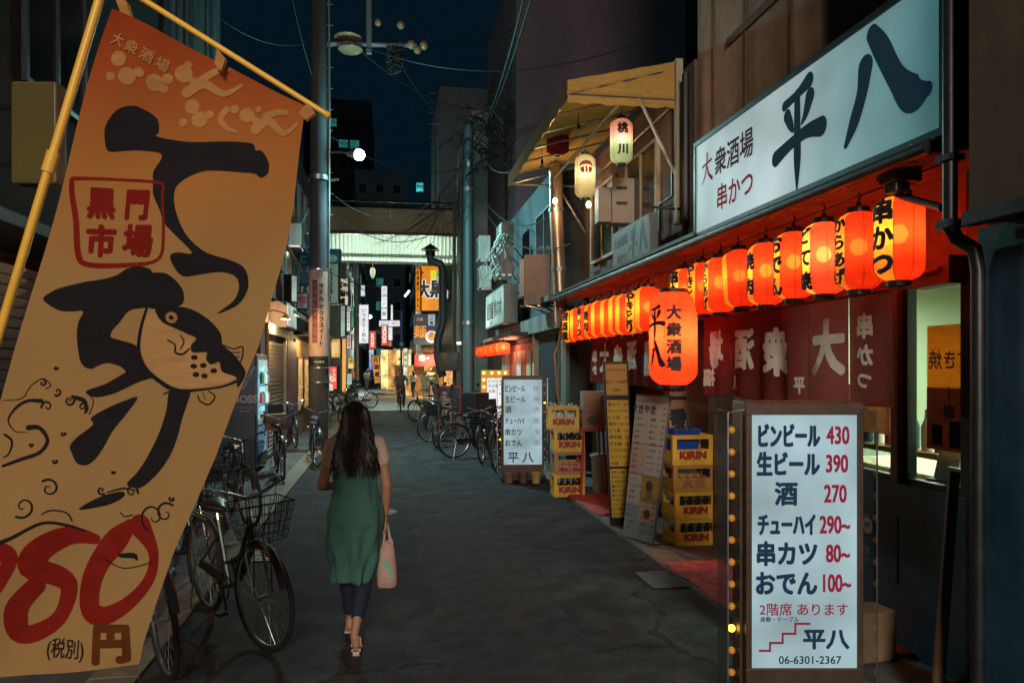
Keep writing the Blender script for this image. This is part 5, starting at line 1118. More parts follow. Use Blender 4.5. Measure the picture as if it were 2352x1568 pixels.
def bicycle(lab, front, rear, fm, basket=True, box=None, seatm=BLACK, steer=0.0, lean=0.0, group='bicycles parked along the lane', light=True, child=False):
    f, r_ = Vector(front), Vector(rear); mid = (f + r_) / 2; dr = f - r_; rz = math.atan2(dr.y, dr.x)
    t = thing('bicycle', lab, 'bicycle', (mid.x, mid.y, 0), rz, group); t.rotation_euler = (lean, 0, rz)
    xf, xr, R0 = .535, -.535, .347
    wheel(t, xf, steer=steer); wheel(t, xr)
    hd0, hd1 = Vector((.40, 0, .62)), Vector((.36, 0, .82)); bb = Vector((-.06, 0, .29)); st0 = Vector((-.22, 0, .72))
    def fr():
        m = MB(); m.tube([hd0, hd1], .020, 8)
        m.tube([hd0 + Vector((0, 0, .02)), (.2, 0, .42), (.05, 0, .32), bb], .019, 8); m.tube([hd1 - Vector((0, 0, .04)), (.18, 0, .55), (-.02, 0, .46), (-.12, 0, .44)], .014, 8)
        m.tube([bb, st0], .016, 8)
        for y in (-.05, .05): m.tube([(bb.x, y * .4, bb.z), (xr, y, R0)], .009, 6).tube([(-.19, y * .3, .62), (xr, y, R0)], .008, 6)
        return m.mesh('frame', fm, True)
    lk('frame', cm(('frame', fm.name), fr), t)
    def fork():
        m = MB()
        for y in (-.055, .055): m.tube([(.405, y * .6, .64), (.42, y, .60), (.50, y, .42), (xf, y, R0)], .010, 8)
        m.tube([(.405, -.035, .64), (.405, .035, .64)], .013, 8); return m.mesh('fork', CHROME, True)
    lk('fork', cm('fork', fork), t)
    def hb():
        m = MB(); m.tube([(.36, 0, .80), (.345, 0, .95)], .014, 8)
        for s in (-1, 1): m.tube([(.345, 0, .95), (.38, s * .05, .97), (.40, s * .12, 1.0), (.36, s * .22, 1.04), (.24, s * .27, 1.03), (.16, s * .27, 1.01)], .011, 8)
        return m.mesh('handlebar', CHROME, True)
    h = lk('handlebar', cm('hb', hb), t)
    lk('grip', cm('grip', lambda: MB().tube([(.26, .27, 1.033), (.14, .27, 1.008)], .017, 8).tube([(.26, -.27, 1.033), (.14, -.27, 1.008)], .017, 8).mesh('grip', RUBBER, True)), h)
    lk('brake_lever', cm('lev', lambda: MB().tube([(.34, .24, 1.03), (.32, .27, 1.0), (.2, .28, .985)], .005, 5).tube([(.34, -.24, 1.03), (.32, -.27, 1.0), (.2, -.28, .985)], .005, 5).tube([(.35, .2, 1.03), (.5, .12, .95), (.46, .03, .7), (.5, .05, .5)], .003, 4).mesh('lever', BLACK, True)), h)
    def sd():
        R_ = [[(x, w * math.sin(a) , .80 + hz * math.cos(a) + dz) for a in [2 * math.pi * q / 12 for q in range(12)]] for x, w, hz, dz in ((-.36, .03, .015, .03), (-.34, .09, .035, .03), (-.27, .10, .038, .02), (-.19, .06, .03, .012), (-.11, .025, .022, .01), (-.08, .01, .01, .008))]
        return MB().loft(R_).mesh('saddle', seatm, True, 80)
    lk('saddle', cm(('saddle', seatm.name), sd), t); lk('seat_post', cm('post', lambda: MB().tube([(-.20, 0, .66), (-.245, 0, .80)], .012, 8).mesh('post', CHROME, True)), t)
    def mg(x, a0, a1):
        R2 = .365; V = []; n = 18
        for k in range(n + 1):
            a = a0 + (a1 - a0) * k / n
            for y, dr_ in ((-.028, -.012), (-.015, 0), (.015, 0), (.028, -.012)): V.append((x + (R2 + dr_) * math.cos(a), y, R0 + (R2 + dr_) * math.sin(a)))
        return MB().add(V, [(4 * i + k, 4 * i + 4 + k, 4 * i + 5 + k, 4 * i + 1 + k) for i in range(n) for k in range(3)]).mesh('mudguard', mat('dull_mudguard', (.06, .06, .065), .35, .5, .2, 8, 0), True)
    lk('mudguard', cm('mgf', lambda: mg(xf, R(20), R(165))), t); lk('mudguard', cm('mgr', lambda: mg(xr, R(30), R(215))), t)
    def crank():
        m = MB().tube([(-.06 + .09 * math.cos(a), -.04, .29 + .09 * math.sin(a)) for a in [6.283 * k / 20 for k in range(20)]], .006, 5, closed=True)
        m.tube([(-.06, -.05, .29), (.03, -.06, .15)], .009, 6).tube([(-.06, .05, .29), (-.15, .06, .43)], .009, 6).box((.03, -.10, .145), (.09, .07, .02)).box((-.15, .10, .435), (.09, .07, .02)).tube([(-.06, -.06, .29), (-.06, .06, .29)], .012, 8)
        m.b2((-.52, -.048, .33), (-.06, -.036, .395)); return m.mesh('crank', BLACK)
    lk('crank', cm('crank', crank), t)
    def rack():
        m = MB()
        for y in (-.06, -.02, .02, .06): m.tube([(-.72, y, .72), (-.30, y, .72)], .005, 5)
        m.tube([(-.72, -.06, .72), (-.72, .06, .72)], .006, 5).tube([(-.45, -.06, .72), (-.45, .06, .72)], .006, 5)
        for y in (-.065, .065): m.tube([(-.62, y, .72), (xr, y, R0)], .005, 5)
        return m.mesh('rack', STEEL)
    lk('rack', cm('rack', rack), t)
    lk('stand', cm('stand', lambda: MB().tube([(xr, -.08, R0), (-.60, -.11, .012), (-.60, .11, .012), (xr, .08, R0)], .008, 6).mesh('stand', STEEL, True)), t)
    if light: lk('headlight', cm('hl', lambda: MB().lathe([(.001, .045), (.026, .04), (.028, 0), (.018, -.03), (.001, -.035)], (.49, .07, .60), 12, 'X').mesh('headlight', CHROME, True)), t)
    if basket:
        def bk():
            m = MB(); a0, b0, a1, b1, z0, z1 = .10, .12, .14, .17, .72, .96; xc = .56
            def ring(z): k = (z - z0) / (z1 - z0); a, b = a0 + (a1 - a0) * k, b0 + (b1 - b0) * k; return [(xc - a, -b, z), (xc + a, -b, z), (xc + a, b, z), (xc - a, b, z)]
            for z in (z0, z0 + .06, z0 + .12, z0 + .18, z1):
                q = ring(z)
                for i in range(4): m.tube([q[i], q[(i + 1) % 4]], .0045 if z == z1 else .0022, 4, cap=False)
            b_, t_ = ring(z0), ring(z1)
            for i in range(4):
                for k in range(8):
                    u = k / 8; m.tube([Vector(b_[i]).lerp(Vector(b_[(i + 1) % 4]), u), Vector(t_[i]).lerp(Vector(t_[(i + 1) % 4]), u)], .0022, 4, cap=False)
            for k in range(1, 7): m.tube([Vector(b_[0]).lerp(Vector(b_[3]), k / 7), Vector(b_[1]).lerp(Vector(b_[2]), k / 7)], .0022, 4, cap=False)
            m.tube([(.56, -.05, .72), (xf, -.06, R0)], .004, 4).tube([(.56, .05, .72), (xf, .06, R0)], .004, 4); return m.mesh('basket', BLACK)
        lk('basket', cm('basket', bk), t)
    if box is not None: lk('cargo_box', cm(('cb', box.name), lambda: MB().box((-.52, 0, .86), (.36, .34, .27)).mesh('cargo_box', box)), t)
    if child: lk('child_seat', cm('cs', lambda: MB().b2((-.68, -.15, .74), (-.38, .15, .78)).b2((-.72, -.15, .78), (-.68, .15, 1.15)).b2((-.68, -.17, .78), (-.42, -.14, .95)).b2((-.68, .14, .78), (-.42, .17, .95)).mesh('child_seat', RUBBER)), t)
    return t
GREENF = mat('dark_green_frame', (.015, .05, .035), .3, .2, .1, 8, 0); BLUEF = mat('navy_frame', (.012, .03, .07), .3, .2, .1, 8, 0); SILF = mat('silver_frame', (.3, .31, .32), .3, .7, .1, 8, 0); BLKF = mat('black_frame', (.015, .015, .018), .3, .2, .1, 8, 0)
G0 = lambda u, v: P(u, v, z=0)
bicycle('nearest dark green bicycle with wire basket, front wheel towards the viewer, beside the banner flag', G0(612, 1495), G0(478, 1400), GREENF, steer=R(8), lean=R(3))
bicycle('black bicycle mostly hidden between the banner flag and the nearest dark green bicycle', G0(385, 1560), G0(300, 1440), BLKF, basket=False, lean=R(4))
bicycle('dark bicycle with upright silver handlebars behind the nearest bicycle, beside the drinks machine', G0(500, 1330), G0(400, 1270), BLUEF, steer=R(-12), lean=R(3))
bicycle('black city bicycle with a basket parked in front of the drinks machine', G0(590, 1222), G0(520, 1165), BLKF, steer=R(10), lean=R(3))
bicycle('bicycle with a big square cargo box and thick tyre facing out from the shutter', G0(662, 1118), G0(628, 1070), BLKF, basket=False, box=BROWN, lean=R(2), child=True)
bicycle('dark blue bicycle standing at the foot of the utility pole', G0(742, 1092), G0(706, 1040), BLUEF, seatm=mat('blue_seat', (.05, .04, .12), .5), basket=False, lean=R(-3), steer=R(14))
bicycle('black bicycle leaning by the shutter behind the utility pole', G0(690, 1035), G0(655, 1012), BLKF, lean=R(2))
bicycle('first bicycle past the utility pole with a wire basket', G0(782, 985), G0(740, 985), SILF, lean=R(3), steer=R(20))
bicycle('green bicycle past the utility pole, below the red lit sign', G0(796, 965), G0(752, 962), GREENF, lean=R(3))
bicycle('dark bicycle with a basket, third past the utility pole', G0(806, 950), G0(770, 946), BLUEF, lean=R(3))
bicycle('bicycle whose rear wheel sticks out into the lane near the cyclist', G0(812, 936), G0(846, 937), BLKF, lean=R(3))
bicycle('silver bicycle with a child seat on the left before the crossing', G0(790, 932), G0(820, 926), SILF, lean=R(-3), child=True)
q = P(920, 943, z=0)
bicycle('black bicycle ridden by the man in the grey jacket', (q.x, q.y - .535, 0), (q.x, q.y + .535, 0), BLKF, basket=False, group='moving bicycle')
bicycle('bicycle with large silver wheels across the lane edge, left of the farther menu sign', G0(1150, 1046), G0(1048, 1052), BLKF, lean=R(4), basket=False)
bicycle('dark bicycle standing behind the silver wheeled one on the right', G0(1075, 1012), G0(1002, 1015), BLUEF, lean=R(4), box=BLACK)
bicycle('bicycle with a front wheel poking into the lane in front of the pink scooter', G0(985, 1010), G0(1055, 995), SILF, lean=R(3))
bicycle('black bicycle beyond the pink scooter, its thin wheel showing', G0(943, 968), G0(1010, 962), BLKF, lean=R(3), basket=False)
bicycle('dark bicycle right by the farther menu sign, full basket side on', G0(1120, 1095), G0(1168, 1050), GREENF, lean=R(3))
bicycle('far bicycle at the right edge of the crossing before the noodle shop', G0(1010, 930), G0(1040, 926), BLKF, lean=R(3))
def scooter(lab, front, rear, bm_, box=False):
    f, r_ = Vector(front), Vector(rear); mid = (f + r_) / 2; dr = f - r_; t = thing('scooter', lab, 'scooter', (mid.x, mid.y, 0), math.atan2(dr.y, dr.x), 'scooters parked on the right')
    for x in (.6, -.6):
        w = lk('wheel', cm('stw', lambda: MB().tube([(.18 * math.cos(a), 0, .18 * math.sin(a)) for a in [6.283 * k / 28 for k in range(28)]], .048, 10, closed=True).mesh('tyre', RUBBER, True)), t, (x, 0, .225))
        lk('rim', cm('str', lambda: MB().lathe([(.001, -.03), (.03, -.04), (.12, -.02), (.14, 0), (.12, .02), (.03, .04), (.001, .03)], n=20, axis='Y').mesh('rim', STEEL, True)), w)
    E_ = lambda x, w, h, z, n=16: [(x, w * math.sin(a), z + h * math.cos(a)) for a in [6.283 * q / n for q in range(n)]]
    MB().loft([E_(-.92, .03, .03, .66), E_(-.86, .09, .08, .62), E_(-.65, .14, .15, .56), E_(-.4, .16, .17, .50), E_(-.18, .14, .15, .45), E_(-.1, .10, .12, .40)]).build('rear_body', bm_, t, smooth=True, ang=80)
    MB().loft([[(x + .0, w * s, z) for s, x, w, z in ((-1, x0, w0, z0), (-.6, x0 + .05, w0, z0), (.6, x0 + .05, w0, z0), (1, x0, w0, z0), (.6, x0 - .02, w0, z0), (-.6, x0 - .02, w0, z0))] for x0, w0, z0 in ((.40, .15, .30), (.44, .19, .5), (.40, .20, .72), (.34, .15, .92))]).build('leg_shield', bm_, t, smooth=True, ang=80)
    MB().b2((-.15, -.15, .27), (.42, .15, .33)).build('footboard', BLACK, t, bevel=.02)
    MB().loft([E_(-.84, .08, .03, .74), E_(-.7, .13, .05, .76), E_(-.4, .14, .05, .75), E_(-.2, .11, .045, .73), E_(-.08, .05, .03, .70)]).build('seat', RUBBER, t, smooth=True, ang=80)
    MB().loft([E_(.76, .05, .03, .42, 12), E_(.68, .08, .05, .48, 12), E_(.55, .08, .07, .50, 12), E_(.45, .06, .05, .48, 12)]).build('front_mudguard', bm_, t, smooth=True, ang=80)
    MB().tube([(.6, 0, .25), (.42, 0, .62), (.34, 0, 1.0)], .022, 8).tube([(.27, -.32, 1.02), (.34, -.15, 1.0), (.34, .15, 1.0), (.27, .32, 1.02)], .013, 8).build('handlebar', BLACK, t, smooth=True)
    MB().loft([E_(.46, .05, .05, .98, 12), E_(.42, .11, .07, .98, 12), E_(.32, .10, .07, .98, 12), E_(.28, .05, .04, .98, 12)]).build('headlamp_cowl', bm_, t, smooth=True, ang=80)
    for s in (-1, 1): MB().tube([(.32, s * .2, 1.02), (.34, s * .25, 1.18)], .006, 5).lathe([(.001, -.01), (.05, -.008), (.055, .008), (.001, .01)], (.34, s * .25, 1.22), 14, 'X').build('mirror', BLACK, t, smooth=True)
    MB().lathe([(.001, -.01), (.04, 0), (.001, .02)], (-.93, 0, .63), 12, 'X').build('tail_light', RED, t, smooth=True)
    MB().tube([(-.3, -.12, .25), (-.55, -.14, .26), (-.85, -.14, .33)], .04, 10).build('exhaust', BLACK, t, smooth=True)
    if box: MB().box((-.72, 0, 1.02), (.46, .44, .44)).build('delivery_box', BLACK, t, bevel=.02)
    return t
scooter('pinkish beige scooter parked with its rear to the lane, beyond the silver wheeled bicycle', G0(1045, 975), G0(968, 985), mat('beige_lacquer', (.42, .26, .22), .25, 0, .1, 4, 0))
scooter('black scooter with a tall black delivery box right of the bicycles', G0(1170, 1020), G0(1100, 1030), mat('black_lacquer', (.012, .014, .02), .2, 0, 0, 1, 0), box=True)
scooter('dark red scooter behind the bicycles on the right, near the red framed board', G0(1105, 975), G0(1045, 962), mat('wine_lacquer', (.10, .015, .025), .2, 0, 0, 1, 0))
# ================================================================== utility pole and street lamp
PP = P(732, 1040, d=16.4); PP.z = 0
t = thing('utility_pole', 'thick grey utility pole on the left with a pink hotel advertisement wrapped round it', 'pole', PP)
MB().tube([(0, 0, 0), (0, 0, 5), (0, 0, 13)], [.20, .185, .15], 20).build('shaft', mat('pole_concrete', (.055, .052, .062), .95, 0, .2, 3, .2, dirt=.5), t, smooth=True)
zz = lambda v: 1.8 + (842 - v) / F * 16.4
MB().lathe([(.205, zz(818)), (.205, zz(622))], n=28).build('advert_wrap', mat('pink_advert', (.50, .30, .24), .6, 0, .12, 3, .05), t, smooth=True)
MB().lathe([(.206, zz(842)), (.206, zz(820))], n=28).build('black_band', INK, t, smooth=True)
for z in (zz(844), zz(877), zz(620)): MB().lathe([(.20, z - .015), (.212, z - .015), (.212, z + .015), (.20, z + .015)], n=24).build('steel_band', STEEL, t, smooth=True)
cyl = lambda a, b, k=0, a0=R(-82), rr=.2075: ((rr + k) * math.cos(a0 + a / rr), (rr + k) * math.sin(a0 + a / rr), b)
MAROON = mat('maroon_advert', (.16, .02, .035), .6)
wrapped(t, [], MAROON, lambda a, b, k=0: cyl(a, b, k, rr=.2065), .03, .3, [poly2([(-.15, zz(710)), (-.035, zz(710)), (-.035, zz(645)), (-.15, zz(645))]), poly2([(-.15, zz(788)), (-.035, zz(788)), (-.035, zz(713)), (-.15, zz(713))])], 'maroon_panel')
wrapped(t, [('ホテル', .045, zz(657), .115, {'v': .14, 'bold': .03}), ('サクラスイート', .045, zz(706), .115, {'v': .128, 'bold': .03}), ('⊕', .0, zz(632), .1, {'mid': 1})], INK, cyl, .03, .1)
wrapped(t, [('全室無料', -.092, zz(655), .105, {'v': .15, 'bold': .02}), ('VOD', -.092, zz(722), .11, {'v': .16, 'bold': .02}), ('有料', -.092, zz(767), .1, {'v': .13, 'bold': .02})], mat('dusty_pink', (.35, .12, .12), .6), cyl, .03, .1, name='panel_lettering')
wrapped(t, [('HUMBITZ', .0, zz(831), .05, {'mid': 1})], WHITEINK, lambda a, b, k=0: cyl(a, b, k, rr=.2085), .03, .1, name='band_lettering')
MB().lathe([(.19, zz(410) - .05), (.22, zz(410) - .05), (.22, zz(410) + .05), (.19, zz(410) + .05)], n=24).tube([(.2, 0, zz(413)), (.42, 0, zz(413) + .02)], .025, 6).build('clamp', STEEL, t, smooth=True)
for i in range(12): MB().tube([(.16, 0, 4.6 + i * .45), (.30, 0, 4.6 + i * .45)], .009, 6).build('step_bolt', STEEL, t)
MB().tube([(.21, -.05, 2.6), (.23, -.05, 7), (.21, -.05, 10)], .022, 6).tube([(.19, .1, 1.2), (.21, .1, 9)], .03, 6).build('conduit', GREYM, t, smooth=True)
LP = P(817, 355, d=16.4)
q = thing('street_lamp', 'street lamp on the pole standing behind the viewer, lighting the near part of the lane', 'street lamp', (-.7, -12.0, 0))  # assumed lamp out of view, added to light the near lane
MB().tube([(0, 0, 0), (0, 0, 6.3)], .08, 10).tube([(0, 0, 6.2), (-.5, 0, 6.4)], .03, 8).build('pole', GREYM, q, smooth=True); MB().b2((-.95, -.12, 6.36), (-.4, .12, 6.44)).build('hood', GREYM, q); MB().b2((-.9, -.1, 6.33), (-.45, .1, 6.359)).build('lens', glow('lamp_lens', (1, .9, .75), 8), q)
lamp('lamp_light', (-.67, 0, 6.2), 6200, (1, .86, .72), 1.6, parent=q)
t = thing('street_lamp', 'teal white street lamp head burning on a short arm of the utility pole', 'street lamp', LP)
b0 = Vector((PP.x + .17, PP.y, LP.z + .05)) - LP
MB().tube([b0, b0 * .5 + Vector((0, 0, .03)), (-.12, 0, 0)], .022, 8).build('arm', STEEL, t, smooth=True)
MB().lathe([(.001, -.20), (.05, -.18), (.07, -.10), (.10, -.02), (.105, .01)], (0, 0, .0), 18, 'X').build('hood', STEEL, t, smooth=True)
MB().ball((.07, -.02, -.01), .125, 16, .95).build('lamp_bulb', glow('lamp_white', (.75, 1.0, .96), 30.0), t, smooth=True)
lj = lamp('lamp_light', (.06, 0, -.22), 1100, (.46, .95, 1.0), .12, 'SPOT', parent=t); lj.data.spot_size = R(150); lj.data.spot_blend = .6; lj.data.shadow_soft_size = .12
lj.rotation_euler = (R(-4), R(-30), 0); lj.data.spot_size = R(175); lj.data.spot_blend = 1
lamp('lamp_halo_light', (.2, -.1, 0), 260, (.30, .95, .90), .1, parent=t)
# cross-arm with glazed discs and hanging cable bundle
CA = P(800, 100, d=17)
t = thing('cross_arm', 'high cross arm with round insulators and orange discs beside the utility pole top', 'cross arm', CA)
MB().tube([(-.75, 0, -.05), (1.5, 0, .05)], .05, 6).tube([(.45, 0, 1.5), (.45, 0, -.2)], .07, 8).build('bar', GREYM, t)
GLZ = mat('glazed_brown', (.35, .2, .12), .25, 0, .2, 6, 0)
for i, (x, z, r_) in enumerate(((.0, .08, .30), (.05, -.18, .27))): MB().lathe([(.001, .05), (r_ * .8, .045), (r_, 0), (r_ * .8, -.04), (.001, -.045)], (x, -.1, z), 24).build('disc', GLZ, t, smooth=True)
for x, z, r_ in ((1.38, .06, .10), (1.52, -.05, .09), (1.66, .06, .10), (1.15, .48, .09), (.65, .5, .08)): MB().ball((x, 0, z), r_, 12).build('insulator', GLZ, t, smooth=True)
mb = MB(); r = random.Random(5)
for i in range(26): mb.tube([(1.0 + r.uniform(-.05, .1) + .14 * math.sin(a * 6.28 + i), r.uniform(-.1, .1), .0 - .55 * (i / 26) + .09 * math.cos(a * 6.28 + i)) for a in [k / 9 for k in range(9)]], .014, 5)
mb.build('cable_bundle', CABLE, t, smooth=True)
# ================================================================== left side
def sign(lab, c, w, h, d, m, items=(), ink=INK, rz=-TH, frame=BLACK, name='shop_sign', cat='sign', group=None, both=False, extra=None):
    t = thing(name, lab, cat, c, rz, group)
    MB().b2((-w / 2 - .03, .01, -h / 2 - .03), (w / 2 + .03, d, h / 2 + .03)).build('housing', frame, t); MB().b2((-w / 2, -.004, -h / 2), (w / 2, .009, h / 2)).build('face_panel', m, t)
    if both: MB().b2((-w / 2, d + .001, -h / 2), (w / 2, d + .012, h / 2)).build('face_panel', m, t)
    if items: lettering(t, [(s, x * w, z * h, sz, o) for s, x, z, sz, o in items], ink, -.008)
    if extra: extra(t)
    return t
def pxsign(lab, u0, v0, u1, v1, d, m, items=(), ink=INK, dep=.2, **k):
    c = P((u0 + u1) / 2, (v0 + v1) / 2, d=d); return sign(lab, c, (u1 - u0) / F * d, (v1 - v0) / F * d, dep, m, items, ink, **k)
def eink(name, c, e): return mat(name, c, .5, 0, 0, 1, 0, em=e)
# tall near-left building
t = thing('left_building', 'tall dark building behind the banner flag, its grey tiled corner at the upper left', 'building', (-3.2, 5, 0)); LBt = t
wb(MB().b2((-9, -6, 0), (-3.05, 14.4, 16)), 'wall', mat('near_black_wall', (.018, .018, .021), .9, 0, .3, 2, .4), t); wb(MB().b2((-3.049, 11.6, 5.5), (-3.0, 14.42, 16)), 'tiled_corner', mat('grey_tile_wall', (.13, .13, .14), .5, 0, .2, 6, .1, dirt=.5), t)  # even near-black wall colour, set darker than dark_wall
gv = MB()
for i in range(14): gv.b2((-3.0, 11.6, 5.7 + i * .7), (-2.995, 14.42, 5.715 + i * .7))
wb(gv, 'tile_joint', BLACK, t)
wb(MB().tube([(-2.95, 11.2, 0), (-2.95, 11.2, 16)], .05, 8).tube([(-2.93, 12.1, 3), (-2.93, 12.1, 16)], .03, 8).tube([(-2.93, 13.4, 3), (-2.93, 13.4, 16)], .03, 8), 'drainpipe', DKBLUE, t, smooth=True)
sl = MB().box((0, 0, 0), (.03, 2.55, .075)).mesh('slat', mat('shutter_slat', (.16, .15, .17), .4, .4, .15, 5, .05))
for i in range(30): 
    for j, y in enumerate((3.4, 6.1, 8.8)): 
        o = bpy.data.objects.new('slat', sl); COL.objects.link(o); o.parent = t; o.location = (-3.03 + 3.2, y - 5, .12 + i * .085); o.rotation_euler = (0, R(14), 0)
wb(MB().b2((-3.05, 1.9, 2.72), (-2.4, 10.4, 2.8)).b2((-3.05, 4.68, 0), (-2.96, 4.82, 2.7)).b2((-3.05, 7.38, 0), (-2.96, 7.52, 2.7)), 'canopy', BLACK, t)
for i in range(3):
    for j in range(4): framed('window_frame', -3.06, 2.6 + j * 2.2, 3.9 + j * 2.2, 4.2 + i * 3.2, 5.7 + i * 3.2, BLACK, (3.25 + j * 2.2,), parent=t, pane=MATS['dark_glass'])
c = P(76, 303, d=5.4); t = thing('projecting_sign', 'dim amber projecting sign box at the far upper left behind the flag pole', 'sign', c, -TH)
MB().b2((-.16, 0, -.36), (.16, .14, .36)).build('housing', mat('sign_rim', (.15, .10, .05), .5), t, bevel=.02); MB().b2((-.145, -.006, -.34), (.145, -.001, .34)).build('lit_panel', glow('dim_amber', (.02, .014, .002), 1, 1.5, .7, base=(.05, .036, .006), rough=.7), t)
MB().tube([(-.16, .07, .2), (-1.2, .2, .2)], .02, 6).tube([(-.16, .07, -.2), (-1.2, .2, -.2)], .02, 6).build('bracket', BLACK, t)
c = P(118, 860, d=4.9); t = thing('added_wall_lamp', 'warm globe lamp on the shop front hidden behind the banner flag', 'lamp', c)  # assumed lamp, unseen, added to light the banner flag from behind
MB().ball((0, 0, 0), .09, 14).build('globe', glow('warm_globe', (1, .55, .16), 3.5), t, smooth=True); MB().tube([(0, 0, .09), (0, 0, .2), (-1.1, 0, .3)], .012, 6).build('arm', BLACK, t, smooth=True)
lamp('lamp_light', (0, 0, 0), 50, (1, .56, .18), .1, parent=t)
# vending machine
VX = -2.2; t = thing('drinks_machine', 'navy drinks vending machine with glowing shelves, left beyond the bicycles', 'vending machine', (VX, 13.4, 0))
MB().b2((-.75, 0, .08), (-.02, 1.15, 2.02)).build('cabinet', mat('navy_cabinet', (.012, .035, .07), .4, 0, .15, 3, .03), t, bevel=.015)
MB().b2((-.02, .03, .1), (0.0, 1.12, 2.0)).build('door_panel', DKBLUE, t, bevel=.004)
for k, (z0, z1) in enumerate(((1.50, 1.92), (1.16, 1.46), (.82, 1.12), (.32, .78))):
    c = glow('vend_%d' % k, [(.10, .30, .33), (.12, .30, .33), (.10, .28, .30), (.05, .12, .17)][k], 1.0, 6, .4)
    w_ = MB().b2((.001, .10, z0), (.02, 1.0, z1)).build('display_window', c, t)
    if k < 3:
        for i in range(8):
            o = MB().lathe([(.001, 0), (.03, 0), (.032, .14), (.02, .17), (.012, .2), (.001, .2)], n=8).build('sample_bottle', [GREENF, RED, WHITE, CREAM, mat('lime', (.2, .4, .05), .4), BLUEF][(i * 5 + k) % 6], w_, smooth=True); o.location = (.045, .17 + i * .107, z0 + .01)
MB().b2((.001, .1, .14), (.02, 1.0, .26)).build('dispensing_flap', BLACK, t)
lettering(t, [('BOSS', -.18, 1.26, .17, {'bold': .03, 'mid': 1}), ('is the boss of them all', -.2, 1.12, .034, {'mid': 1}), ('since 1992', -.2, 1.06, .034, {'mid': 1}), ('BOSS COFFEE', -.13, 1.62, .07, {'rot': 1.1, 'mid': 1})], mat('pale_print', (.35, .33, .36), .5), -.003)
lamp('machine_glow', (.12, .57, 1.4), 5, (.5, .9, 1), .8, 'AREA', t, rot=(0, R(90), 0), sy=1.0)
# left shops
def shop_row(lab, y0, y1, x, h, m, extra=None):
    t = thing('shop_building', lab, 'building', (x - 1, (y0 + y1) / 2, 0)); wb(MB().b2((x - 5, y0, 0), (x, y1 - .01, h)), 'wall', m, t); return t
s1_ = shop_row('left shop building with a slatted roller shutter, behind the utility pole', 14.7, 19.6, -2.35, 5.6, mat('maroon_brown_wall', (.12, .075, .065), .8, 0, .3, 2, .3, dirt=.5))
sh = MB().box((0, 0, 0), (.03, 2.6, .07)).mesh('slat', mat('bright_slat', (.42, .38, .3), .35, .3, .15, 5, .05))
for i in range(27):
    o = bpy.data.objects.new('slat', sh); COL.objects.link(o); o.parent = s1_; o.location = (-2.32 - s1_.location.x, 16.2 - s1_.location.y, .10 + i * .083); o.rotation_euler = (0, R(16), 0)
wb(MB().b2((-2.35, 14.72, 0), (-2.26, 14.85, 2.5)).b2((-2.35, 17.52, 0), (-2.26, 17.65, 2.5)).b2((-2.35, 14.72, 2.42), (-2.2, 17.65, 2.62)), 'shutter_frame', GREYM, s1_)
wb(MB().tube([(-2.22, 14.6, .3), (-2.22, 14.6, 2.6)], .035, 8).tube([(-2.2, 14.62, 4.6), (-1.92, 17.4, 3.9)], .035, 8), 'pipe', mat('brass_pipe', (.35, .2, .1), .35, .6, .1, 5, 0), s1_, smooth=True)
wb(MB().add([(-2.35, 14.7, 3.2), (-1.75, 14.7, 2.85), (-1.75, 17.8, 2.85), (-2.35, 17.8, 3.2)], [(0, 1, 2, 3)]).b2((-1.77, 14.7, 2.78), (-1.75, 17.8, 2.86)), 'awning', GREYM, s1_)
wb(MB().b2((-2.34, 17.75, .0), (-2.25, 19.4, 2.4)), 'door', mat('wine_door', (.10, .035, .05), .6, 0, .2, 4, .1), s1_)
for k in range(3): framed('window_frame', -2.38, 15.2 + k * 1.4, 16.2 + k * 1.4, 3.9, 4.9, GREYM, parent=s1_, pane=MATS['dark_glass'])
s2_ = shop_row('left three storey shop building past the utility pole, with dark windows', 19.6, 26, -2.4, 7.4, WALLD)
wb(MB().b2((-2.4, 20, 0), (-2.34, 25.6, 2.5)), 'shopfront', mat('warm_front', (.25, .14, .06), .6, 0, .4, 2, .1), s2_)
for k in range(4): 
    for j in range(2): framed('window_frame', -2.43, 20.0 + k * 1.45, 21.1 + k * 1.45, 3.3 + j * 2.1, 4.6 + j * 2.1, GREYM, parent=s2_, pane=MATS['dark_glass'])
wb(MB().b2((-2.4, 19.7, 2.6), (-1.7, 25.9, 2.68)).b2((-1.72, 19.7, 2.45), (-1.69, 25.9, 2.7)), 'canopy', BLACK, s2_)
s3_ = shop_row('left shop building just before the covered crossing', 26, 31.8, -2.45, 7.0, WALLG)
wb(MB().b2((-2.45, 26.3, 0), (-2.4, 31.4, 2.6)), 'shopfront', mat('ochre_front', (.38, .22, .07), .6, 0, .4, 2, .1), s3_)
for k in range(3): framed('window_frame', -2.48, 26.4 + k * 1.8, 27.8 + k * 1.8, 3.5, 5.2, GREYM, parent=s3_, pane=MATS['dark_glass'])
wb(MB().b2((-2.45, 26.1, 2.7), (-1.9, 31.7, 2.78)), 'canopy', GREYM, s3_)
wb(MB().tube([(-1.95, 27 + k, 2.6) for k in (0, .02)], .05, 6), 'downlight', BLACK, s3_)
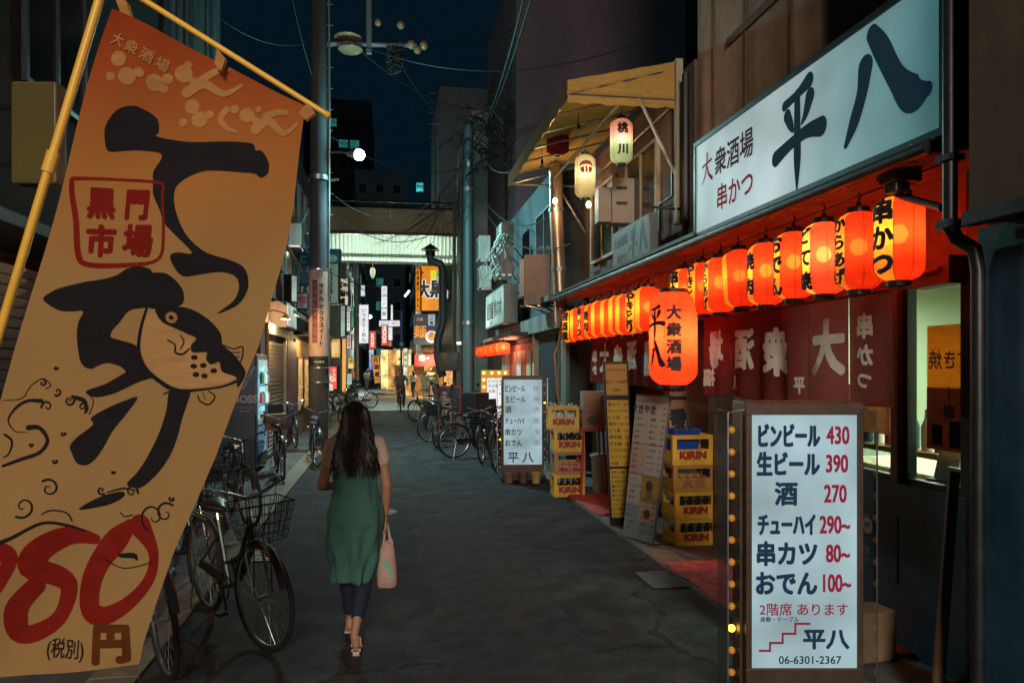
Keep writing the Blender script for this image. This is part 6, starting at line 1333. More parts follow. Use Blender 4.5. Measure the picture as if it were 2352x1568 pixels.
# signs on the left
q = thing('added_wall_lamp', 'small brass wall lamp lighting the bright slatted shutter', 'lamp', (-1.95, 15.1, 2.75)); MB().lathe([(.03, .06), (.09, -.04), (.085, -.045), (.025, .05)], n=14).build('shade', mat('brass_shade', (.4, .25, .08), .4, .7), q, smooth=True); MB().tube([(0, 0, .06), (-.2, 0, .12), (-.4, 0, .1)], .012, 6).build('arm', BLACK, q)  # assumed lamp, added to brighten the shutter slats
MB().ball((0, 0, -.02), .03, 8).build('bulb', BULB, q, smooth=True); lamp('light', (.02, .1, -.10), 95, (1, .72, .32), .06, parent=q)
q = thing('added_wall_lamp', 'small wall lamp over the wine coloured door past the utility pole', 'lamp', (-1.95, 20.6, 2.5)); MB().lathe([(.03, .06), (.09, -.04), (.085, -.045), (.025, .05)], n=14).build('shade', MATS['brass_shade'], q, smooth=True); MB().tube([(0, 0, .06), (-.2, 0, .12), (-.5, 0, .1)], .012, 6).build('arm', BLACK, q)  # added lamp that brightens the dark left shop front
MB().ball((0, 0, -.02), .03, 8).build('bulb', BULB, q, smooth=True); lamp('light', (.02, 0, -.10), 40, (1, .66, .28), .06, parent=q)
q = thing('added_wall_lamp', 'last wall lamp on the left before the crossing', 'lamp', (-1.9, 28.5, 2.5)); MB().lathe([(.03, .06), (.09, -.04), (.085, -.045), (.025, .05)], n=14).build('shade', MATS['brass_shade'], q, smooth=True); MB().tube([(0, 0, .06), (-.2, 0, .12), (-.5, 0, .1)], .012, 6).build('arm', BLACK, q)  # another added lamp, brightening the left fronts before the crossing
MB().ball((0, 0, -.02), .03, 8).build('bulb', BULB, q, smooth=True); lamp('light', (.02, 0, -.10), 60, (1, .66, .28), .06, parent=q)
c = P(655, 729, d=15.6); t = thing('box_sign', 'mauve box sign with a pale green face towards the lane, above the shutter', 'sign', (-2.2, 16.2, 2.85))
MB().b2((-.6, -.3, -.26), (.16, 1.35, .26)).build('housing', MAUVE, t, bevel=.005); MB().b2((.161, -.25, -.22), (.17, 1.3, .22)).build('lit_panel', glow('pale_green_panel', (.26, .36, .32), 1, 1.5, .4), t)
pxsign('small lit white and grey hanging sign under the brass pipe', 668, 634, 684, 692, 16.8, glow('dim_white', (.22, .25, .22), 1, 2, .5), rz=R(60))
pxsign('dark navy vertical sign with large pale letters A C, left of the utility pole', 688, 540, 716, 652, 20.5, DKBLUE, [('A', -.2, .32, .27, {'mid': 1}), ('C', -.2, .0, .27, {'mid': 1}), ('O', .32, .2, .27, {'mid': 1}), ('C', .32, -.2, .27, {'mid': 1})], mat('dusty_blue_print', (.22, .33, .42), .5))
pxsign('small grey sign with a red character under the navy letter sign', 683, 724 - 50, 706, 708, 18.5, mat('grey_sign', (.2, .18, .19), .6), [('字', 0, 0, .26, {'mid': 1, 'bold': .03})], RED)
pxsign('tan vertical sign with black kana right of the utility pole', 751, 606, 776, 696, 19.5, mat('tan_sign', (.42, .28, .20), .6, 0, .1, 2, .05), [('くりミラー', -.2, .3, .17, {'v': .17, 'bold': .04})], INK)
pxsign('dark cap box above the tan vertical sign with a round pale mark', 751, 574, 778, 604, 19.5, DKBLUE, extra=lambda t: layered(t, [circ(-.02, -.05, .1, 16, 1.3)], ACW, -.01))
pxsign('curved white lit sign with black and brown kanji, left side past the pole', 777, 640, 799, 700, 27, glow('cream_lit', (.42, .40, .27), 1, 1, .5), [('や鮨浦', -.15, .26, .26, {'v': .29, 'bold': .04}), ('本格', .3, .26, .18, {'v': .3, 'bold': .03})], INK)
pxsign('narrow pale lit strip sign below the curved white sign', 783, 702, 792, 772, 27.2, glow('strip_lit', (.22, .30, .25), 1, 1, .5), [('○', 0, .4, .12, {'mid': 1})], INK)
pxsign('pink and white lit sign column left of the covered crossing', 797, 770, 806, 800, 38, glow('pink_lit', (.55, .35, .32), 1, 1, .5), [('居酒屋', 0, .3, .16, {'v': .18})], RED)
pxsign('white lit column sign with dark letters behind the pink sign column', 797, 716, 804, 760, 38, glow('white_lit', (.5, .5, .48), 1, 1, .5), [('カラオケ', 0, .36, .16, {'v': .2})], INK)
pxsign('small white lit sign with teal edge left of the far pole', 807, 758, 813, 800, 42, MATS['white_lit'], [('寿司', 0, .2, .16, {'v': .2})], DKBLUE)
pxsign('ochre box lamp sign over the shop just past the utility pole', 762, 778, 780, 820, 21, glow('ochre_lit', (.34, .16, .03), 1, 4, .5))
LRED = glow('red_lit', (.72, .045, .02), 1, 1.5, .7)
pxsign('red lit sign with white brush characters right beside the utility pole', 748, 842, 773, 893, 19.0, LRED, [('大免', -.15, .0, .19, {'v': .22, 'bold': .04}), ('十三店', .28, .33, .1, {'v': .11, 'bold': .02})], eink('white_lit_print', (.6, .6, .5), (.5, .42, .33)))
t = thing('light_strip', 'warm vertical light strip on the left shop front before the crossing', 'light', P(790, 850, d=27)); MB().b2((-.06, -.03, -.8), (.06, .03, 1.1)).build('tube', glow('strip_orange', (.75, .32, .05), 1), t)
# ================================================================== arcade over the crossing
t = thing('arcade_roof', 'arcade gable over the crossing: beige boards above a white corrugated band, black truss on top', 'arcade', (0, 33, 0)); AR = t
za = lambda v, d=32.5: 1.8 + (842 - v) / F * d
bd = mat('beige_board', (.42, .33, .2), .7, 0, .15, .6, .05, dirt=.4)
for i in range(6): wb(MB().b2((-2.75 + i * .93, 32.0 + .004 * (i % 2), za(541)), (-2.75 + i * .93 + .925, 32.1, za(489))), 'board', bd, t)
wb(MB().b2((-2.8, 31.93, za(548)), (2.9, 32.12, za(541))), 'beam', mat('brown_beam', (.10, .06, .04), .6), t)
cor = thin('white_corrugated', (.62, .68, .60), .5)
def corr(x0, x1, z0, z1, y, pitch=.16):
    n = int((x1 - x0) / pitch) * 4; V = []
    for i in range(n + 1):
        x = x0 + (x1 - x0) * i / n; yy = y + (.03 if i % 4 in (0, 1) else -.03); V += [(x, yy, z0), (x, yy - .12, z1)]
    return MB().add(V, [(2 * i, 2 * i + 2, 2 * i + 3, 2 * i + 1) for i in range(n)])
wb(corr(-2.8, 2.9, za(590), za(549), 32.1), 'corrugated_band', cor, t); wb(corr(-2.8, 2.9, za(604), za(592), 32.5), 'corrugated_band', cor, t)
wb(MB().b2((-2.9, 32.3, za(592.5)), (3.0, 32.6, za(590))).b2((-2.9, 32.4, za(608)), (3.0, 32.62, za(604))), 'trim', mat('pale_green_trim', (.4, .5, .42), .5), t)
tr = MB(); tz0, tz1 = za(487), za(474)
for z in (tz0, tz1): tr.tube([(-2.9, 31.95, z), (2.9, 31.95, z)], .045, 6)
for i in range(12): tr.tube([(-2.9 + i * .5, 31.95, tz0), (-2.65 + i * .5, 31.95, tz1), (-2.4 + i * .5, 31.95, tz0)], .02, 5)
wb(tr, 'truss', BLACK, t)
wb(MB().b2((-2.8, 32.7, 8.3), (2.9, 34.6, 8.38)), 'roof', cor, t)
wb(MB().b2((-3.0, 31.9, 0), (-2.8, 32.1, za(474))).b2((2.9, 31.9, 0), (3.1, 32.1, za(474))), 'column', GREYM, t)
for i, (x, y) in enumerate(((-1.6, 33.6), (1.6, 33.6), (0, 34.2))):  # assumed lamps, hidden, added to light the band and the paving
    q = thing('assumed_arcade_light', ['left', 'right', 'middle'][i] + ' tube light behind the corrugated band of the arcade', 'ceiling light', (x, y, 7.0), group='lights under the arcade roof')
    MB().b2((-.6, -.12, -.02), (.6, .12, .04)).build('housing', WHITE, q); MB().b2((-.56, -.1, -.04), (.56, .1, -.021)).build('diffuser', glow('arcade_glow', (.8, 1, .85), 3.0), q)
    lamp('light', (0, 0, -.2), 220, (.78, 1.0, .84), .3, parent=q)
q = thing('hanging_lamp', 'small ornate lamp on a red stem hanging under the arcade gable', 'lamp', P(856, 600, d=33))
MB().tube([(0, 0, .25), (0, 0, -.3)], .02, 6).build('stem', RED, q); MB().lathe([(.001, .02), (.09, 0), (.12, -.15), (.10, -.3), (.04, -.42), (.001, -.44)], (0, 0, -.3), 14).build('shade', glow('lamp_greenish', (.4, .5, .3), 1), q, smooth=True)
q = thing('traffic_light', 'green disc light at the left under the arcade', 'light', P(849 - 2, 668, d=34) * 1.0); q.location = P(847 - 3, 672, d=34); q.location = P(848 - 0, 668, d=34); bpy.data.objects.remove(q)
q = P(847, 668, d=34); q = P(778, 671, d=34); t = MB().lathe([(.001, 0), (.2, 0), (.2, .05), (.001, .05)], (0, 0, 0), 22, 'Y').build('green_disc_light', glow('green_disc', (.02, .45, .36), 1)); t.location = q; tag(t, 'round green glowing light just under the left end of the arcade', 'light')
# ================================================================== beyond the crossing
def block(lab, x0, x1, y0, y1, h, m, wins=None, name='building', lit=None, side='f', sd=1):
    t = thing(name, lab, 'building', ((x0 + x1) / 2, (y0 + y1) / 2, 0)); wb(MB().b2((x0, y0, 0), (x1, y1, h)), 'wall', m, t)
    if wins:
        nx, nz, z0, dz, ww, wh = wins; r = random.Random(sd)
        for i in range(nx):
            for j in range(nz):
                z = z0 + j * dz
                if side == 'f': x = x0 + (x1 - x0) * (i + .5) / nx; a, b = (x - ww / 2, y0 - .05, z), (x + ww / 2, y0 - .002, z + wh); c_, d_ = (x - ww / 2 + .06, y0 - .06, z + .06), (x + ww / 2 - .06, y0 - .051, z + wh - .06)
                else:
                    y = y0 + (y1 - y0) * (i + .5) / nx; xx = x1 if side == 'r' else x0; s = 1 if side == 'r' else -1; a, b = (xx + s * .002, y - ww / 2, z), (xx + s * .05, y + ww / 2, z + wh); c_, d_ = (xx + s * .051, y - ww / 2 + .06, z + .06), (xx + s * .06, y + ww / 2 - .06, z + wh - .06)
                f = wb(MB().b2(a, b), 'window', GREYM, t); g = MB().b2(c_, d_).build('pane', lit if (lit and r.random() < .14) else MATS['dark_glass'], f)
    return t
TEALW = glow('teal_window', (.012, .09, .085), 1, 2, .5); DIMW = glow('dim_window', (.10, .12, .07), 1, 1, .5); NIGHT = mat('night_facade', (.05, .07, .085), .8, 0, .3, .3, .2)
block('dark left building beyond the crossing, lowest of the far left row', -9, -2.7, 49, 62, 9, WALLG, (4, 3, 3.6, 2.3, 1.4, 1.2), side='r', lit=DIMW, sd=2)
block('dark left block farther down the lane behind the ramen sign', -9, -2.6, 62, 90, 13, NIGHT, (5, 4, 3.6, 2.6, 1.6, 1.3), side='r', lit=TEALW, sd=3)
block('right noodle shop building beyond the crossing under the orange sign', 2.0, 9, 49.2, 60, 11, WALLG, (3, 2, 6, 2.3, 1.2, 1.2), side='f', lit=DIMW, sd=4)
block('narrow grey building right of the lane behind the banner', 2.3, 9, 60, 90, 14, NIGHT, (6, 4, 3.4, 2.6, 1.4, 1.2), side='l', lit=DIMW, sd=5)
block('dark building closing the far end of the lane', -9, 12, 118, 126, 17, NIGHT, (9, 6, 3, 2.4, 1.4, 1.3), lit=TEALW, sd=6)
block('bluish grey slab tower rising left of the orange noodle sign', -4.5, 2.0, 100, 112, 27, mat('slab_grey', (.10, .14, .17), .8, 0, .1, .2, .1), (3, 8, 3, 3, 1, 1.2), lit=TEALW, sd=7)
block('high dark office block above the arcade with dim teal windows', -14, -3, 130, 150, 46, NIGHT, (6, 12, 4, 3.4, 1.6, 1.4), lit=TEALW, sd=8)
block('grey building with a pale lit water tank room, behind the cables on the right', 3.2, 8.2, 50, 60.5, 20, mat('cool_grey_wall', (.16, .18, .19), .8, 0, .2, .5, .2), None)
q = P(1085, 270, d=50.5); t = thing('rooftop_room', 'rooftop room with dim yellow green windows above the cables', 'rooftop room', (q.x + .2, 51.5, q.z)); MB().b2((-1.8, -.6, -2.4), (1.7, 1.2, 1.6)).build('wall', WALLG, t)
for k in range(2):
    f = MB().b2((-1.55 + k * 1.75, -.66, -1.9), (-.1 + k * 1.75, -.61, 1.0)).build('window', GREYM, t); MB().b2((-1.48 + k * 1.75, -.68, -1.8), (-.17 + k * 1.75, -.661, .9)).build('pane', glow('olive_window', (.09, .12, .06), 1, .8, .4), f)
MB().tube([(-1.8, -.6, 1.6), (-1.8, -.6, 2.3), (1.7, -.6, 2.3), (1.7, -.6, 1.6)], .03, 5).tube([(-1.8, -.6, -2.9), (1.7, -.6, -2.9)], .04, 5).build('railing', STEEL, t)
q = P(1005, 258, d=50); t = thing('antenna', 'thin lattice television antenna silhouetted left of the rooftop room', 'antenna', q); mb = MB()
for x in (-.4, .15, .55): mb.tube([(x, 0, -1.9), (x + .05, 0, 1.6)], .025, 4)
for z in (-1.6, -.8, -.1, .6, 1.2): mb.tube([(-.6, 0, z), (.8, 0, z + .1)], .02, 4)
for k in range(5): mb.tube([(-.4, 0, -1.6 + k * .6), (.55, 0, -1.1 + k * .6)], .015, 4)
mb.build('lattice', STEEL, t)
# far lit signs
ww_ = eink('lit_black', (.02, .02, .02), (.02, .02, .02)); WL = glow('white_sign', (.62, .63, .64), 1.1, .5, .8); RW = glow('red_sign', (.50, .05, .03), 1, .6, .8); WP_ = eink('lit_white_print', (.6, .6, .6), (.6, .58, .5))
pxsign('tall white lit sign with black brush kana reading ramen, in the middle distance', 825, 700, 846, 788, 52, WL, [('いっきらーめん', 0, .36, .33, {'v': .33, 'bold': .01})], ww_)
pxsign('lower red framed white sign with letters turned sideways, left one', 848, 760, 863, 801, 55, RW, [('NOON', 0, 0, .30, {'rot': -1.57, 'mid': 1, 'bold': .05})], WP_)
pxsign('red sign with white letters turned sideways right of the ramen sign', 876, 747, 890, 793, 50, RW, [('MOON', 0, .05, .34, {'rot': -1.57, 'mid': 1, 'bold': .05})], WP_)
pxsign('narrow upper white lit vertical sign above the red sideways sign', 876, 657, 889, 706, 57, WL, [('グランド', 0, .33, .3, {'v': .36})], eink('lit_grey', (.2, .2, .2), (.22, .22, .24)))
pxsign('white lit sign continuing below the narrow upper sign', 876, 708, 889, 733, 57.5, WL, [('館', 0, 0, .3, {'mid': 1})], ww_)
pxsign('blank white lit panel right of the red sideways sign', 891, 751, 901, 781, 52, WL, [('−', 0, .1, .2, {'mid': 1})], ww_)
pxsign('small orange panel under the blank white panel', 890, 783, 899, 795, 52, glow('orange_small', (.55, .10, .03), 1))
pxsign('long white banner with a checked blue edge hung across the lane', 871, 736, 918, 749, 50.5, WL, [('十三トミータウン', 0, 0, .22, {'mid': 1, 'sx': .7})], ww_, extra=lambda t: [MB().b2((-.66 + i * .1, -.012, z), (-.61 + i * .1, -.009, z + .05)).build('check', DKBLUE, t) for i in range(13) for z in (-.24, .19)] and None)
c = P(848, 727, d=58); t = thing('street_lamp', 'small white street lamp right of the ramen sign', 'street lamp', c); MB().ball((0, 0, 0), .22, 12, .7).build('lamp_globe', glow('far_lamp', (.9, 1, 1), 2.5), t, smooth=True); MB().tube([(-.8, 0, .1), (0, 0, 0)], .03, 5).build('arm', GREYM, t)
lamp('lamp_light', (0, -.2, -.5), 1500, (.8, 1, .95), .2, parent=t)
for i, (u, v) in enumerate(((1001 + 0, 679), (1005, 674), (1009, 668))):
    c = P(u - 0, v, d=70); c = P(931 + (i * 4), 679 - i * 5, d=70); t = thing('floodlight', ['lowest', 'middle', 'highest'][i] + ' of the three small white floodlights left of the orange sign', 'floodlight', c, group='three floodlights'); MB().ball((0, 0, 0), .11, 10).build('lens', glow('flood', (1, 1, .95), 3), t, smooth=True); MB().b2((-.1, .05, -.1), (.1, .2, .1)).build('housing', BLACK, t)
    MB().tube([(0, .1, 0), (1.6, .3, 0)], .02, 5).build('arm', GREYM, t)
OY = glow('orange_yellow_sign', (.62, .19, .0), 1.0, .6, .7, base=(.08, .03, 0))
def dk(t): 
    MB().b2((-.02, -.010, .35), (.70, -.006, 1.10)).build('yellow_panel', glow('lime_panel', (.62, .55, .01), 1), t)
    lettering(t, [('黒', .47, -.05, 1.12, {'mid': 1, 'bold': .075}), ('大', -.42, -.05, 1.12, {'mid': 1, 'bold': .075, 'sx': .6})], WP_, -.014, name='outline'); lettering(t, [('黒', .47, -.05, 1.12, {'mid': 1, 'bold': .03}), ('大', -.42, -.05, 1.12, {'mid': 1, 'bold': .03, 'sx': .6}), ('ト', -.5, .95, .3, {'mid': 1, 'bold': .05})], ww_, -.020)
pxsign('big orange and yellow lit sign with huge outlined kanji, right beyond the crossing', 966, 611, 1013, 713, 47, OY, extra=dk)
c = P(960, 665, d=46.8); sign('narrow orange side face of the big orange sign with small outlined vertical writing', c, .45, 2.6, .1, OY, [('北海道らーめん', 0, .40, .25, {'v': .33, 'bold': .05})], ww_, rz=-TH - R(50))
def mn(t):
    lettering(t, [('麺', -.28, -.12, .80, {'mid': 1, 'bold': .016}), ('元祖', -.3, .62, .2, {'mid': 1})], eink('orange_lit_print', (.7, .25, .04), (.62, .20, .03)), -.012)
    layered(t, [circ(.42, -.45, .38, 24)], MATS['white_sign'], -.012, 'bowl_print'); layered(t, [circ(.44, -.42, .27, 20), circ(.52, -.4, .1, 10)], glow('soup_print', (.5, .22, .03), 1, 6, .2), -.016, 'soup_print')
    MB().b2((.22, -.03, .25), (.62, -.014, .92)).build('hanging_tab', glow('tab_grey', (.3, .33, .35), 1), t); lettering(t, [('つけ麺', .42, .8, .19, {'v': .2, 'bold': .03})], ww_, -.034, name='tab_lettering')
pxsign('black sign with an orange noodle kanji and a bowl picture under the big orange sign', 950, 722, 1001, 791, 47, mat('slate_sign', (.04, .05, .065), .5, 0, 0, 1, 0, em=(.025, .035, .05)), extra=mn)
t = thing('slatted_awning', 'brown slatted awning below the black noodle sign', 'awning', P(975, 803, d=46.5), -TH)
for k in range(5): MB().b2((-1.0 + k * .03, -.6 + k * .12, -.2 + k * .09), (1.0, -.5 + k * .12, -.15 + k * .09)).build('slat', mat('awning_slat', (.35, .2, .1), .6), t)
t = thing('shop_curtain', 'maroon shop curtain with a red round lit emblem under the slatted awning', 'curtain', P(980, 825, d=46.8), -TH); MB().b2((-.75, 0, -.42), (.8, .02, .3)).build('cloth', mat('noren_maroon_glow', (.22, .03, .05), .8, em=(.03, .003, .008)), t)  # curtain cloth emits faintly; the shop light on it is put into the colour
MB().lathe([(.001, -.05), (.24, -.05), (.24, .0), (.001, .0)], (-.28, 0, .08), 20, 'Y').build('emblem', glow('red_emblem', (.75, .05, .08), 1), t); lettering(t, [('麺', -.28, .08, .26, {'mid': 1, 'bold': .05})], WP_, -.054)
t = thing('shopfront', 'warm lit noodle shop front with wooden panels behind the group of people', 'shop front', P(965, 880, d=48.2), -TH)
GF = glow('warm_interior', (.60, .28, .075), 1, 2.2, .2)
for k in range(6): MB().b2((-1.6 + k * .62, 0, -1.0), (-1.6 + k * .62 + .56, .06, 1.15)).build('door_panel', GF if k % 2 else mat('orange_wood_glow', (.4, .2, .08), .6, em=(.06, .025, .006)), t)  # wooden panels also emit; the warm light on them is put into their colour
t = thing('shopfront', 'bright yellow lit takeaway front left of the noodle shop', 'shop front', P(922, 850, d=49), -TH)
for k in range(4): MB().b2((-1.3 + k * .5, 0, -1.2), (-.85 + k * .5, .08, 1.3)).build('lit_panel', glow('yellow_front', (.95, .72, .26), 1, 2, .3) if k != 1 else GF, t)
lettering(t, [('たこ焼', .4, .4, .3, {'v': .34, 'bold': .04}), ('焼そば', -.1, .7, .2, {'v': .3})], ww_, -.01)
pxsign('white poster lit at the top of the yellow takeaway front', 927, 800, 936, 880, 48, glow('poster_lit', (.6, .62, .4), 1, 2, .4), [('お持帰り', 0, .35, .2, {'v': .4})], RED)
for i, (u, m_, lab) in enumerate(((905, GF, 'amber lit shop panel left of the takeaway'), (893, mat('rust_panel_glow', (.3, .12, .05), .6, em=(.12, .04, .01)), 'rust coloured shop panel by the cyclist'), (884, GF, 'far amber lit doorway behind the A-frame board'))):  # rust coloured panel glows a little to stand for lamplight falling on it
    q = thing('shopfront', lab, 'shop front', P(u, 852, d=52 + i * 3), -TH - R(35)); MB().b2((-.5, 0, -1.3), (.5, .08, 1.1)).build('panel', m_, q); MB().b2((-.54, -.04, 1.1), (.54, .1, 1.2)).build('lintel', BROWN, q)
lamp_t = thing('added_shop_downlight', 'warm downlight over the noodle shop entrance', 'light', P(983, 822, d=46.3)); MB().ball((0, 0, 0), .05, 8).build('bulb', BULB, lamp_t, smooth=True); lamp('light', (0, -.3, -.1), 260, (1, .68, .3), .15, parent=lamp_t)  # added lamp to brighten the people and fronts around the noodle shop
t = thing('banner_flag', 'orange vertical banner with brown writing in the far left distance', 'flag', P(863, 846, d=54), -TH); MB().add([(-.32, 0, 1.0), (.22, .02, .85), (.34, 0, -1.0), (-.05, -.03, -1.05)], [(0, 1, 2, 3)]).build('cloth', glow('banner_orange_glow', (.42, .17, .03), 1, 1.5, .4), t); lettering(t, [('元酒蔵', 0, .6, .35, {'v': .5, 'dx': .05, 'bold': .03})], mat('rust_ink', (.2, .06, .02), .6), -.04)  # banner cloth glows by itself in place of light shining on it
MB().tube([(-.34, 0, 1.1), (-.05, 0, -1.6)], .02, 5).build('pole', GREYM, t)
pxsign('white A-frame menu board standing in the lane left of the cyclist', 887, 864, 908, 904, 50, mat('aframe_white_glow', (.5, .5, .44), .6, 0, .4, 6, 0, em=(.08, .09, .06)), [('本日', 0, .3, .22, {'mid': 1}), ('定食', 0, 0, .25, {'mid': 1}), ('750', 0, -.3, .22, {'mid': 1})], INK, frame=WHITE, dep=.05)  # board emits a little; the light on it is painted in
t = thing('blue_pole', 'slim blue pole in front of the takeaway shop', 'pole', P(922, 905, d=44)); t.location.z = 0; MB().tube([(0, 0, 0), (0, 0, 5.0)], .07, 10).build('shaft', mat('blue_enamel', (.03, .08, .22), .4), t, smooth=True); MB().b2((-.1, -.1, 3.0), (.1, .1, 3.2)).build('clamp', GREYM, t)
t = thing('far_pole', 'greenish concrete pole left of the ramen sign', 'pole', P(818, 905, d=46)); t.location.z = 0; MB().tube([(0, 0, 0), (0, 0, 7)], [.15, .12], 12).build('shaft', mat('mossy_concrete', (.18, .2, .15), .8), t, smooth=True)
pxsign('blue awning patch in the far distance left', 848, 803, 858, 828, 60, glow('far_blue_glow', (.02, .06, .25), 1))  # awning patch glows; its lit look is emission put into the colour
pxsign('teal lit vertical sign high on the dark tower, upper of two', 994, 412 - 36, 1002, 392, 58, glow('teal_sign', (.05, .55, .52), 1), [('701', 0, 0, .3, {'mid': 1})], DKBLUE)
pxsign('teal lit vertical lettering sign high on the dark tower, lower of two', 956, 420, 972, 440, 58, glow('teal_sign2', (.03, .38, .36), 1, 2, .3), [('JPN', 0, 0, .3, {'mid': 1})], DKBLUE)
pxsign('short teal glowing sign high above the right roofs', 1240, 82, 1252, 116, 60, glow('teal_sign3', (.02, .42, .42), 1))
# ================================================================== right side between the bar and the crossing
RB = thing('dark_shop_building', 'dark two storey building with a dark doorway and air conditioners right of centre', 'building', (3.5, 16, 0))
wb(MB().b2((2.95, 13.2, 0), (7, 20, 5.4)), 'wall', WALLD, RB); wb(MB().b2((2.75, 12.5, 2.45), (3.0, 20, 2.75)).b2((2.6, 12.45, 2.9), (2.96, 13.3, 3.0)), 'beam', CONC, RB)
wb(MB().b2((2.93, 13.4, 0), (2.951, 14.9, 2.4)), 'dark_doorway', mat('dark_void', (.012, .014, .022), .9), RB); wb(MB().b2((2.85, 15.1, 0), (2.96, 15.3, 2.45)), 'post', CREAM, RB)
wb(MB().b2((2.90, 12.5, .0), (2.96, 12.9, 2.4)), 'teal_panel', mat('teal_enamel', (.05, .16, .16), .4), RB)
framed('window_frame', 2.9, 13.6, 15.2, 3.6, 4.8, GREYM, (14.4,), parent=RB, pane=MATS['dark_glass'])
R3 = thing('purple_building', 'tall purple brown windowless building behind the small bar', 'building', (5, 23, 0)); wb(MB().b2((3.3, 20, 0), (8, 26, 12.8)), 'wall', mat('purple_wall', (.14, .09, .11), .9, 0, .2, .6, .2, dirt=.4), R3); wb(MB().b2((2.9, 20.3, 4.6), (3.3, 25.5, 4.72)), 'ledge', CONC, R3)
R4 = thing('concrete_building', 'pale concrete building with shuttered ground floor just before the covered crossing', 'building', (4, 29, 0)); wb(MB().b2((2.75, 26, 0), (8, 31.7, 10.5)), 'wall', mat('pale_concrete', (.26, .28, .26), .85, 0, .2, .8, .2, dirt=.6), R4)
for k in range(2): framed('window_frame', 2.68, 26.6 + k * 2.5, 28.0 + k * 2.5, 3.4, 5.0, GREYM, parent=R4, pane=glow('grey_window', (.07, .09, .09), 1, 2, .4))
wb(MB().tube([(2.62, 28.4, .2), (2.62, 28.4, 10)], .07, 8).tube([(2.62, 31.5, .2), (2.62, 31.5, 10)], .07, 8), 'pipe', GREYM, R4, smooth=True)
for i in range(28):
    o = bpy.data.objects.new('slat', cm('slat4', lambda: MB().box((0, 0, 0), (.03, 2.6, .07)).mesh('slat', mat('grey_slat', (.25, .25, .22), .4, .3, .15, 5, .05)))); COL.objects.link(o); o.parent = R4; o.location = (2.73 - 4, 28.6 - 29, .1 + i * .083); o.rotation_euler = (0, R(-16), 0)
R5 = thing('tall_back_building', 'very tall dark building above the right hand roofs', 'building', (14, 34, 0)); wb(MB().b2((6.2, 30, 0), (20, 44, 21)), 'wall', NIGHT, R5)
t = thing('metal_pole', 'thick teal grey metal pole at the right edge of the lane by the small bar', 'pole', P(1076, 1000, d=20.2)); t.location.z = 0; MB().tube([(0, 0, 0), (0, 0, 8.2)], [.155, .13], 16).build('shaft', mat('teal_grey_paint', (.06, .11, .12), .5, .1, .15, 4, .05, dirt=.4), t, smooth=True)
MB().lathe([(.15, 6.4), (.17, 6.4), (.17, 6.5), (.15, 6.5)], n=16).lathe([(.15, 2.9), (.17, 2.9), (.17, 3.0), (.15, 3.0)], n=16).build('steel_band', STEEL, t)
t = thing('exhaust_duct', 'black kitchen duct with a conical cap rising right of the orange sign', 'duct', P(1017, 850, d=31)); t.location.z = 0
zd = lambda v: 1.8 + (842 - v) / F * 31
MB().tube([(.0, 0, zd(865)), (-.10, 0, zd(845)), (-.20, 0, zd(820)), (-.20, 0, zd(780)), (.0, 0, zd(740)), (.0, 0, zd(620)), (-.1, 0, zd(606)), (-.5, 0, zd(600)), (-.5, 0, zd(588))], .17, 14).build('duct', mat('navy_duct', (.07, .10, .13), .45, .3, .2, 3, .05), t, smooth=True)
MB().lathe([(.001, zd(560)), (.38, zd(574)), (.38, zd(575.5)), (.001, zd(574))], (-.5, 0, 0), 18).lathe([(.2, zd(588)), (.2, zd(577))], (-.5, 0, 0), 14).build('cap', BLACK, t, smooth=True)
def ac(lab, c, w=.78, h=.58, d=.28, rz=R(-90), m=ACW):
    t = thing('air_conditioner', lab, 'air conditioner', c, rz, 'outdoor air conditioner units'); MB().b2((-w / 2, -d / 2, 0), (w / 2, d / 2, h)).build('casing', m, t, bevel=.01)
    MB().lathe([(.001, -.012), (.22, -.012), (.235, 0), (.001, 0)], (-.1, -d / 2 - .001, h / 2), 20, 'Y').build('fan_grille', GREYM, t)
    mb = MB()
    for k in range(7): mb.b2((-.33, -d / 2 - .022, h / 2 - .2 + k * .066), (.13, -d / 2 - .015, h / 2 - .195 + k * .066))
    mb.build('grille_bar', BLACK, t); MB().b2((-w / 2, -d / 2 + .03, -.05), (w / 2, d / 2, -.001)).tube([(-w / 2, d / 2, -.03), (-w / 2, d / 2 + .25, -.35)], .015, 5).tube([(w / 2, d / 2, -.03), (w / 2, d / 2 + .25, -.35)], .015, 5).build('bracket', STEEL, t)
    return t
ac('upper left outdoor unit left of the tangled pipes', P(1110, 600, d=19.5), .7, .6); ac('lower left outdoor unit under the upper left one', P(1112, 664, d=19.5), .7, .55)
ac('outdoor unit right of the two stacked units with a strap across it', P(1158, 633, d=16.6), .75, .56); ac('topmost outdoor unit of the group, wrapped in pipes', P(1160, 570, d=16.8), .75, .5)
t = thing('ventilation_box', 'large brown grey ventilation box on curved brackets right of the air conditioners', 'ventilation box', P(1234, 700, d=13.4), -TH); MB().b2((-.22, 0, 0), (.24, .45, .88)).build('casing', mat('rusty_grey', (.28, .20, .16), .6, 0, .25, 3, .1, dirt=.5), t, bevel=.01)
MB().b2((-.30, .02, .15), (-.221, .43, .80)).build('side_grille', ACW, t, bevel=.006); MB().tube([(-.2, .0, -.02), (-.05, 0, -.05), (.15, 0, -.15), (.25, 0, -.25)], .02, 6).tube([(.0, .0, -.02), (.15, 0, -.05), (.3, 0, -.12)], .02, 6).tube([(-.3, .1, -.02), (.45, .1, -.02)], .02, 6).build('bracket', STEEL, t, smooth=True)
MB().b2((-.14, -.012, .02), (-.04, -.003, .18)).build('opening', BLACK, t)
mb = MB(); r = random.Random(9); c = P(1160, 560, d=16.2)
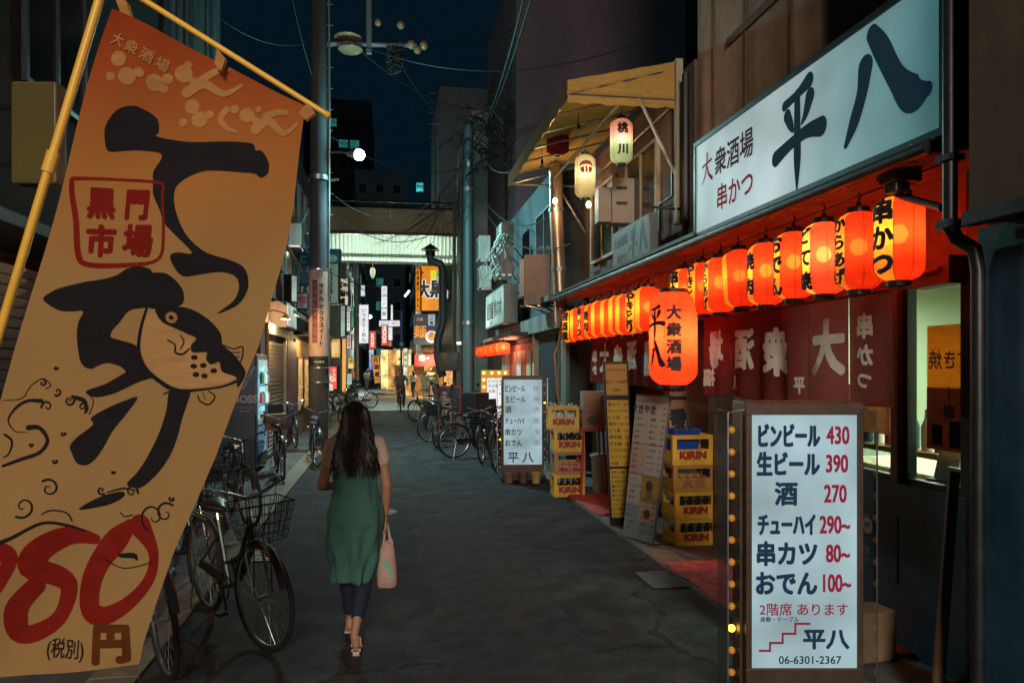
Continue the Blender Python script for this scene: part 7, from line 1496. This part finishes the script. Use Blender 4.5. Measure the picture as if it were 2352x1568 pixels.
for i in range(12):
    p = c + Vector((r.uniform(-.1, .1), r.uniform(-.1, .1), .2)); pts = [p]
    for k in range(6): p = p + Vector((r.uniform(-.15, .15), r.uniform(-.1, .1), -.16)); pts.append(p)
    mb.tube(pts, r.choice((.015, .022, .03)), 6)
tag(mb.build('pipe_tangle', mat('lagged_pipe', (.3, .33, .3), .6, .2, .3, 6, .2), smooth=True), 'tangle of lagged pipes and hoses above the air conditioners', 'pipes', kind=None)
t = thing('box_sign', 'box sign with a mint lit face and handwriting, above the small lantern bar', 'sign', (2.4, 17.7, 3.15)); MB().b2((.0, -1.55, -.42), (.3, 1.55, .42)).build('housing', GREYM, t, bevel=.005); MB().b2((-.008, -1.5, -.38), (-.001, 1.5, .38)).build('lit_panel', glow('mint_panel', (.20, .34, .28), 1, 1.2, .5), t)
o = lettering(t, [('居酒屋 桃の木', 0, -.02, .42, {'mid': 1, 'sx': .95, 'bold': .02})], ww_, 0); o.rotation_euler = (0, 0, R(-90)); o.location = (-.012, 0, 0)
# small bar with round lanterns
t = thing('small_bar', 'small bar front glowing red behind a row of round lanterns, right of the teal pole', 'shop front', (2.9, 17.5, 0))
MB().b2((.0, -2.2, .0), (.04, 2.3, 2.3)).build('front_wall', mat('rose_front', (.35, .12, .10), .7, 0, .3, 3, .1), t); MB().b2((-.5, -2.3, 2.42), (.05, 2.4, 2.5)).build('canopy', BLACK, t)
for k in range(7): MB().b2((-.03, -1.9 + k * .6, 1.45), (-.015, -1.4 + k * .6, 2.15)).build('paper_strip', [CREAM, RED, WHITE][k % 3], t)
lamp('light', (-.25, 0, 2.3), 26, (1, .30, .16), .3, parent=t)
for i, u in enumerate((1106, 1117, 1129, 1142, 1156)):
    y = P(u, 0, x=2.45).y
    lantern('round_lantern', ['farthest', 'second farthest', 'middle', 'second nearest', 'nearest, brightest'][i] + ' of five round red lanterns over the small bar', (2.45, y, 2.20), .27, .15, '', .1, .1, R(-90), 'round red lanterns of the small bar', halfw=.2, cap=.05, bulb=BULBW if i == 4 else BULB)
c = P(1136, 906, d=17.2)
t = thing('bulb_sign', 'yellow framed sign with round bulbs and a small white menu, under the round lanterns', 'sign', (c.x, c.y, 0), -TH + R(4)); z = lambda v: 1.8 - (v - 842) / F * 17.2
MB().b2((-.30, .0, .1), (.33, .15, z(850))).build('casing', mat('amber_frame_glow', (.55, .28, .03), .5, 0, .1, 5, .05, em=(.25, .10, .01)), t, bevel=.01)  # casing emits; the light of the bulbs on it is put into its colour
MB().b2((-.17, -.012, .4), (.29, -.001, z(868))).build('lit_panel', WL, t); lettering(t, [('ビンビール450', .05, z(875), .075, {'mid': 1, 'sx': .8}), ('やき鳥', -.03, z(886), .075, {'mid': 1}), ('お酒', -.06, z(898), .075, {'mid': 1})], ww_, -.016)
for k, (x, v) in enumerate(((-.24, 856), (-.06, 856), (.10, 856), (.24, 856), (-.24, 872), (-.24, 888), (-.24, 904), (-.24, 920))): MB().ball((x, -.01, z(v)), .028, 10).build('bulb', glow('yellow_bulb', (1, .72, .18), 4 if k % 2 == 0 else .6), t, smooth=True)
t = thing('menu_easel', 'black chalkboard in a red frame among the parked scooters', 'chalkboard', P(1030, 930, d=24), -TH); w_ = .36; MB().b2((-w_, 0, -.3), (w_, .03, .55)).build('board', BLACK, t); MB().b2((-w_ - .04, -.01, .55), (w_ + .04, .04, .60)).b2((-w_ - .04, -.01, -.3), (-w_, .04, .55)).b2((w_, -.01, -.3), (w_ + .04, .04, .55)).build('frame', RED, t)
lettering(t, [('本日', -.1, .35, .14, {'mid': 1}), ('おすすめ', 0, .15, .11, {'mid': 1})], mat('chalk', (.3, .28, .3), .8), -.004); MB().b2((-w_, .0, -.75), (-w_ + .04, .03, -.3)).b2((w_ - .04, .0, -.75), (w_, .03, -.3)).build('leg', RED, t)
t = thing('corner_balcony', 'rounded grey balcony box on the concrete building beneath the black duct', 'balcony', P(1035, 830, d=29)); 
MB().lathe([(.001, -.35), (.55, -.35), (.62, -.25), (.62, .32), (.001, .32)], (.2, 0, 0), 22).build('balcony_wall', GREYM, t, smooth=True)
t = thing('small_light', 'small white light on the concrete building beside the teal pole', 'light', P(1054, 788, d=27)); MB().b2((-.08, -.04, -.05), (.08, .04, .05)).build('lens', glow('small_white', (.7, .75, .7), 1.5), t)
# pipe by the bar corner with its bulb
q = P(1280, 480, d=12.9)
t = thing('steel_chimney', 'tall brushed metal chimney pipe lit orange by a bare bulb at the bar corner', 'chimney', (q.x, q.y, 0)); MB().tube([(-.03, 0, 5.4), (-.02, 0, 4.4), (.07, 0, 2.55)], .115, 18).build('pipe', mat('stained_steel', (.42, .33, .25), .38, .75, .25, 2.5, .05, dirt=.4), t, smooth=True)
MB().lathe([(.115, 3.4), (.13, 3.4), (.13, 3.46), (.115, 3.46)], (.03, 0, 0), 18).lathe([(.115, 4.4), (.13, 4.4), (.13, 4.45), (.115, 4.45)], (-.02, 0, 0), 18).build('collar', STEEL, t)
MB().tube([(.07, 0, 2.6), (.05, -.05, 2.3), (-.06, -.1, 2.0), (.0, -.05, 1.3), (.12, 0, .9)], .022, 7).tube([(.12, 0, 2.5), (.15, .02, 1.6), (.15, 0, .02)], .03, 7).build('conduit', mat('ochre_conduit', (.4, .2, .08), .5), t, smooth=True)
c = P(1275, 462, d=12.5); t = thing('bare_bulb', 'bare glowing bulb hanging in front of the metal chimney pipe', 'bulb', c); MB().ball((0, 0, 0), .038, 12, 1.3).build('bulb_glass', glow('bulb_hot', (1, .72, .38), 25), t, smooth=True); MB().tube([(0, 0, .05), (0, 0, .13)], .018, 8).tube([(0, 0, .13), (0, 0, .42)], .005, 5).build('socket', BLACK, t); lamp('light', (0, -.1, -.03), 18, (1, .55, .2), .04, parent=t)
# lanterns and bulbs under the canopy
PK_ = thin('pink_green_paper', (.85, .50, .36), .62, .06, (1, .8, .5)); m = PK_; n = m.node_tree.nodes; L = m.node_tree.links; tc = [x for x in n if x.type == 'TEX_COORD'][0]; sp = n.new('ShaderNodeSeparateXYZ'); L.new(tc.outputs['Object'], sp.inputs[0]); mr = n.new('ShaderNodeMapRange'); mr.inputs[1].default_value = -.3; mr.inputs[2].default_value = .3; L.new(sp.outputs['Z'], mr.inputs[0]); rp = n.new('ShaderNodeValToRGB'); L.new(mr.outputs[0], rp.inputs[0]); el = rp.color_ramp.elements; el[0].position = .45; el[0].color = (.60, .78, .50, 1); el[1].position = .62; el[1].color = (.88, .42, .36, 1)
for x in n:
    if x.type in ('BSDF_DIFFUSE', 'BSDF_TRANSLUCENT'): L.new(rp.outputs[0], x.inputs[0])
OG_ = thin('yellow_green_paper', (.82, .70, .42), .62, .06, (1, .9, .5))
c = P(1427, 325, d=9.6); lantern('paper_lantern', 'tall pale lantern, pink above and mint below with black script, under the awning', c, .56, .142, '桃川', .13, .26, -TH, 'pale lanterns under the awning', paper=PK_, pale=PK_, cap=.05, bulb=glow('cool_bulb', (1, .88, .66), 15), seams=3, halfw=.9)
def mk(t, pr):
    f = lantern_fn(pr); RD = mat('lantern_maroon_print', (.22, .02, .02), .6)
    wrapped(t, [], RD, f, .02, .04, [poly2([(-.085, .10), (-.08, .135), (-.045, .17), (0, .18), (.045, .17), (.08, .135), (.085, .10), (.05, .125), (0, .13), (-.05, .125)]), poly2([(-.075, .085), (-.03, .1), (-.015, .03), (-.04, .02), (-.065, .045)]), poly2([(-.01, .1), (.015, .1), (.02, .02), (-.01, .02)]), poly2([(.03, .1), (.08, .085), (.07, .04), (.045, .02), (.03, .04)])], 'emblem')
c = P(1344, 406, d=9.9); lantern('paper_lantern', 'tall yellow green lantern with a maroon crest, lower left under the awning', c, .56, .135, '', .1, .1, -TH, 'pale lanterns under the awning', paper=OG_, pale=OG_, cap=.05, bulb=MATS['cool_bulb'], extra=mk, seams=3, halfw=.9)
c = P(1281, 328, d=11.3); lantern('paper_lantern', 'unlit dark red round lantern under the far part of the awning', c, .34, .165, '', .1, .1, 0, cap=.06, bulb=BLACK, paper=thin('dim_red_paper', (.45, .06, .03), .4), pale=thin('dim_red_paper', (.45, .06, .03), .4))
for i, (u, v, d, lab) in enumerate(((1329, 305, 10.2, 'white bulb hanging unlit between the awning lanterns'), (1245, 385, 11.6, 'small bulb at the far corner under the awning'), (1352, 470, 9.9, 'small lit bulb just under the yellow green lantern'))):
    c = P(u, v, d=d); t = thing('bare_bulb', lab, 'bulb', c); MB().ball((0, 0, 0), .036, 12, 1.3).build('bulb_glass', [ACW, ACW, glow('bulb_small', (1, .6, .2), 6)][i], t, smooth=True); MB().tube([(0, 0, .05), (0, 0, .12)], .02, 8).tube([(0, 0, .12), (0, 0, .3)], .004, 4).build('socket', BLACK, t)
lamp('awning_light', P(1344, 380, d=9.3), 7, (1, .75, .4), .15)
t = thing('ventilation_unit', 'large boxy ventilation unit with two slots on the ledge below the awning', 'ventilation unit', P(1432, 512, d=10.6), -TH + R(6)); MB().b2((-.16, 0, 0), (.16, .32, .62)).build('casing', mat('warm_ivory', (.42, .33, .26), .5, 0, .1, 4, .05), t, bevel=.008); MB().b2((-.34, .05, .02), (-.162, .30, .50)).build('side_duct', MATS['warm_ivory'], t, bevel=.005); MB().b2((-.10, -.012, .46), (.05, -.002, .50)).b2((-.10, -.012, .25), (.05, -.002, .29)).build('slot', BLACK, t)
t = thing('shop_sign', 'small unlit grey sign with two brush characters under the ledge near the chimney pipe', 'sign', (3.0, P(1447, 0, x=3.0).y, 3.34), R(-90)); MB().b2((-.75, .0, -.26), (.75, .1, .26)).build('board', mat('dull_sign', (.22, .22, .23), .6, 0, .1, 2, .05, dirt=.4), t)
layered(t, brush(HEI, .12, 0, .30, .42) + brush(HACHI, .50, 0, .34, .40), mat('dull_navy', (.02, .05, .07), .6)); lettering(t, [('大衆酒場', -.40, .10, .15, {'mid': 1}), ('串かつ', -.34, -.12, .14, {'mid': 1})], mat('dull_red', (.12, .04, .06), .6))
# wires and pipes on the bar wall
mb = MB().tube([P(1515, 700, x=3.3), P(1515, 470, x=3.3), P(1545, 450, x=3.3), P(1545, 160, x=3.3)], .02, 6).tube([P(1575, 620, x=3.3), P(1575, 170, x=3.3)], .045, 8).tube([P(1480, 474, x=3.1), P(1560, 480, x=3.3)], .02, 6)
tag(mb.build('wall_pipes', BLACK, smooth=True), 'black pipes running up the wall between the awning and the big sign', 'pipes'); bpy.data.objects['wall_pipes'].name = 'wall_pipe'
# ================================================================== overhead cables
def wire(lab, a, b, sag, r=.012, grp='overhead cables over the lane'):
    tag(MB().tube(cable(a, b, sag, n=16), r, 4).build('overhead_cable', CABLE), lab, 'cable', grp)
a0 = P(1005, 480, d=31.8); b0 = P(772, 486, d=31.8)
for i, (p, q, s, l) in enumerate(((P(1098, 330, d=20), P(735, 420, d=16.6), 1.3, 'long sagging cable from the teal pole towards the utility pole'), (P(1096, 355, d=20), P(960, 492, d=31.7), .5, 'cable from the teal pole down to the middle of the arcade truss'), (P(1094, 340, d=20), P(975, 490, d=31.7), .8, 'second cable from the teal pole to the arcade truss'),
        (P(670, -5, d=14), P(722, 190, d=16.5), .1, 'thin cable dropping from the top edge to the utility pole'), (P(1222, -10, d=14), P(1090, 345, d=20), .3, 'thick cable bundle from the top edge down to the teal pole'), (P(1205, -10, d=13.5), P(1088, 330, d=20), .4, 'second cable beside the thick bundle down to the teal pole'),
        (P(910, 130, d=17), P(1100, 330, d=20), .4, 'cable from the high cross arm to the teal pole'), (P(820, 110, d=17), P(1090, 250, d=20), .3, 'upper cable from the high cross arm to the right'), (P(795, 632, d=20), P(990, 560, d=31), 1.2, 'drooping cable in front of the white corrugated band'),
        (P(750, 620, d=17), P(1000, 545, d=31), 1.0, 'second drooping cable in front of the corrugated band'), (P(860, 560, d=31), P(1090, 340, d=20), .5, 'taut cable from the arcade beam up to the teal pole'))):
    wire(l, p, q, s, .022 if 'thick' in l else .011)
r = random.Random(2)
for i in range(9): wire('thin drop wire fanning down over the beige arcade boards, number %s from the right' % ORD[i], P(1020 - i * 2, 480, d=31.6), P(1040 - i * 22, 560 + r.uniform(-15, 20), d=31.7), .1, .008, 'drop wires on the arcade gable')
for i in range(4): wire('straight drop wire on the left beige arcade boards, number %s from left' % ORD[i], P(858 + i * 5, 486, d=31.7), P(850 + i * 5, 548, d=31.8), .0, .008, 'straight drop wires on the arcade gable')
mb = MB(); c = P(1096, 315, d=20)
for i in range(34):
    p = c + Vector((r.uniform(-.5, .5), r.uniform(-.3, .3), r.uniform(-.6, .9))); pts = [p]
    for k in range(7): p = p + Vector((r.uniform(-.28, .28), r.uniform(-.1, .1), r.uniform(-.25, .2))); pts.append(p)
    mb.tube(pts, r.choice((.010, .016, .024)), 4)
tag(mb.build('cable_tangle', CABLE), 'dense knot of black cables and clamps at the top of the teal pole', 'cables', kind='stuff')
t = thing('cable_insulator', 'small white ceramic insulator hanging from the cable tangle', 'insulator', P(1076, 375, d=20)); MB().lathe([(.001, .1), (.05, .08), (.03, .04), (.06, .0), (.03, -.04), (.05, -.08), (.001, -.1)], n=12).build('body', WHITE, t, smooth=True); MB().tube([(0, 0, .08), (0, 0, .3)], .01, 5).build('rod', BLACK, t)

# ================================================================== more of the dense far lane and the wires above
GS = lambda n, c, e=1.0: glow(n, c, e, 1.2, .7)
for lab, u0, v0, u1, v1, d, m_, tx, ik in (
    ('narrow dark sign with lit green letters left of the far greenish pole', 806, 705, 812, 752, 44, GS('green_night', (.05, .20, .12)), '麻雀', ww_),
    ('small yellow lit sign low at the left edge before the pale people', 800, 822, 812, 846, 40, GS('yellow_lit', (.65, .45, .12)), '酒', ww_),
    ('small cyan lit sign high in the gap left of the ramen sign', 829, 655, 838, 680, 70, GS('cyan_lit', (.45, .5, .55)), '', ww_),
    ('tiny pink lit sign beside the small cyan lit sign', 820, 655, 825, 680, 70, GS('pink_dim', (.55, .35, .38)), '', ww_),
    ('blue lit vertical sign behind the lower red framed sign', 848, 806, 857, 850, 62, GS('blue_lit', (.03, .10, .45)), '', ww_),
    ('white strip light sign far down on the right, above the rust panel', 898, 700, 902, 735, 64, GS('strip_white', (.4, .45, .42)), '', ww_),
    ('grey lit hotel style sign at the right roof edge above the orange sign', 1004, 622, 1018, 650, 45.5, GS('grey_lit', (.30, .34, .33)), '新館', ww_),
    ('round edged white lantern sign beside the takeaway front', 938, 812, 944, 840, 47, GS('lantern_white', (.75, .65, .45)), '', ww_),
    ('orange lit lintel sign over the amber shop panels', 893, 806, 915, 816, 50, GS('lintel_orange', (.60, .25, .05)), '', ww_),
    ('small green lit exit style sign behind the cyclist', 905, 838, 912, 846, 53, GS('exit_green', (.08, .45, .22)), '', ww_),
    ('small red lit sign behind the white haired pedestrian', 806, 852, 814, 868, 44, GS('red_small', (.55, .06, .04)), '', ww_),
    ('pale lit machine front at the left side before the crossing', 797, 858, 808, 892, 38, GS('pale_machine', (.30, .38, .33)), '', ww_)):
    w_ = (u1 - u0) / F * d; pxsign(lab, u0, v0, u1, v1, d, m_, [(tx, 0, .22, w_ * .8, {'v': w_ * 1.1, 'bold': .02})] if tx else (), ik, dep=.12)
for lab, u, v, f_, h_, tp, bt, kw in (
    ('pedestrian in a beige coat far down the lane between the banner and the A-frame board', 868, 889, 20, 1.62, (.4, .34, .25), (.06, .06, .07), dict(pose='walk', coat=True)),
    ('pedestrian in a white shirt far down the lane left of the amber panels', 881, 887, 170, 1.65, (.5, .5, .5), (.04, .05, .08), dict(pose='walk')),
    ('pedestrian in dark clothes just right of the cyclist', 938, 906, 20, 1.7, (.05, .05, .06), (.03, .03, .04), dict()),
    ('child sized person in a light top at the very right of the shop group', 1000, 912, 160, 1.35, (.5, .42, .3), (.1, .12, .16), dict(longhair=True)),
    ('pedestrian in a grey top entering the left shop before the crossing', 803, 905, 80, 1.66, (.2, .22, .24), (.05, .05, .06), dict(pose='walk'))):
    figure(lab, P(u, v, z=0), R(f_), h_, tp, bt, **kw)
wl = ['long cable high above the lane from the utility pole to the right roofs', 'cable rising from the utility pole top to the left building corner', 'pair cable along the left roofs to the arcade', 'slack cable crossing in front of the dark tower', 'cable from the cross arm to the tall right building', 'low slung cable from the left shops to the teal pole',
      'thin cable from the rooftop antenna to the teal pole', 'thin cable from the teal pole to the awning corner', 'service cable from the teal pole to the bar chimney', 'second service cable from the teal pole to the bar ledge', 'cable from the utility pole down to the left shop front', 'cable loop between arcade column and far pole']
wp = [(P(735, 60, d=16.6), P(1560, 60, d=14), .9), (P(735, 90, d=16.6), P(500, 40, d=14), .3), (P(740, 420, d=16.8), P(775, 480, d=31), .2), (P(740, 300, d=17), P(1080, 380, d=22), .5), (P(890, 95, d=17), P(1230, 40, d=22), .4), (P(742, 470, d=17), P(1078, 470, d=20), .9),
      (P(1005, 240, d=40), P(1085, 320, d=20.4), .3), (P(1100, 345, d=20), P(1170, 395, d=13.2), .2), (P(1090, 420, d=20), P(1262, 500, d=13), .5), (P(1090, 440, d=20), P(1310, 560, d=12), .6), (P(728, 430, d=16.5), P(660, 560, d=15.5), .15), (P(1003, 520, d=31.5), P(822, 640, d=46), .8)]
for l, (p, q, s_) in zip(wl, wp): wire(l, p, q, s_, .010)


bicycle('silver bicycle squeezed between the pink scooter and the silver wheeled bicycle', G0(1000, 1030), G0(1062, 1018), SILF, lean=R(5), steer=R(15))
bicycle('navy bicycle behind the dark red scooter, basket towards the lane', G0(1020, 958), G0(1075, 950), BLUEF, lean=R(4))
bicycle('green bicycle at the far end of the right hand row near the chalkboard', G0(992, 945), G0(1042, 940), GREENF, lean=R(3))
scooter('grey scooter in the middle of the right hand row with its nose to the lane', G0(985, 965), G0(1045, 955), mat('grey_lacquer', (.12, .13, .15), .25, .2, .1, 4, 0))
bicycle('black bicycle with a child seat right beside the black box scooter', G0(1092, 1075), G0(1140, 1040), BLKF, lean=R(4), child=True)
for i, (u, v, w_, h_, c_, lab) in enumerate(((800, 735, .5, 1.3, (.35, .38, .36), 'lit frosted window on the left shop wall before the crossing'), (780, 800, .4, .5, (.5, .3, .1), 'small amber lit window on the left shop wall'), (786, 720, .35, 1.6, (.16, .28, .24), 'tall green lit glass strip on the left shop wall'))):  # made-up lit panes, added to brighten the dark left wall
    y = 26.6 + i * 1.7; q = thing('added_lit_window', lab, 'window', (-2.44, y, [3.9, 2.95, 4.4][i]), R(90)); MB().b2((-w_ / 2 - .04, -.02, -h_ / 2 - .04), (w_ / 2 + .04, .02, h_ / 2 + .04)).build('frame', GREYM, q); MB().b2((-w_ / 2, -.03, -h_ / 2), (w_ / 2, -.021, h_ / 2)).build('pane', glow('added_lit_window_%d' % i, c_, 1, 3, .5), q)
for i in range(4):  # glowing cases invented to liven up the dark left shop front
    y = 20.6 + i * 1.5; q = thing('added_display_case', ['nearest', 'second', 'third', 'farthest'][i] + ' warm lit display case along the left shop front past the pole', 'display case', (-2.3, y, 1.35), R(90), 'display cases on the left shop front'); MB().b2((-.5, .0, -.7), (.5, .06, .7)).build('frame', BROWN, q); MB().b2((-.45, -.01, -.65), (.45, -.001, .65)).build('pane', glow('case_glow', (.34, .17, .05), 1, 4, .2), q)
    MB().b2((-.45, -.05, -.1), (.45, -.011, -.07)).build('shelf', WHITE, q)
ac('small outdoor unit on the left wall above the box sign', Vector((-2.15, 18.6, 4.6)), .7, .5, .28, rz=R(90)); ac('outdoor unit on the left wall near the crossing', Vector((-2.2, 24.2, 4.9)), .7, .5, .28, rz=R(90))
